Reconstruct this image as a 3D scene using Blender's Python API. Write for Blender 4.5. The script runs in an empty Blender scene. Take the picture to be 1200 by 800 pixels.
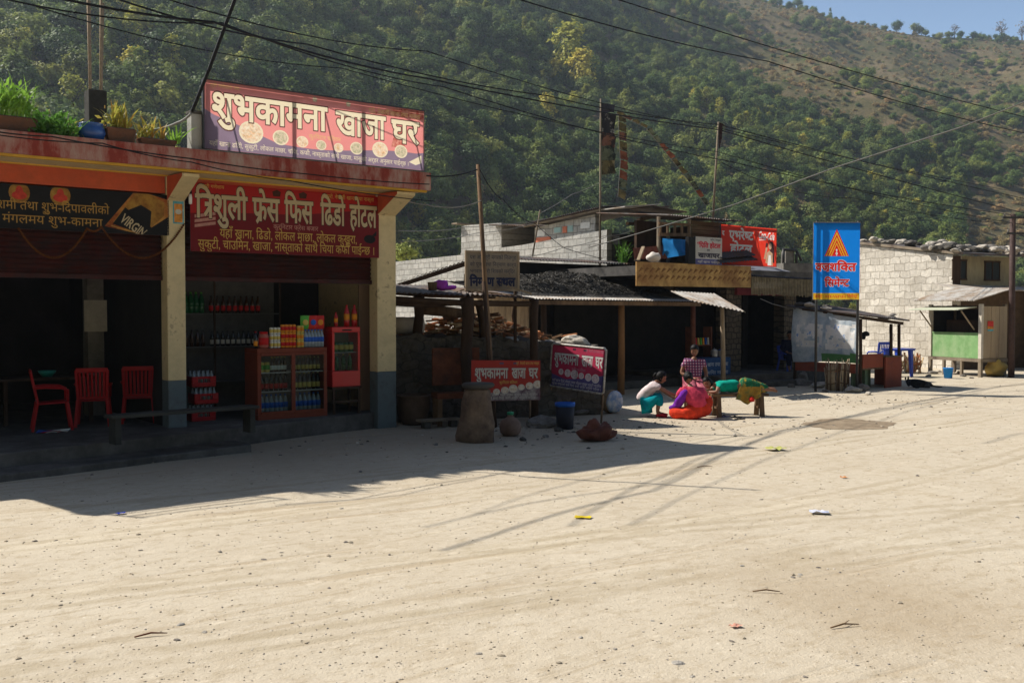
import bpy, bmesh, math, random
import numpy as np
from mathutils import Vector, Matrix, noise
from mathutils.geometry import delaunay_2d_cdt

S = bpy.context.scene
COL = S.collection
R = math.radians
random.seed(7)

# ---------------------------------------------------------------- camera, sky, sun, exposure
F = 1166.667
PITCH = math.atan(35 / F)
CAMZ = 2.1
cd = bpy.data.cameras.new('camera')
cam = bpy.data.objects.new('camera', cd)
COL.objects.link(cam)
cam.location = (0, 0, CAMZ)
cam.rotation_euler = (math.pi / 2 - PITCH, 0, 0)
cd.sensor_width = 36
cd.lens = 35
cd.clip_start = 0.1
cd.clip_end = 6000
S.camera = cam

SUN = Vector((-5.35, 2.2, 5.63)).normalized()
w = bpy.data.worlds.new('World')
S.world = w
w.use_nodes = True
nt = w.node_tree
sky = nt.nodes.new('ShaderNodeTexSky')
sky.sky_type = 'NISHITA'
sky.sun_disc = False
sky.sun_elevation = math.asin(SUN.z)
sky.sun_rotation = math.atan2(SUN.x, SUN.y)
sky.altitude = 600
sky.air_density = 1.0
sky.dust_density = 0.6
sky.ozone_density = 1.6
bg = nt.nodes['Background']
bg.inputs['Strength'].default_value = 0.05
# hazy valley sky: paler and brighter towards the horizon
tcw = nt.nodes.new('ShaderNodeTexCoord'); sxw = nt.nodes.new('ShaderNodeSeparateXYZ'); nt.links.new(tcw.outputs['Generated'], sxw.inputs[0])
hz = nt.nodes.new('ShaderNodeMapRange'); hz.inputs['From Min'].default_value = 0.0; hz.inputs['From Max'].default_value = 0.5
hz.inputs['To Min'].default_value = 3.6; hz.inputs['To Max'].default_value = 1.0
nt.links.new(sxw.outputs['Z'], hz.inputs['Value'])
mw_ = nt.nodes.new('ShaderNodeVectorMath'); mw_.operation = 'SCALE'
nt.links.new(sky.outputs['Color'], mw_.inputs[0]); nt.links.new(hz.outputs['Result'], mw_.inputs['Scale'])
nt.links.new(mw_.outputs[0], bg.inputs['Color'])
sd = bpy.data.lights.new('sun', 'SUN')
sd.energy = 5.0
sd.angle = R(0.55)
sd.color = (1.0, 0.945, 0.85)
sun = bpy.data.objects.new('sun', sd)
COL.objects.link(sun)
sun.location = (-30, 20, 60)
sun.rotation_euler = (-SUN).to_track_quat('-Z', 'Y').to_euler()
S.view_settings.view_transform = 'Standard'
S.view_settings.look = 'None'
S.view_settings.gamma = 1
S.view_settings.exposure = 0.52
S.view_settings.use_curve_mapping = False
S.render.engine = 'CYCLES'
S.cycles.max_bounces = 6
S.cycles.diffuse_bounces = 3
S.cycles.glossy_bounces = 2
S.cycles.transmission_bounces = 5
S.cycles.transparent_max_bounces = 8
S.cycles.volume_bounces = 0
S.cycles.use_denoising = True

# ---------------------------------------------------------------- projection helpers (photo pixels 1200 x 800)
cP, sP = math.cos(PITCH), math.sin(PITCH)
def ray(px, py):
    u = (px - 600) / F; v = (400 - py) / F
    return Vector((u, cP + v * sP, -sP + v * cP))
def pt(px, py, Y):
    d = ray(px, py); t = Y / d.y
    return Vector((d.x * t, Y, CAMZ + d.z * t))
def gp(px, py, z=0.0):
    d = ray(px, py); t = (z - CAMZ) / d.z
    return Vector((d.x * t, d.y * t, z))
class Frame:
    """a building's own axes: x along its front, y inwards, z up"""
    def __init__(s, ox, oy, ang):
        s.o = Vector((ox, oy, 0)); s.ang = ang
        s.u = Vector((math.cos(ang), math.sin(ang), 0)); s.v = Vector((-math.sin(ang), math.cos(ang), 0))
    def hit(s, px, py, y=0.0):
        d = ray(px, py); c = Vector((0, 0, CAMZ)) - s.o
        t = (y - c.dot(s.v)) / d.dot(s.v); p = c + d * t
        return Vector((p.dot(s.u), y, p.z))
    def hitx(s, px, py, x=0.0):
        d = ray(px, py); c = Vector((0, 0, CAMZ)) - s.o
        t = (x - c.dot(s.u)) / d.dot(s.u); p = c + d * t
        return Vector((x, p.dot(s.v), p.z))
    def w(s, x, y, z=0): return s.o + s.u * x + s.v * y + Vector((0, 0, z))
    def loc(s, p): q = p - s.o; return Vector((q.dot(s.u), q.dot(s.v), q.z))
ANG = math.atan2(1, 1.285)

# ---------------------------------------------------------------- scene helpers
def tag(o, label=None, cat=None, group=None, kind=None):
    if label: o['label'] = label
    if cat: o['category'] = cat
    if group: o['group'] = group
    if kind: o['kind'] = kind
    return o
def thing(name, label, cat, loc=(0, 0, 0), rz=0.0, group=None, rot=None):
    o = bpy.data.objects.new(name, None); COL.objects.link(o)
    o.empty_display_size = 0.2
    o.location = loc; o.rotation_euler = rot or (0, 0, rz)
    return tag(o, label, cat, group)
def copy_tree(o, parent=None):
    c = o.copy(); COL.objects.link(c)
    c.parent = parent
    for ch in list(o.children): copy_tree(ch, c)
    return c
def place(o, loc, rz=None, label=None, sc=None):
    o.location = loc
    if rz is not None: o.rotation_euler = (0, 0, rz)
    if sc is not None: o.scale = sc if hasattr(sc, '__len__') else (sc, sc, sc)
    if label: o['label'] = label
    return o

class MB:
    def __init__(s): s.v = []; s.f = []; s.m = []; s.s = []
    def add(s, vs, fs, mi=0, smooth=False, M=None):
        b = len(s.v)
        s.v += [tuple(M @ Vector(v)) if M is not None else tuple(v) for v in vs]
        for f in fs: s.f.append([i + b for i in f]); s.m.append(mi); s.s.append(smooth)
        return s
    def hexa(s, p, mi=0, M=None):
        return s.add(p, [(3, 2, 1, 0), (4, 5, 6, 7), (0, 1, 5, 4), (1, 2, 6, 5), (2, 3, 7, 6), (3, 0, 4, 7)], mi, False, M)
    def box(s, x0, x1, y0, y1, z0, z1, mi=0, M=None):
        return s.hexa([(x0, y0, z0), (x1, y0, z0), (x1, y1, z0), (x0, y1, z0), (x0, y0, z1), (x1, y0, z1), (x1, y1, z1), (x0, y1, z1)], mi, M)
    def cbox(s, c, d, rot=(0, 0, 0), mi=0):
        from mathutils import Euler
        M = Matrix.Translation(c) @ Euler(rot).to_matrix().to_4x4()
        return s.box(-d[0] / 2, d[0] / 2, -d[1] / 2, d[1] / 2, -d[2] / 2, d[2] / 2, mi, M)
    def beam(s, a, b, wx, wz, mi=0, up=(0, 0, 1)):
        a = Vector(a); b = Vector(b); d = (b - a).normalized(); upv = Vector(up)
        if abs(d.dot(upv)) > .95: upv = Vector((0, 1, 0))
        sx = d.cross(upv).normalized() * wx / 2; sz = sx.cross(d).normalized() * wz / 2
        return s.hexa([a - sx - sz, a + sx - sz, b + sx - sz, b - sx - sz, a - sx + sz, a + sx + sz, b + sx + sz, b - sx + sz], mi)
    def tube(s, pts, r, n=8, mi=0, caps=True, smooth=True):
        pts = [Vector(p) for p in pts]; k = len(pts)
        rs = r if hasattr(r, '__len__') else [r] * k
        b = len(s.v); ref = None
        for i, p in enumerate(pts):
            d = (pts[min(i + 1, k - 1)] - pts[max(i - 1, 0)]).normalized()
            if ref is None: ref = Vector((0, 0, 1)) if abs(d.z) < .9 else Vector((1, 0, 0))
            a = d.cross(ref).normalized(); c = a.cross(d).normalized(); ref = c
            for j in range(n):
                t = 2 * math.pi * j / n
                s.v.append(tuple(p + (a * math.cos(t) + c * math.sin(t)) * rs[i]))
        for i in range(k - 1):
            for j in range(n):
                q = (j + 1) % n
                s.f.append([b + i * n + j, b + i * n + q, b + (i + 1) * n + q, b + (i + 1) * n + j]); s.m.append(mi); s.s.append(smooth)
        if caps:
            s.f.append([b + j for j in range(n)][::-1]); s.m.append(mi); s.s.append(False)
            s.f.append([b + (k - 1) * n + j for j in range(n)]); s.m.append(mi); s.s.append(False)
        return s
    def lathe(s, prof, n=16, c=(0, 0, 0), mi=0, M=None, wob=0):
        vs = []; fs = []
        for i, (r, z) in enumerate(prof):
            for j in range(n):
                t = 2 * math.pi * j / n
                k = 1 + (wob * noise.noise((math.cos(t) * 1.5, math.sin(t) * 1.5, z * 4 + c[0])) if wob else 0)
                vs.append((c[0] + r * k * math.cos(t), c[1] + r * k * math.sin(t), c[2] + z))
        for i in range(len(prof) - 1):
            for j in range(n):
                q = (j + 1) % n
                fs.append((i * n + j, i * n + q, (i + 1) * n + q, (i + 1) * n + j))
        s.add(vs, fs, mi, True, M)
        k = len(prof)
        b = len(s.v) - len(vs)
        if prof[0][0] > 1e-4: s.f.append([b + j for j in range(n)][::-1]); s.m.append(mi); s.s.append(False)
        if prof[-1][0] > 1e-4: s.f.append([b + (k - 1) * n + j for j in range(n)]); s.m.append(mi); s.s.append(False)
        return s
    def sphere(s, c, r, n=12, k=8, mi=0, M=None):
        rr = r if hasattr(r, '__len__') else (r, r, r)
        vs = []; fs = []
        for i in range(k + 1):
            a = math.pi * i / k - math.pi / 2
            for j in range(n):
                t = 2 * math.pi * j / n
                vs.append((c[0] + rr[0] * math.cos(a) * math.cos(t), c[1] + rr[1] * math.cos(a) * math.sin(t), c[2] + rr[2] * math.sin(a)))
        for i in range(k):
            for j in range(n):
                q = (j + 1) % n
                fs.append((i * n + j, i * n + q, (i + 1) * n + q, (i + 1) * n + j))
        return s.add(vs, fs, mi, True, M)
    def prism(s, poly, vec, mi=0):
        n = len(poly); v = Vector(vec)
        vs = [Vector(p) for p in poly]; vs += [p + v for p in vs]
        fs = [tuple(range(n))[::-1], tuple(range(n, 2 * n))] + [(i, (i + 1) % n, (i + 1) % n + n, i + n) for i in range(n)]
        return s.add(vs, fs, mi)
    def corr(s, p00, p10, p11, p01, pitch=.09, amp=.014, rows=2, mi=0, th=.004, sag=0.0):
        """corrugated sheet: ridges run from edge p00-p10 to edge p01-p11"""
        p00, p10, p11, p01 = map(Vector, (p00, p10, p11, p01))
        wd = (p10 - p00).length; n = max(4, int(wd / pitch * 4)); nn = (p10 - p00).cross(p01 - p00).normalized()
        if nn.z < 0: nn = -nn
        for side in (0, 1):
            b = len(s.v)
            for j in range(rows + 1):
                t = j / rows
                for i in range(n + 1):
                    q = i / n
                    p = (p00.lerp(p10, q)).lerp(p01.lerp(p11, q), t)
                    s.v.append(tuple(p + nn * (amp * math.sin(q * wd / pitch * 2 * math.pi) - side * th - sag * math.sin(math.pi * t))))
            for j in range(rows):
                for i in range(n):
                    a = b + j * (n + 1) + i
                    f = [a, a + 1, a + n + 2, a + n + 1]
                    s.f.append(f if side == 0 else f[::-1]); s.m.append(mi); s.s.append(True)
        return s
    def build(s, name, mats, parent=None, world=False, bevel=0, fix=True, subsurf=0):
        me = bpy.data.meshes.new(name)
        vs = s.v
        if world and parent is not None:
            q = Vector(parent.location); vs = [tuple(Vector(v) - q) for v in vs]
        me.from_pydata(vs, [], s.f)
        for m in (mats if isinstance(mats, (list, tuple)) else [mats]): me.materials.append(m)
        me.polygons.foreach_set('material_index', s.m)
        me.polygons.foreach_set('use_smooth', s.s)
        if fix:
            bm = bmesh.new(); bm.from_mesh(me); bmesh.ops.recalc_face_normals(bm, faces=bm.faces); bm.to_mesh(me); bm.free()
        me.update()
        o = bpy.data.objects.new(name, me); COL.objects.link(o)
        if parent is not None: o.parent = parent
        if bevel:
            b = o.modifiers.new('bevel', 'BEVEL'); b.width = bevel; b.segments = 2; b.limit_method = 'ANGLE'; b.angle_limit = R(40)
        if subsurf:
            b = o.modifiers.new('sub', 'SUBSURF'); b.levels = b.render_levels = subsurf
        return o

# ---------------------------------------------------------------- materials
MATS = {}
def mat(name, col, rough=.8, var=.18, scale=6.0, bump=0.0, bscale=None, col2=None, amt=.5, s2=2.5, metal=0.0, transl=0.0, spec=.12, stretch=None, soft=.12):
    """one procedural surface: base colour with fine variation, optional second colour in patches (dirt, rust, wear)"""
    if name in MATS: return MATS[name]
    m = bpy.data.materials.new(name); m.use_nodes = True; MATS[name] = m
    n = m.node_tree.nodes; l = m.node_tree.links; b = n['Principled BSDF']
    tc = n.new('ShaderNodeTexCoord'); mp = n.new('ShaderNodeMapping')
    l.new(tc.outputs['Object'], mp.inputs['Vector'])
    if stretch: mp.inputs['Scale'].default_value = stretch
    nz = n.new('ShaderNodeTexNoise'); nz.inputs['Scale'].default_value = scale; nz.inputs['Detail'].default_value = 6; nz.inputs['Roughness'].default_value = .65
    l.new(mp.outputs['Vector'], nz.inputs['Vector'])
    rp = n.new('ShaderNodeMapRange'); rp.inputs['From Min'].default_value = .3; rp.inputs['From Max'].default_value = .7
    rp.inputs['To Min'].default_value = 1 - var; rp.inputs['To Max'].default_value = 1 + var
    l.new(nz.outputs['Fac'], rp.inputs['Value'])
    mx = n.new('ShaderNodeVectorMath'); mx.operation = 'SCALE'; mx.inputs[0].default_value = col[:3]
    l.new(rp.outputs['Result'], mx.inputs['Scale'])
    out = mx.outputs['Vector']
    if col2:
        n2 = n.new('ShaderNodeTexNoise'); n2.inputs['Scale'].default_value = s2; n2.inputs['Detail'].default_value = 8; n2.inputs['Roughness'].default_value = .7
        l.new(mp.outputs['Vector'], n2.inputs['Vector'])
        r2 = n.new('ShaderNodeMapRange'); c = .68 - .36 * amt
        r2.inputs['From Min'].default_value = c - soft; r2.inputs['From Max'].default_value = c + soft
        l.new(n2.outputs['Fac'], r2.inputs['Value'])
        m2 = n.new('ShaderNodeMix'); m2.data_type = 'RGBA'
        l.new(r2.outputs['Result'], m2.inputs['Factor']); l.new(out, m2.inputs['A']); m2.inputs['B'].default_value = (*col2[:3], 1)
        out = m2.outputs['Result']
    l.new(out, b.inputs['Base Color'])
    b.inputs['Roughness'].default_value = rough; b.inputs['Metallic'].default_value = metal
    b.inputs['Specular IOR Level'].default_value = spec
    if bump:
        nb = n.new('ShaderNodeTexNoise'); nb.inputs['Scale'].default_value = bscale or scale * 4; nb.inputs['Detail'].default_value = 5
        l.new(mp.outputs['Vector'], nb.inputs['Vector'])
        bp = n.new('ShaderNodeBump'); bp.inputs['Strength'].default_value = bump; bp.inputs['Distance'].default_value = .02
        l.new(nb.outputs['Fac'], bp.inputs['Height']); l.new(bp.outputs['Normal'], b.inputs['Normal'])
    if transl:
        t = n.new('ShaderNodeBsdfTranslucent'); ms = n.new('ShaderNodeMixShader'); ms.inputs[0].default_value = transl
        l.new(out, t.inputs['Color']); l.new(b.outputs['BSDF'], ms.inputs[1]); l.new(t.outputs['BSDF'], ms.inputs[2])
        l.new(ms.outputs['Shader'], n['Material Output'].inputs['Surface'])
    return m
def glass(name, col=(.8, .85, .85), rough=.05, mixf=.75):
    if name in MATS: return MATS[name]
    m = bpy.data.materials.new(name); m.use_nodes = True; MATS[name] = m
    n = m.node_tree.nodes; l = m.node_tree.links; b = n['Principled BSDF']
    b.inputs['Base Color'].default_value = (*col, 1); b.inputs['Roughness'].default_value = rough
    tr = n.new('ShaderNodeBsdfTransparent'); tr.inputs['Color'].default_value = (*col, 1)
    g = n.new('ShaderNodeBsdfGlossy'); g.inputs['Roughness'].default_value = rough
    ms = n.new('ShaderNodeMixShader'); ms.inputs[0].default_value = 1 - mixf
    fr = n.new('ShaderNodeFresnel'); fr.inputs['IOR'].default_value = 1.15
    l.new(fr.outputs['Fac'], ms.inputs[0])
    l.new(tr.outputs['BSDF'], ms.inputs[1]); l.new(g.outputs['BSDF'], ms.inputs[2])
    l.new(ms.outputs['Shader'], n['Material Output'].inputs['Surface'])
    return m
def blockmat(name, ang, c1, c2, mortar, bw=.42, bh=.2, ms=.012, warp=.02, bump=.6, stain=(.12, .11, .1), stainamt=.3, local=True):
    """courses of concrete blocks or squared stone along the horizontal direction `ang`"""
    if name in MATS: return MATS[name]
    m = bpy.data.materials.new(name); m.use_nodes = True; MATS[name] = m
    n = m.node_tree.nodes; l = m.node_tree.links; b = n['Principled BSDF']
    tc = n.new('ShaderNodeTexCoord')
    sx = n.new('ShaderNodeSeparateXYZ'); l.new(tc.outputs['Object'], sx.inputs[0])
    dp = n.new('ShaderNodeVectorMath'); dp.operation = 'DOT_PRODUCT'; dp.inputs[1].default_value = (math.cos(ang), math.sin(ang), 0)
    l.new(tc.outputs['Object'], dp.inputs[0])
    cb = n.new('ShaderNodeCombineXYZ'); l.new(dp.outputs['Value'], cb.inputs['X']); l.new(sx.outputs['Z'], cb.inputs['Y'])
    nw = n.new('ShaderNodeTexNoise'); nw.inputs['Scale'].default_value = 2.2; l.new(tc.outputs['Object'], nw.inputs['Vector'])
    sc = n.new('ShaderNodeVectorMath'); sc.operation = 'MULTIPLY_ADD'; sc.inputs[1].default_value = (warp * 4, warp * 4, 0)
    l.new(nw.outputs['Color'], sc.inputs[0]); l.new(cb.outputs[0], sc.inputs[2])
    br = n.new('ShaderNodeTexBrick'); br.inputs['Scale'].default_value = 1
    br.inputs['Brick Width'].default_value = bw; br.inputs['Row Height'].default_value = bh; br.inputs['Mortar Size'].default_value = ms
    br.inputs['Mortar Smooth'].default_value = .3
    br.inputs['Color1'].default_value = (*c1, 1); br.inputs['Color2'].default_value = (*c2, 1); br.inputs['Mortar'].default_value = (*mortar, 1)
    l.new(sc.outputs[0], br.inputs['Vector'])
    nz = n.new('ShaderNodeTexNoise'); nz.inputs['Scale'].default_value = 7; nz.inputs['Detail'].default_value = 9; nz.inputs['Roughness'].default_value = .72; l.new(tc.outputs['Object'], nz.inputs['Vector'])
    rg = n.new('ShaderNodeMapRange'); rg.inputs['From Min'].default_value = .3; rg.inputs['From Max'].default_value = .7; rg.inputs['To Min'].default_value = .72; rg.inputs['To Max'].default_value = 1.22
    l.new(nz.outputs['Fac'], rg.inputs['Value'])
    mu = n.new('ShaderNodeVectorMath'); mu.operation = 'SCALE'; l.new(br.outputs['Color'], mu.inputs[0]); l.new(rg.outputs['Result'], mu.inputs['Scale'])
    n2 = n.new('ShaderNodeTexNoise'); n2.inputs['Scale'].default_value = .9; n2.inputs['Detail'].default_value = 7; l.new(tc.outputs['Object'], n2.inputs['Vector'])
    r2 = n.new('ShaderNodeMapRange'); r2.inputs['From Min'].default_value = .5; r2.inputs['From Max'].default_value = .75; r2.inputs['To Max'].default_value = stainamt; l.new(n2.outputs['Fac'], r2.inputs['Value'])
    mx = n.new('ShaderNodeMix'); mx.data_type = 'RGBA'; l.new(r2.outputs['Result'], mx.inputs['Factor']); l.new(mu.outputs[0], mx.inputs['A']); mx.inputs['B'].default_value = (*stain, 1)
    l.new(mx.outputs['Result'], b.inputs['Base Color']); b.inputs['Roughness'].default_value = .9; b.inputs['Specular IOR Level'].default_value = .2
    ad = n.new('ShaderNodeMath'); ad.operation = 'MULTIPLY_ADD'; ad.inputs[1].default_value = -1.0; l.new(br.outputs['Fac'], ad.inputs[0])
    l.new(nz.outputs['Fac'], ad.inputs[2])
    bp = n.new('ShaderNodeBump'); bp.inputs['Strength'].default_value = bump; bp.inputs['Distance'].default_value = .03
    l.new(ad.outputs[0], bp.inputs['Height']); l.new(bp.outputs['Normal'], b.inputs['Normal'])
    return m

wood_dark = mat('wood_dark', (.06, .037, .024), .85, .35, 5, .3, 30, stretch=(1, 1, .25))
wood_mid = mat('wood_mid', (.2, .125, .07), .85, .3, 6, .3, 30, (.07, .045, .03), .35, stretch=(1, 1, .25))
wood_red = mat('wood_red', (.15, .05, .025), .8, .3, 6, .2, 30, (.05, .03, .02), .35)
wood_pale = mat('wood_pale', (.36, .28, .19), .85, .25, 6, .25, 30, (.18, .13, .09), .35, stretch=(1, 1, .25))
wood_grey = mat('wood_grey', (.27, .22, .16), .85, .25, 5, .3, 30, (.12, .09, .07), .4, stretch=(1, 1, .2))
tin_light = mat('tin_light', (.52, .49, .45), .5, .2, 4, .1, 20, (.3, .2, .12), .36, 1.8)
tin_dark = mat('tin_dark', (.1, .1, .105), .6, .25, 4, .1, 20, (.12, .07, .045), .4, 1.8, metal=.2)
tin_rust = mat('tin_rust', (.16, .1, .07), .75, .3, 4, .15, 20, (.28, .27, .26), .35, 1.8, metal=.1)
steel_dark = mat('steel_dark', (.035, .035, .037), .5, .2, 8, spec=.4)
steel_grey = mat('steel_grey', (.3, .3, .3), .45, .15, 8, metal=.5)
cable_black = mat('cable_black', (.012, .012, .013), .6, .1)
cable_grey = mat('cable_grey', (.25, .24, .22), .6, .1)
concrete = mat('concrete', (.23, .215, .19), .9, .2, 5, .35, 40, (.12, .11, .1), .4, 1.5)
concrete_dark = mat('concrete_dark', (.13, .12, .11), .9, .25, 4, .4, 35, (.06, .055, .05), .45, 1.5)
plaster_cream = mat('plaster_cream', (.66, .53, .3), .85, .14, 5, .15, 40, (.34, .26, .16), .16, 5, soft=.05)
plaster_blue = mat('plaster_blue', (.13, .165, .175), .85, .2, 4, .15, 40, (.08, .085, .085), .3, 4)
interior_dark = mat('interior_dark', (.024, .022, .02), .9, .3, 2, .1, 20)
paint_red_worn = mat('paint_red_worn', (.3, .052, .034), .75, .3, 3, .15, 25, (.42, .3, .24), .34, 3.0, stretch=(1, 1, .35))
paint_orange = mat('paint_orange', (.55, .1, .04), .7, .12, 3, .05, 20, (.4, .09, .04), .3, 2)
paint_yellow = mat('paint_yellow', (.62, .36, .05), .7, .15, 4)
black_paint = mat('black_paint', (.012, .011, .011), .6, .2, 5)
stone_grey = mat('stone_grey', (.24, .22, .2), .9, .25, 5, .6, 14, (.13, .115, .1), .45, 2)
stone_pale = mat('stone_pale', (.52, .47, .4), .9, .2, 5, .6, 14, (.3, .26, .21), .4, 2)
stone_dark = mat('stone_dark', (.11, .1, .085), .9, .3, 4, .7, 12, (.05, .045, .04), .45, 2)
plastic_red = mat('plastic_red', (.34, .005, .007), .5, .08, 3, spec=.2)
plastic_blue = mat('plastic_blue', (.02, .06, .42), .4, .1, 3, spec=.5)
skin_tone = mat('skin_tone', (.25, .12, .07), .55, .08, 10, spec=.35)
hair_black = mat('hair_black', (.008, .007, .007), .45, .3, 60, .4, 120, stretch=(1, 1, .2))

# ---------------------------------------------------------------- lettering: Devanagari outlines, triangulated into the printed sheet itself
_TXT = {}
def text_raw(body, bold=0.0, shear=0.0):
    key = (body, bold, shear)
    if key in _TXT: return _TXT[key]
    cu = bpy.data.curves.new('lettering', 'FONT'); cu.body = body; cu.size = 1; cu.resolution_u = 2; cu.shear = shear
    o = bpy.data.objects.new('lettering', cu); COL.objects.link(o)
    bpy.context.view_layer.update()
    me = bpy.data.meshes.new_from_object(o.evaluated_get(bpy.context.evaluated_depsgraph_get()))
    vs = [(v.co.x, v.co.y) for v in me.vertices]
    polys = [[vs[i] for i in p.vertices] for p in me.polygons]
    if bold:                                  # a heavier stroke: every outline edge gets a band of that half-width
        cnt = {}
        for p in me.polygons:
            for e in p.edge_keys: cnt[e] = cnt.get(e, 0) + 1
        for (i, j), k in cnt.items():
            if k == 1:
                a, b_ = vs[i], vs[j]; L = math.hypot(b_[0] - a[0], b_[1] - a[1])
                if L > 1e-5:
                    ex, ey = (b_[0] - a[0]) / L * bold * .8, (b_[1] - a[1]) / L * bold * .8
                    polys += _thick([(a[0] - ex, a[1] - ey), (b_[0] + ex, b_[1] + ey)], 2 * bold)
    bpy.data.objects.remove(o); bpy.data.curves.remove(cu); bpy.data.meshes.remove(me)
    _TXT[key] = polys
    return polys
def _xmax(polys): return max((p[0] for q in polys for p in q), default=0)
def advance(seg):
    return _xmax(text_raw(seg + '      |')) - _xmax(text_raw('      |'))
def _clip(poly, xm):
    out = []
    for i in range(len(poly)):
        a, b = poly[i], poly[(i + 1) % len(poly)]
        if a[0] <= xm: out.append(a)
        if (a[0] <= xm) != (b[0] <= xm):
            t = (xm - a[0]) / (b[0] - a[0]); out.append((xm, a[1] + t * (b[1] - a[1])))
    return out if len(out) >= 3 else None
def _thick(pts, wd):
    res = []
    for a, b in zip(pts, pts[1:]):
        dx, dy = b[0] - a[0], b[1] - a[1]; L = math.hypot(dx, dy) or 1; nx, ny = -dy / L * wd / 2, dx / L * wd / 2
        res.append([(a[0] - nx, a[1] - ny), (b[0] - nx, b[1] - ny), (b[0] + nx, b[1] + ny), (a[0] + nx, a[1] + ny)])
    return res
def shape_text(s, bold=0.0):
    """~X half form (its right bar cut away), ^X letter with a subjoined stroke, ` a hook above; the vowel sign i is written before its letter"""
    out = []; x = 0.0; i = 0; buf = ''
    def flush():
        nonlocal buf, x
        if buf:
            out.extend([[(p[0] + x, p[1]) for p in q] for q in text_raw(buf, bold)]); x += advance(buf); buf = ''
    while i < len(s):
        c = s[i]
        if c in '~^':
            flush(); ch = s[i + 1]; i += 2
            if c == '^' and ch == 'त':            # tra: stem, arm and slanting stroke
                wd = .075 + 2 * bold; sa = advance('ा'); e = x + .3 + sa - .09
                out.extend([[(p[0] + x + .3, p[1]) for p in q] for q in text_raw('ा', bold)])
                out.extend(_thick([(x + .02, .6), (x + .34, .6)], wd)); out.extend(_thick([(e, .37), (e - .3, .37)], wd)); out.extend(_thick([(e, .36), (e - .3, .06)], wd))
                x += .3 + sa
                continue
            g = text_raw(ch, bold); adv = advance(ch)
            if c == '~':
                xm = adv - (.15 if ch != 'क' else .2)
                g = [q for q in (_clip(p, xm) for p in g) if q]; adv = xm
            out.extend([[(p[0] + x, p[1]) for p in q] for q in g])
            if c == '^':
                wd = .075 + 2 * bold
                e = adv - .1
                if ch == 'फ': e = adv * .52
                out.extend([[(p[0] + x, p[1]) for p in q] for q in _thick([(e, .14), (e - .2, -.06)], wd)])
            x += adv
        elif c == '`':
            flush(); i += 1
            wd = .07 + 2 * bold
            out.extend([[(p[0] + x, p[1]) for p in q] for q in _thick([(-.2, .82), (-.1, .86), (-.04, .78), (-.08, .64)], wd)])
        else:
            buf += c; i += 1
    flush()
    return out, x
def lettering(s, x, y, width=None, height=None, bold=0.0, center=False, xs=None):
    """triangles of a line of writing whose headline height is `height` (m), fitted to `width` (m), left end at x, baseline y"""
    polys, adv = shape_text(s, bold if bold > .018 else 0.0)
    ky = height / .63
    kx = (width / adv) if width else ky * (xs or 1)
    if center: x = x - adv * kx / 2
    return [[(x + p[0] * kx, y + p[1] * ky) for p in q] for q in polys]
def ellipse(cx, cy, rx, ry, n=18): return [(cx + rx * math.cos(2 * math.pi * i / n), cy + ry * math.sin(2 * math.pi * i / n)) for i in range(n)]
def _ccw(p):
    a = sum(p[i][0] * p[(i + 1) % len(p)][1] - p[(i + 1) % len(p)][0] * p[i][1] for i in range(len(p)))
    return p if a > 0 else p[::-1]
def printed(name, W, H, mats, layers, parent, M=None):
    """one flat sheet W x H in local x/z (facing -y) whose faces carry the print; layers: [(material index, [polygons])], later ones on top"""
    vs = [(0, 0), (W, 0), (W, H), (0, H)]; fs = [[0, 1, 2, 3]]; tg = [0]
    for mi, polys in layers:
        for p in polys:
            if any(not (0.001 < q[0] < W - .001 and .001 < q[1] < H - .001) for q in p):
                p = [(min(max(q[0], .0015), W - .0015), min(max(q[1], .0015), H - .0015)) for q in p]
            p = _ccw(p)
            a = abs(sum(p[i][0] * p[(i + 1) % len(p)][1] - p[(i + 1) % len(p)][0] * p[i][1] for i in range(len(p)))) / 2
            if a < 1e-8: continue
            b = len(vs); vs += p; fs.append(list(range(b, b + len(p)))); tg.append(mi)
    r = delaunay_2d_cdt([Vector(v) for v in vs], [], fs, 1, 1e-5)
    P = np.array([(v.x, v.y) for v in r[0]])
    C = np.array([P[list(f)].mean(axis=0) for f in r[2]])
    T = np.zeros(len(C), int)
    for f, t in zip(fs[1:], tg[1:]):
        q = np.array([vs[k] for k in f]); lo = q.min(0); hi = q.max(0)
        idx = np.nonzero((C[:, 0] >= lo[0]) & (C[:, 0] <= hi[0]) & (C[:, 1] >= lo[1]) & (C[:, 1] <= hi[1]))[0]
        if not len(idx): continue
        c = C[idx]; ins = np.zeros(len(idx), bool)
        for a, b in zip(q, np.roll(q, -1, axis=0)):
            if a[1] == b[1]: continue
            cr = ((a[1] > c[:, 1]) != (b[1] > c[:, 1])) & (c[:, 0] < (b[0] - a[0]) * (c[:, 1] - a[1]) / (b[1] - a[1]) + a[0])
            ins ^= cr
        T[idx[ins]] = t
    mb = MB()
    mb.v = [(v.x, 0, v.y) for v in r[0]]
    for f, t in zip(r[2], T):
        mb.f.append(list(f)); mb.m.append(int(t)); mb.s.append(False)
    o = mb.build(name, mats, parent, fix=False)
    return o
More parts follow.
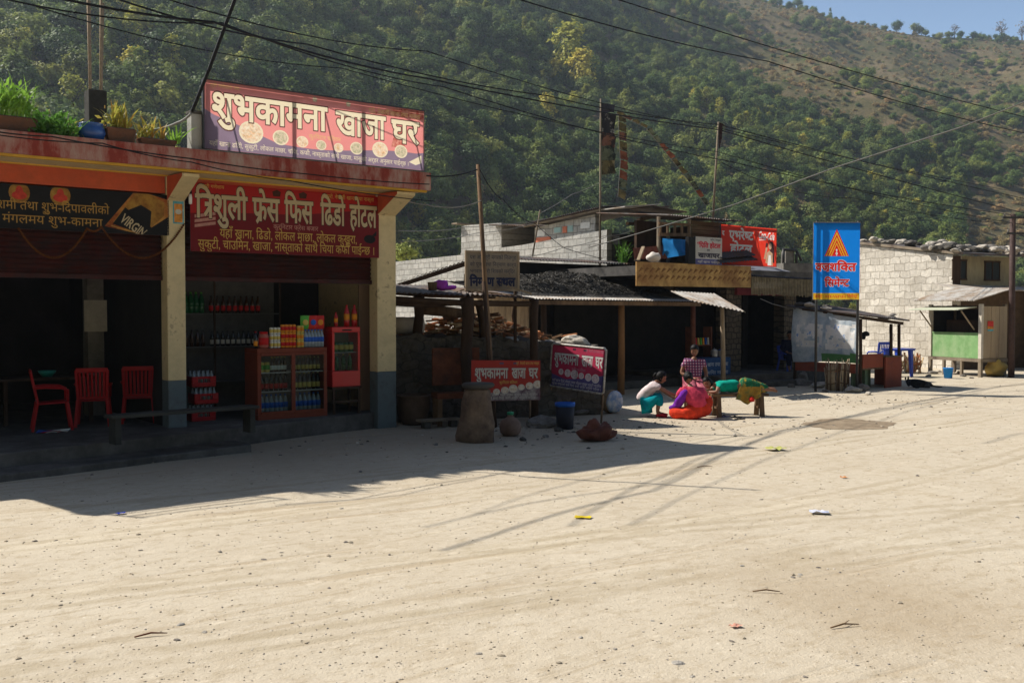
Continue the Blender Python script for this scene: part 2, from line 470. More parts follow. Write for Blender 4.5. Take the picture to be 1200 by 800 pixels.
# ---------------------------------------------------------------- ground: one sheet to the horizon
def ground_material():
    m = bpy.data.materials.new('dusty_road_earth'); m.use_nodes = True
    n = m.node_tree.nodes; l = m.node_tree.links; b = n['Principled BSDF']
    tc = n.new('ShaderNodeTexCoord')
    def noi(sc, det=8, ro=.65, stretch=None, rz=0):
        z = n.new('ShaderNodeTexNoise'); z.inputs['Scale'].default_value = sc; z.inputs['Detail'].default_value = det; z.inputs['Roughness'].default_value = ro
        if stretch:
            mp = n.new('ShaderNodeMapping'); mp.vector_type = 'TEXTURE'; mp.inputs['Scale'].default_value = [1 / q for q in stretch]; mp.inputs['Rotation'].default_value = (0, 0, rz)
            l.new(tc.outputs['Object'], mp.inputs['Vector']); l.new(mp.outputs['Vector'], z.inputs['Vector'])
        else: l.new(tc.outputs['Object'], z.inputs['Vector'])
        return z.outputs['Fac']
    def rng(v, a, c, lo=0, hi=1):
        r = n.new('ShaderNodeMapRange'); r.inputs['From Min'].default_value = a; r.inputs['From Max'].default_value = c
        r.inputs['To Min'].default_value = lo; r.inputs['To Max'].default_value = hi; l.new(v, r.inputs['Value']); return r.outputs['Result']
    def mix(a, c, f, k=1):
        x = n.new('ShaderNodeMix'); x.data_type = 'RGBA'
        if isinstance(f, float): x.inputs['Factor'].default_value = f
        else: l.new(f, x.inputs['Factor'])
        for s, q in (('A', a), ('B', c)):
            if isinstance(q, tuple): x.inputs[s].default_value = (*q, 1)
            else: l.new(q, x.inputs[s])
        return x.outputs['Result']
    c = mix((.50, .425, .32), (.54, .47, .365), rng(noi(.35, 5), .35, .65))
    c = mix(c, (.43, .35, .245), rng(noi(1.1, 8, .7), .52, .72, 0, .8))                       # damp brown areas
    c = mix(c, (.60, .52, .39), rng(noi(.8, 6, .6, (.16, 1.0, 1), R(36)), .55, .72, 0, .7))   # pale streaks along the road
    c = mix(c, (.36, .275, .175), rng(noi(2.1, 7, .6, (.06, 1.0, 1), R(31)), .585, .66, 0, .55))   # wheel marks
    c = mix(c, (.36, .28, .18), rng(noi(3.4, 7, .6, (.045, 1.0, 1), R(42)), .60, .66, 0, .5))
    c = mix(c, (.40, .325, .225), rng(noi(7, 8, .75, (.7, 1.1, 1), R(36)), .50, .64, 0, .8))
    c = mix(c, (.62, .54, .42), rng(noi(6, 8, .75, (.7, 1.2, 1), R(30)), .54, .66, 0, .7))
    c = mix(c, (.30, .24, .17), rng(noi(14, 6, .8), .60, .66, 0, .7))                         # small dark grit
    c = mix(c, (.66, .6, .5), rng(noi(19, 5, .75), .62, .67, 0, .8))                           # small pale grit
    # wheel tracks: long arcs following the bend of the road
    def circle(p, q, r):
        ax, ay, bx_, by_, cx_, cy_ = p.x, p.y, q.x, q.y, r.x, r.y
        d = 2 * (ax * (by_ - cy_) + bx_ * (cy_ - ay) + cx_ * (ay - by_))
        ux = ((ax * ax + ay * ay) * (by_ - cy_) + (bx_ * bx_ + by_ * by_) * (cy_ - ay) + (cx_ * cx_ + cy_ * cy_) * (ay - by_)) / d
        uy = ((ax * ax + ay * ay) * (cx_ - bx_) + (bx_ * bx_ + by_ * by_) * (ax - cx_) + (cx_ * cx_ + cy_ * cy_) * (bx_ - ax)) / d
        return ux, uy, math.hypot(ax - ux, ay - uy)
    brk = noi(.9, 6, .7); edge = noi(3.0, 5, .6)
    for pts_, offs in ((((0, 705), (800, 607), (1200, 525)), (0, .28, 1.55, 1.8)), (((0, 640), (430, 588), (1000, 512)), (0, .3, -1.5)), (((0, 790), (600, 705), (1200, 640)), (0, .3, 1.5, 1.75))):
        ux, uy, rad = circle(*[gp(*p) for p in pts_])
        ds = n.new('ShaderNodeVectorMath'); ds.operation = 'DISTANCE'; ds.inputs[1].default_value = (ux, uy, 0); l.new(tc.outputs['Object'], ds.inputs[0])
        for of in offs:
            s_ = n.new('ShaderNodeMath'); s_.operation = 'SUBTRACT'; s_.inputs[1].default_value = rad + of; l.new(ds.outputs['Value'], s_.inputs[0])
            w_ = n.new('ShaderNodeMath'); w_.operation = 'MULTIPLY_ADD'; w_.inputs[1].default_value = .16; l.new(edge, w_.inputs[0]); l.new(s_.outputs[0], w_.inputs[2])
            o_ = n.new('ShaderNodeMath'); o_.operation = 'SUBTRACT'; o_.inputs[1].default_value = .08; l.new(w_.outputs[0], o_.inputs[0])
            a_ = n.new('ShaderNodeMath'); a_.operation = 'ABSOLUTE'; l.new(o_.outputs[0], a_.inputs[0])
            f_ = n.new('ShaderNodeMath'); f_.operation = 'MULTIPLY'; l.new(rng(a_.outputs[0], .085, .03), f_.inputs[0]); l.new(rng(brk, .38, .58, 0, .62), f_.inputs[1])
            c = mix(c, (.385, .315, .215), f_.outputs[0])
    # an oily, damp stain on the road and darker earth in front of the shops
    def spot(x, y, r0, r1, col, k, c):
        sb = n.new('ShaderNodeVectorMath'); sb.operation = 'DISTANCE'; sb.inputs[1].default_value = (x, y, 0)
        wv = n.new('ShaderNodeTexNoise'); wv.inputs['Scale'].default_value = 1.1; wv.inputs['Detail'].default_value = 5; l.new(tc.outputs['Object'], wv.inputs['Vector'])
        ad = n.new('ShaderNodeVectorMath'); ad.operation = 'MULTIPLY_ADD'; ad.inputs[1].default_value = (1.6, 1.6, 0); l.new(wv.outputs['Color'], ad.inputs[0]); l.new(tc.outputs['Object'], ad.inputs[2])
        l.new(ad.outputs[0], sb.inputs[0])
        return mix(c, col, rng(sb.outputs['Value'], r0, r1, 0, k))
    a = gp(985, 690); c = spot(a.x + .8, a.y + .8, 1.7, .1, (.34, .255, .16), .42, c)
    a = gp(1110, 720); c = spot(a.x + .8, a.y + .8, 1.4, .1, (.35, .265, .17), .4, c)
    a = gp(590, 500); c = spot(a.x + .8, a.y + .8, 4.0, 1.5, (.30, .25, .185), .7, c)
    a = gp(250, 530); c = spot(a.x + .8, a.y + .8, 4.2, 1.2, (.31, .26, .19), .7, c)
    l.new(c, b.inputs['Base Color']); b.inputs['Roughness'].default_value = .95; b.inputs['Specular IOR Level'].default_value = .15
    h1 = n.new('ShaderNodeMath'); h1.operation = 'MULTIPLY_ADD'; h1.inputs[1].default_value = .5
    l.new(noi(55, 3, .6), h1.inputs[0]); l.new(noi(13, 6, .7), h1.inputs[2])
    h2 = n.new('ShaderNodeMath'); h2.operation = 'ADD'; l.new(h1.outputs[0], h2.inputs[0]); l.new(rng(noi(2.1, 7, .6, (.06, 1.0, 1), R(31)), .55, .66, 0, -.6), h2.inputs[1])
    bp = n.new('ShaderNodeBump'); bp.inputs['Strength'].default_value = .5; bp.inputs['Distance'].default_value = .022
    l.new(h2.outputs[0], bp.inputs['Height']); l.new(bp.outputs['Normal'], b.inputs['Normal'])
    return m
def gz(x, y):
    """height of the trodden earth: centimetre-deep hollows and ruts"""
    k = .02 * noise.noise((x * .5, y * .5, 0)) + .008 * noise.noise((x * 1.7, y * 1.7, 3))
    return k
def axis(dense0, dense1, step, far0, far1):
    a = list(np.arange(dense0, dense1 + 1e-6, step)); s = step
    while a[-1] < far1: s *= 1.35; a.append(a[-1] + s)
    s = step
    while a[0] > far0: s *= 1.35; a.insert(0, a[0] - s)
    return a
def build_ground():
    xs = axis(-14, 22, .2, -900, 900); ys = axis(4, 40, .2, -120, 1500)
    mb = MB(); nx = len(xs)
    for y in ys:
        for x in xs:
            z = gz(x, y) if (-16 < x < 24 and 2 < y < 42) else 0
            if y > 60: z -= min((y - 60) * .05, 6)
            mb.v.append((x, y, z))
    for j in range(len(ys) - 1):
        for i in range(nx - 1):
            a = j * nx + i
            mb.f.append([a, a + 1, a + nx + 1, a + nx]); mb.m.append(0); mb.s.append(True)
    o = mb.build('ground', ground_material(), fix=False)
    tag(o, kind='structure')
build_ground()

# ---------------------------------------------------------------- the hillside
def hill_z(X, Y):
    X = np.asarray(X, float); Y = np.asarray(Y, float)
    yb = np.interp(X, [-400, -200, -86, -56, 0, 107, 244, 500], [60, 60, 70, 85, 150, 205, 235, 270])
    yc = np.interp(X, [-400, 0, 60, 500], [650, 650, 700, 700])
    zc = np.interp(X, [-400, 0, 120, 182, 228, 267, 290, 360, 420, 700], [320, 300, 240, 222, 211, 202.5, 199.5, 197.5, 196, 190])
    u = (Y - yb) / (yc - yb)
    z = np.where(u < 1, zc * u - 6, zc - 6 - (Y - yc) * .35)
    return z, u, yc
def hill_noise(X, Y, u):
    a = 15 * min(max(u * 3, .1), 1) * max(0.0, min(1, (1.0 - u) * 5))
    n = a * noise.noise((X / 70, Y / 110, 1.7)) + .5 * a * noise.noise((X / 26, Y / 40, 5.1))
    n += .12 * a * noise.noise((X / 7, Y / 7, 2.2))
    if u > .9: n += 1.2 * noise.noise((X / 16, Y / 16, 8)) + .5 * noise.noise((X / 5, Y / 5, 9))
    return n
def terrain_z(X, Y):
    z, u, _ = hill_z(X, Y)
    return float(z) + hill_noise(X, Y, float(u))
def hill_material():
    m = bpy.data.materials.new('dry_hillside'); m.use_nodes = True
    n = m.node_tree.nodes; l = m.node_tree.links; b = n['Principled BSDF']
    tc = n.new('ShaderNodeTexCoord')
    def noi(sc, det=8, ro=.65):
        z = n.new('ShaderNodeTexNoise'); z.inputs['Scale'].default_value = sc; z.inputs['Detail'].default_value = det; z.inputs['Roughness'].default_value = ro
        l.new(tc.outputs['Object'], z.inputs['Vector']); return z.outputs['Fac']
    def mix(a, c, f, lo, hi, k=1):
        r = n.new('ShaderNodeMapRange'); r.inputs['From Min'].default_value = lo; r.inputs['From Max'].default_value = hi; r.inputs['To Max'].default_value = k; l.new(f, r.inputs['Value'])
        x = n.new('ShaderNodeMix'); x.data_type = 'RGBA'; l.new(r.outputs['Result'], x.inputs['Factor'])
        for s, q in (('A', a), ('B', c)):
            if isinstance(q, tuple): x.inputs[s].default_value = (*q, 1)
            else: l.new(q, x.inputs[s])
        return x.outputs['Result']
    c = mix((.2, .155, .085), (.14, .135, .06), noi(.02), .42, .6)
    c = mix(c, (.29, .215, .13), noi(.035, 9), .52, .66, .9)
    c = mix(c, (.07, .085, .03), noi(.12, 9, .7), .52, .62, .8)
    c = mix(c, (.34, .25, .16), noi(.4, 7, .7), .6, .72, .6)
    l.new(c, b.inputs['Base Color']); b.inputs['Roughness'].default_value = 1; b.inputs['Specular IOR Level'].default_value = .05
    bp = n.new('ShaderNodeBump'); bp.inputs['Strength'].default_value = 1; bp.inputs['Distance'].default_value = 1.6
    l.new(noi(.6, 9, .75), bp.inputs['Height']); l.new(bp.outputs['Normal'], b.inputs['Normal'])
    return m
def build_hill():
    xs = np.concatenate([np.arange(-340, -120, 14), np.arange(-120, 470, 5.0), np.arange(470, 760, 20)]); ys = np.concatenate([np.arange(52, 760, 5.0), np.arange(760, 1000, 30)])
    mb = MB(); nx = len(xs)
    X, Y = np.meshgrid(xs, ys); Z, U, _ = hill_z(X, Y)
    for j in range(len(ys)):
        for i in range(nx):
            mb.v.append((xs[i], ys[j], max(Z[j, i] + hill_noise(xs[i], ys[j], U[j, i]), -8)))
    for j in range(len(ys) - 1):
        for i in range(nx - 1):
            a = j * nx + i
            mb.f.append([a, a + 1, a + nx + 1, a + nx]); mb.m.append(0); mb.s.append(True)
    tag(mb.build('hill', hill_material(), fix=False), kind='structure')
build_hill()
def build_sky_blocking_slope():
    """unseen slope added behind the viewer to keep low sky light off the shops"""
    xs = np.arange(-700, 761, 30.0); ys = np.arange(-430, -39, 15.0); mb = MB(); nx = len(xs)
    for y in ys:
        for x in xs:
            d = -40 - y; mb.v.append((x, y, -6 + .56 * d + min(d, 60) / 60 * (10 * noise.noise((x / 70, y / 70, 4)) + 4 * noise.noise((x / 24, y / 24, 9)))))
    for j in range(len(ys) - 1):
        for i in range(nx - 1):
            a = j * nx + i; mb.f.append([a, a + 1, a + nx + 1, a + nx]); mb.m.append(0); mb.s.append(True)
    tag(mb.build('hill', mat('sky_blocking_slope', (.05, .065, .025), 1, .5, .06, 0, None, (.1, .085, .045), .4, .03), fix=False), kind='structure')  # added hill, never in view: blocks low sky so shop interiors stay dark
build_sky_blocking_slope()

# ---------------------------------------------------------------- trees
def leafmat(name, c1, c2, c3, transl=.32):
    c1, c2, c3 = [tuple(q * k for q, k in zip(c, (1.27, 1.2, 1.1))) for c in (c1, c2, c3)]
    m = bpy.data.materials.new(name); m.use_nodes = True
    n = m.node_tree.nodes; l = m.node_tree.links; b = n['Principled BSDF']
    oi = n.new('ShaderNodeObjectInfo')
    cr = n.new('ShaderNodeValToRGB'); cr.color_ramp.elements[0].color = (*c1, 1); cr.color_ramp.elements[1].color = (*c3, 1)
    e = cr.color_ramp.elements.new(.5); e.color = (*c2, 1)
    l.new(oi.outputs['Random'], cr.inputs['Fac'])
    tc = n.new('ShaderNodeTexCoord'); nz = n.new('ShaderNodeTexNoise'); nz.inputs['Scale'].default_value = 1.3; nz.inputs['Detail'].default_value = 3
    l.new(tc.outputs['Object'], nz.inputs['Vector'])
    r = n.new('ShaderNodeMapRange'); r.inputs['From Min'].default_value = .3; r.inputs['From Max'].default_value = .7; r.inputs['To Min'].default_value = .65; r.inputs['To Max'].default_value = 1.35
    l.new(nz.outputs['Fac'], r.inputs['Value'])
    mu = n.new('ShaderNodeVectorMath'); mu.operation = 'SCALE'; l.new(cr.outputs['Color'], mu.inputs[0]); l.new(r.outputs['Result'], mu.inputs['Scale'])
    l.new(mu.outputs[0], b.inputs['Base Color']); b.inputs['Roughness'].default_value = .6; b.inputs['Specular IOR Level'].default_value = .12
    t = n.new('ShaderNodeBsdfTranslucent'); l.new(mu.outputs[0], t.inputs['Color'])
    ms = n.new('ShaderNodeMixShader'); ms.inputs[0].default_value = transl
    l.new(b.outputs['BSDF'], ms.inputs[1]); l.new(t.outputs['BSDF'], ms.inputs[2]); l.new(ms.outputs[0], n['Material Output'].inputs['Surface'])
    return m
LEAF = [leafmat('leaf_dark_green', (.06, .105, .035), (.1, .155, .05), (.17, .21, .065)),
        leafmat('leaf_mid_green', (.11, .17, .05), (.18, .24, .065), (.28, .3, .08)),
        leafmat('leaf_yellow_green', (.3, .33, .07), (.38, .38, .08), (.46, .42, .09)),
        leafmat('leaf_dry_olive', (.22, .2, .09), (.31, .25, .12), (.38, .27, .14)),
        leafmat('leaf_grey_twig', (.12, .1, .08), (.16, .13, .1), (.2, .17, .13), .1)]
bark = mat('bark', (.12, .09, .065), .9, .3, 4)
def mesh_from(name, verts, faces, mats, mi=None):
    me = bpy.data.meshes.new(name)
    me.from_pydata(verts, [], faces)
    for m in mats: me.materials.append(m)
    if mi is not None: me.polygons.foreach_set('material_index', mi)
    me.update(); return me
def crown_arrays(seed, h, wd, nclump, nleaf, leaf, z0, shape='round', clump=.3, up=.3):
    """leaf faces gathered in uneven clumps through the crown's volume"""
    rg = np.random.default_rng(seed); V = []
    for k in range(nclump):
        d = rg.normal(size=3); d /= np.linalg.norm(d); rr = rg.uniform(.35, 1.0) ** .6
        if shape == 'round': c = np.array([d[0] * wd * rr, d[1] * wd * rr, z0 + h / 2 + d[2] * h / 2 * rr])
        elif shape == 'cone':
            t = rg.uniform(0, 1); a = rg.uniform(0, 2 * math.pi); q = wd * (1 - t) ** .8 * rg.uniform(.4, 1)
            c = np.array([q * math.cos(a), q * math.sin(a), z0 + h * t])
        else:
            t = rg.uniform(0, 1); a = rg.uniform(0, 2 * math.pi); q = wd * math.sin(math.pi * min(1, .15 + t * .85)) ** .7 * rg.uniform(.3, 1)
            c = np.array([q * math.cos(a), q * math.sin(a), z0 + h * t])
        cr = clump * wd * rg.uniform(.6, 1.35)
        p = c + rg.normal(size=(nleaf, 3)) * cr * np.array([.62, .62, .42])
        out = p - np.array([0, 0, z0 + h * .4]); out /= np.linalg.norm(out, axis=1, keepdims=True) + 1e-6
        nrm = out * 1.0 + rg.normal(size=(nleaf, 3)) * .42 + np.array([0, 0, up]); nrm /= np.linalg.norm(nrm, axis=1, keepdims=True)
        t1 = np.cross(nrm, rg.normal(size=(nleaf, 3))); t1 /= np.linalg.norm(t1, axis=1, keepdims=True); t2 = np.cross(nrm, t1)
        s = leaf * rg.uniform(.6, 1.4, size=(nleaf, 1))
        V.append(np.stack([p - t1 * s, p + t2 * s * .6, p + t1 * s, p - t2 * s * .6], axis=1).reshape(-1, 3))
    V = np.concatenate(V); nf = len(V) // 4
    return V, np.arange(nf * 4).reshape(nf, 4)
def trunk_mesh(seed, h, r, limbs=5, spread=1.6, bare=0):
    rg = random.Random(seed); mb = MB()
    p = [(0, 0, -.6)]
    for i in range(1, 6): p.append((rg.uniform(-.12, .12) * i * .4, rg.uniform(-.12, .12) * i * .4, h * i / 5))
    mb.tube(p, [r * (1 - .13 * i) for i in range(6)], 7)
    for k in range(limbs):
        i = rg.randint(2, 5); a = rg.uniform(0, 6.28); b = Vector(p[i]); e = b + Vector((math.cos(a) * spread, math.sin(a) * spread, rg.uniform(.5, 1.4) * spread))
        mid = b.lerp(e, .5) + Vector((0, 0, .12 * spread))
        mb.tube([b, mid, e], [r * .45, r * .3, r * .12], 5)
        for q in range(bare):
            f = e + Vector((rg.uniform(-.7, .7), rg.uniform(-.7, .7), rg.uniform(.2, 1.1))) * spread * .6
            mb.tube([mid if q % 2 else e, f], [r * .16, r * .05], 4)
    return mb
KINDS = []   # (name, crown mesh, trunk mesh, height scale)
def tree_kind(name, ci, seed, h, wd, nclump, nleaf, leaf, z0, shape, clump=.3):
    V, Fc = crown_arrays(seed, h, wd, nclump, nleaf, leaf, z0, shape, clump)
    cm = mesh_from('crown', V.tolist(), Fc.tolist(), [LEAF[ci]])
    t = trunk_mesh(seed, z0 + h * .5, .16 * wd / 2 + .05)
    tm = mesh_from('trunk', t.v, t.f, [bark])
    tv, tf = t.v, t.f
    allv = V.tolist() + tv; allf = Fc.tolist() + [[i + len(V) for i in f] for f in tf]
    jm = mesh_from(name, allv, allf, [LEAF[ci], bark], [0] * len(Fc) + [1] * len(tf))
    KINDS.append((name, cm, tm, jm))
tree_kind('broadleaf_tree', 0, 1, 4.6, 2.6, 46, 34, .26, 1.2, 'round')
tree_kind('broadleaf_tree', 0, 2, 5.6, 2.4, 50, 34, .25, 1.4, 'round')
tree_kind('broadleaf_tree', 1, 3, 4.4, 2.6, 46, 34, .26, 1.2, 'round')
tree_kind('broadleaf_tree', 1, 4, 5.6, 2.1, 46, 34, .25, 1.0, 'oval')
tree_kind('yellow_green_tree', 2, 5, 5.0, 2.0, 44, 30, .24, 1.0, 'oval')
tree_kind('dry_shrub', 3, 6, 2.2, 1.9, 30, 26, .22, .2, 'round')
tree_kind('conical_tree', 1, 7, 6.4, 1.7, 46, 30, .22, .7, 'cone')
tree_kind('low_bush', 0, 8, 1.9, 1.7, 30, 26, .2, .1, 'round')
tree_kind('low_bush', 1, 9, 1.9, 1.7, 30, 26, .2, .1, 'round')

def project(X, Y, Z):
    y = cP * Y - sP * (Z - CAMZ); v = sP * Y + cP * (Z - CAMZ)
    return 600 + F * X / y, 400 - F * v / y, y
def scatter_forest():
    rg = random.Random(11); pts = []
    Y = 72.0
    while Y < 708:
        st = 2.5 + Y * .0044
        X = -.62 * Y - 14
        while X < .6 * Y + 14:
            x = X + rg.uniform(-.5, .5) * st; y = Y + rg.uniform(-.5, .5) * st
            X += st
            z0, u, yc = hill_z(x, y); u = float(u)
            if u < .015 or u > 1.0: continue
            z = float(z0) + hill_noise(x, y, u)
            px, py, d = project(x, y, z)
            if not (-70 < px < 1270 and -80 < py < 420): continue
            n1 = noise.noise((x / 55, y / 55, 3.3)); n2 = noise.noise((x / 22, y / 22, 7.7)); n3 = noise.noise((x / 90 + 9, y / 90, .4))
            # open brown slopes up on the right, closed wood low down and on the left
            bare = max(0, min(1, (px - 640) / 420)) * max(0, min(1, (250 - py) / 190))
            bare = max(bare, max(0, min(1, (px - 860) / 200)) * max(0, min(1, (170 - py) / 90)))
            bare = max(bare, .55 * max(0, min(1, (px - 980) / 180)))
            dens = 1.0 - .22 * bare + .25 * n1 + .12 * n2
            if px < 480: dens = max(dens, .95)
            if rg.random() > dens: continue
            q = rg.random() + .35 * n3
            shade = px < 430
            size = rg.uniform(.45, 1.12)
            if bare > .45:
                
                woody = n1 * .8 + n2 * .6 > .25
                k = rg.choice([7, 0, 7, 8, 2]) if woody else rg.choice([5, 5, 5, 5, 8, 5, 7, 5]); size = rg.uniform(.5, 1.05) if woody else rg.uniform(.3, .85)
            elif n2 + .5 * n3 > .42 and not shade and rg.random() < .8: k = rg.choice([5, 5, 5, 8, 5]); size = rg.uniform(.6, 1.2)
            elif q < .32: k = rg.choice([0, 1])
            elif q < .62: k = rg.choice([2, 3, 0])
            elif q < .72: k = rg.choice([6, 3])
            elif q < .84: k = rg.choice([5, 8, 2, 5, 3])
            else: k = 4 if (rg.random() < .45 and not shade or rg.random() < .2) else rg.choice([5, 2, 3])
            if 640 < px < 700 and 70 < py < 160 and rg.random() < .16: k = 4; size *= 1.15
            if px < 480: size *= 1.12
            pts.append((x, y, z - .25, k, size, rg.uniform(0, 6.28), d))
        Y += st * .88
    return pts
FOREST = scatter_forest()
FOREST.sort(key=lambda p: p[6] / (p[4] * (4 if p[3] < 5 or p[3] == 6 else 2)))
NEAR = [p for p in FOREST[:1600] if True]
def near_visible(p):
    px, py, d = project(p[0], p[1], p[2] + 3)
    return 0 < px < 1200 and 0 < py < 300 and not (px < 500 and py > 175)
NEARSEL = [p for p in FOREST if near_visible(p) and p[3] != 5 and p[3] < 7][:140]
sel = set(id(p) for p in NEARSEL)
def make_forest():
    far = [p for p in FOREST if id(p) not in sel]
    coll = bpy.data.collections.new('tree_kinds')
    for i, (nm, cm, tm, jm) in enumerate(KINDS):
        o = bpy.data.objects.new('%02d_%s' % (i, nm), jm); coll.objects.link(o)
    me = bpy.data.meshes.new('woodland'); me.from_pydata([p[:3] for p in far], [], [])
    at = me.attributes.new('kind', 'INT', 'POINT'); at.data.foreach_set('value', [p[3] for p in far])
    at = me.attributes.new('turn', 'FLOAT_VECTOR', 'POINT'); at.data.foreach_set('vector', [c for p in far for c in (0, 0, p[5])])
    at = me.attributes.new('grow', 'FLOAT', 'POINT'); at.data.foreach_set('value', [p[4] for p in far])
    o = bpy.data.objects.new('woodland', me); COL.objects.link(o)
    tag(o, 'dense mixed woodland covering the whole hillside behind the shops', 'woodland', kind='stuff')
    ng = bpy.data.node_groups.new('woodland', 'GeometryNodeTree')
    ng.interface.new_socket('Geometry', in_out='INPUT', socket_type='NodeSocketGeometry')
    ng.interface.new_socket('Geometry', in_out='OUTPUT', socket_type='NodeSocketGeometry')
    N = ng.nodes; L = ng.links
    gi = N.new('NodeGroupInput'); go = N.new('NodeGroupOutput')
    ci = N.new('GeometryNodeCollectionInfo'); ci.inputs['Collection'].default_value = coll
    ci.inputs['Separate Children'].default_value = True; ci.inputs['Reset Children'].default_value = True
    ip = N.new('GeometryNodeInstanceOnPoints'); ip.inputs['Pick Instance'].default_value = True
    def attr(nm, ty):
        a = N.new('GeometryNodeInputNamedAttribute'); a.data_type = ty; a.inputs['Name'].default_value = nm; return a.outputs['Attribute']
    L.new(gi.outputs[0], ip.inputs['Points']); L.new(ci.outputs[0], ip.inputs['Instance'])
    L.new(attr('kind', 'INT'), ip.inputs['Instance Index']); L.new(attr('turn', 'FLOAT_VECTOR'), ip.inputs['Rotation'])
    L.new(attr('grow', 'FLOAT'), ip.inputs['Scale']); L.new(ip.outputs[0], go.inputs[0])
    md = o.modifiers.new('woodland', 'NODES'); md.node_group = ng
make_forest()
NEARLAB = {0: 'dark green round-crowned tree on the wooded hillside', 1: 'tall dark green tree on the wooded hillside', 2: 'mid green round-crowned tree on the wooded hillside',
           3: 'mid green narrow tree on the wooded hillside', 4: 'yellow-green tree standing out of the hillside wood', 6: 'mid green conical tree on the wooded hillside'}
def single_tree(k, x, y, z, size, rot, label, group=None, name=None):
    nm, cm, tm, _ = KINDS[k]
    t = thing(name or nm, label, 'tree', (x, y, z), rot, group); t.scale = (size, size, size)
    for n_, m_ in (('crown', cm), ('trunk', tm)):
        o = bpy.data.objects.new(n_, m_); COL.objects.link(o); o.parent = t
    return t
for p in NEARSEL:
    single_tree(p[3], p[0], p[1], p[2], p[4], p[5], NEARLAB[p[3]], 'trees of one kind on the slope: ' + NEARLAB[p[3]])
# the two tall pale trees that stand out of the wood, and the trees on the skyline
for px, py, k, hpx, lab in [(668, 95, 4, 62, 'tall yellow-green poplar-like tree high on the wooded slope, the higher one'), (682, 110, 4, 48, 'yellow-green poplar-like tree high on the wooded slope, just below the taller one'),
                            (480, 292, 2, 30, None)]:
    if lab is None: continue
    best = None
    for i in range(600):
        Y = 100 + i; d = ray(px, py); t = Y / d.y; P = Vector((0, 0, CAMZ)) + d * t
        if P.z < terrain_z(P.x, P.y): best = P; break
    if best: single_tree(k, best.x, best.y, best.z - .3, hpx / F * best.y / 5.6, 1.0, lab)
def skyline(px, hpx, kind, lab, group=None):
    X = (px - 600) / F * 700
    Y = 697.0
    z = terrain_z(X, Y); s = hpx / F * Y
    if kind == 'bare':
        t = thing('bare_tree', lab, 'tree', (X, Y, z - .4), px, group)
        trunk_mesh(px, s * .55, s * .035, 7, s * .2, 4).build('trunk', bark, t)
        V, Fc = crown_arrays(px, s * .6, s * .28, 26, 7, s * .035, s * .35, 'round')
        o = bpy.data.objects.new('crown', mesh_from('crown', V.tolist(), Fc.tolist(), [LEAF[4]])); COL.objects.link(o); o.parent = t
    else:
        h = {0: 6, 7: 2.2, 6: 7.2}[kind]
        single_tree(kind, X, Y, z - .3, s / h, px, lab, group)
skyline(1045, 15, 0, 'dark round tree on the ridge against the sky, left of the twin trees')
skyline(1067, 14, 0, 'dark tree on the ridge against the sky, the right and lower of a close pair')
skyline(1074, 10, 0, 'small dark tree leaning beside a bigger one on the ridge')
skyline(1112, 17, 'bare', 'thin half-bare tree on the ridge with a flat spreading top')
skyline(1120, 9, 6, 'narrow dark tree on the ridge beside the half-bare spreading tree')
skyline(1166, 25, 'bare', 'tall bare grey tree on the ridge, the bushier of the bare pair')
skyline(1190, 24, 'bare', 'bare grey tree on the ridge with sparse twigs, last before the frame edge')
skyline(968, 12, 6, 'small slim dark tree alone on the ridge slope')
skyline(950, 10, 'bare', 'slight bare sapling on the ridge near where it leaves the picture')
skyline(930, 14, 0, 'dark bushy tree on the ridge where the skyline meets the frame top')
for i, (px, h) in enumerate([(1005, 5), (1018, 5), (1030, 6), (1140, 6), (1150, 5), (1178, 5), (1090, 5)]):
    skyline(px, h, 7, 'low dark bush on the bare ridge line', 'bushes on the ridge line')
def bush_at(px, py, Y, hpx, k, lab):
    p = pt(px, py, Y); single_tree(k, p.x, Y, p.z, hpx / F * Y / {8: 2.0, 2: 5.2, 7: 2.0}[k], 2.0, lab)
bush_at(471, 306, 60, 20, 8, 'bright green bush showing between the corner shop and the block wall')
# ---------------------------------------------------------------- the hazy valley air
def build_haze():
    mb = MB(); mb.box(-700, 1000, -140, 1550, -42, 262)
    m = bpy.data.materials.new('valley_haze'); m.use_nodes = True
    n = m.node_tree.nodes; n.remove(n['Principled BSDF'])
    v = n.new('ShaderNodeVolumePrincipled'); v.inputs['Color'].default_value = (.72, .84, 1.0, 1); v.inputs['Density'].default_value = HAZE
    v.inputs['Anisotropy'].default_value = .5
    m.node_tree.links.new(v.outputs[0], n['Material Output'].inputs['Volume'])
    tag(mb.build('haze', m), kind='stuff')
HAZE = .00034
build_haze()
# ================================================================ the corner shop on the left (B: its own axes)
B = Frame(-7.28, 14.17, ANG)
def bx(px, py=300, y=0.0): return B.hit(px, py, y).x
def bz(px, py, y=0.0): return B.hit(px, py, y).z
FL = .28                                   # floor of the shop above the road
shop = thing('shop_building', 'two-bay concrete shop with red roof edge and rolling shutters half open', 'shop', B.o, ANG)
roofz0, roofz1 = 4.24, 4.5
X0, X1 = -2.37, 6.68
P1a, P1b = bx(192.5), bx(214)
P2a, P2b = bx(438), bx(460)
m = MB(); m.box(X0, X1, -.9, 6.2, roofz0, roofz1); m.box(-9.5, X0 - .01, .55, 6.2, roofz0 + .02, roofz1 - .02)
roof = m.build('roof', concrete, shop, bevel=.01)
m = MB(); m.box(X0 - .02, X1 + .02, -.93, -.90, roofz0 - .02, roofz1 + .03); m.box(X1 + .0, X1 + .03, -.9, 6.2, roofz0 - .02, roofz1 + .03)
m.build('roof_edge', paint_red_worn, roof, bevel=.008)
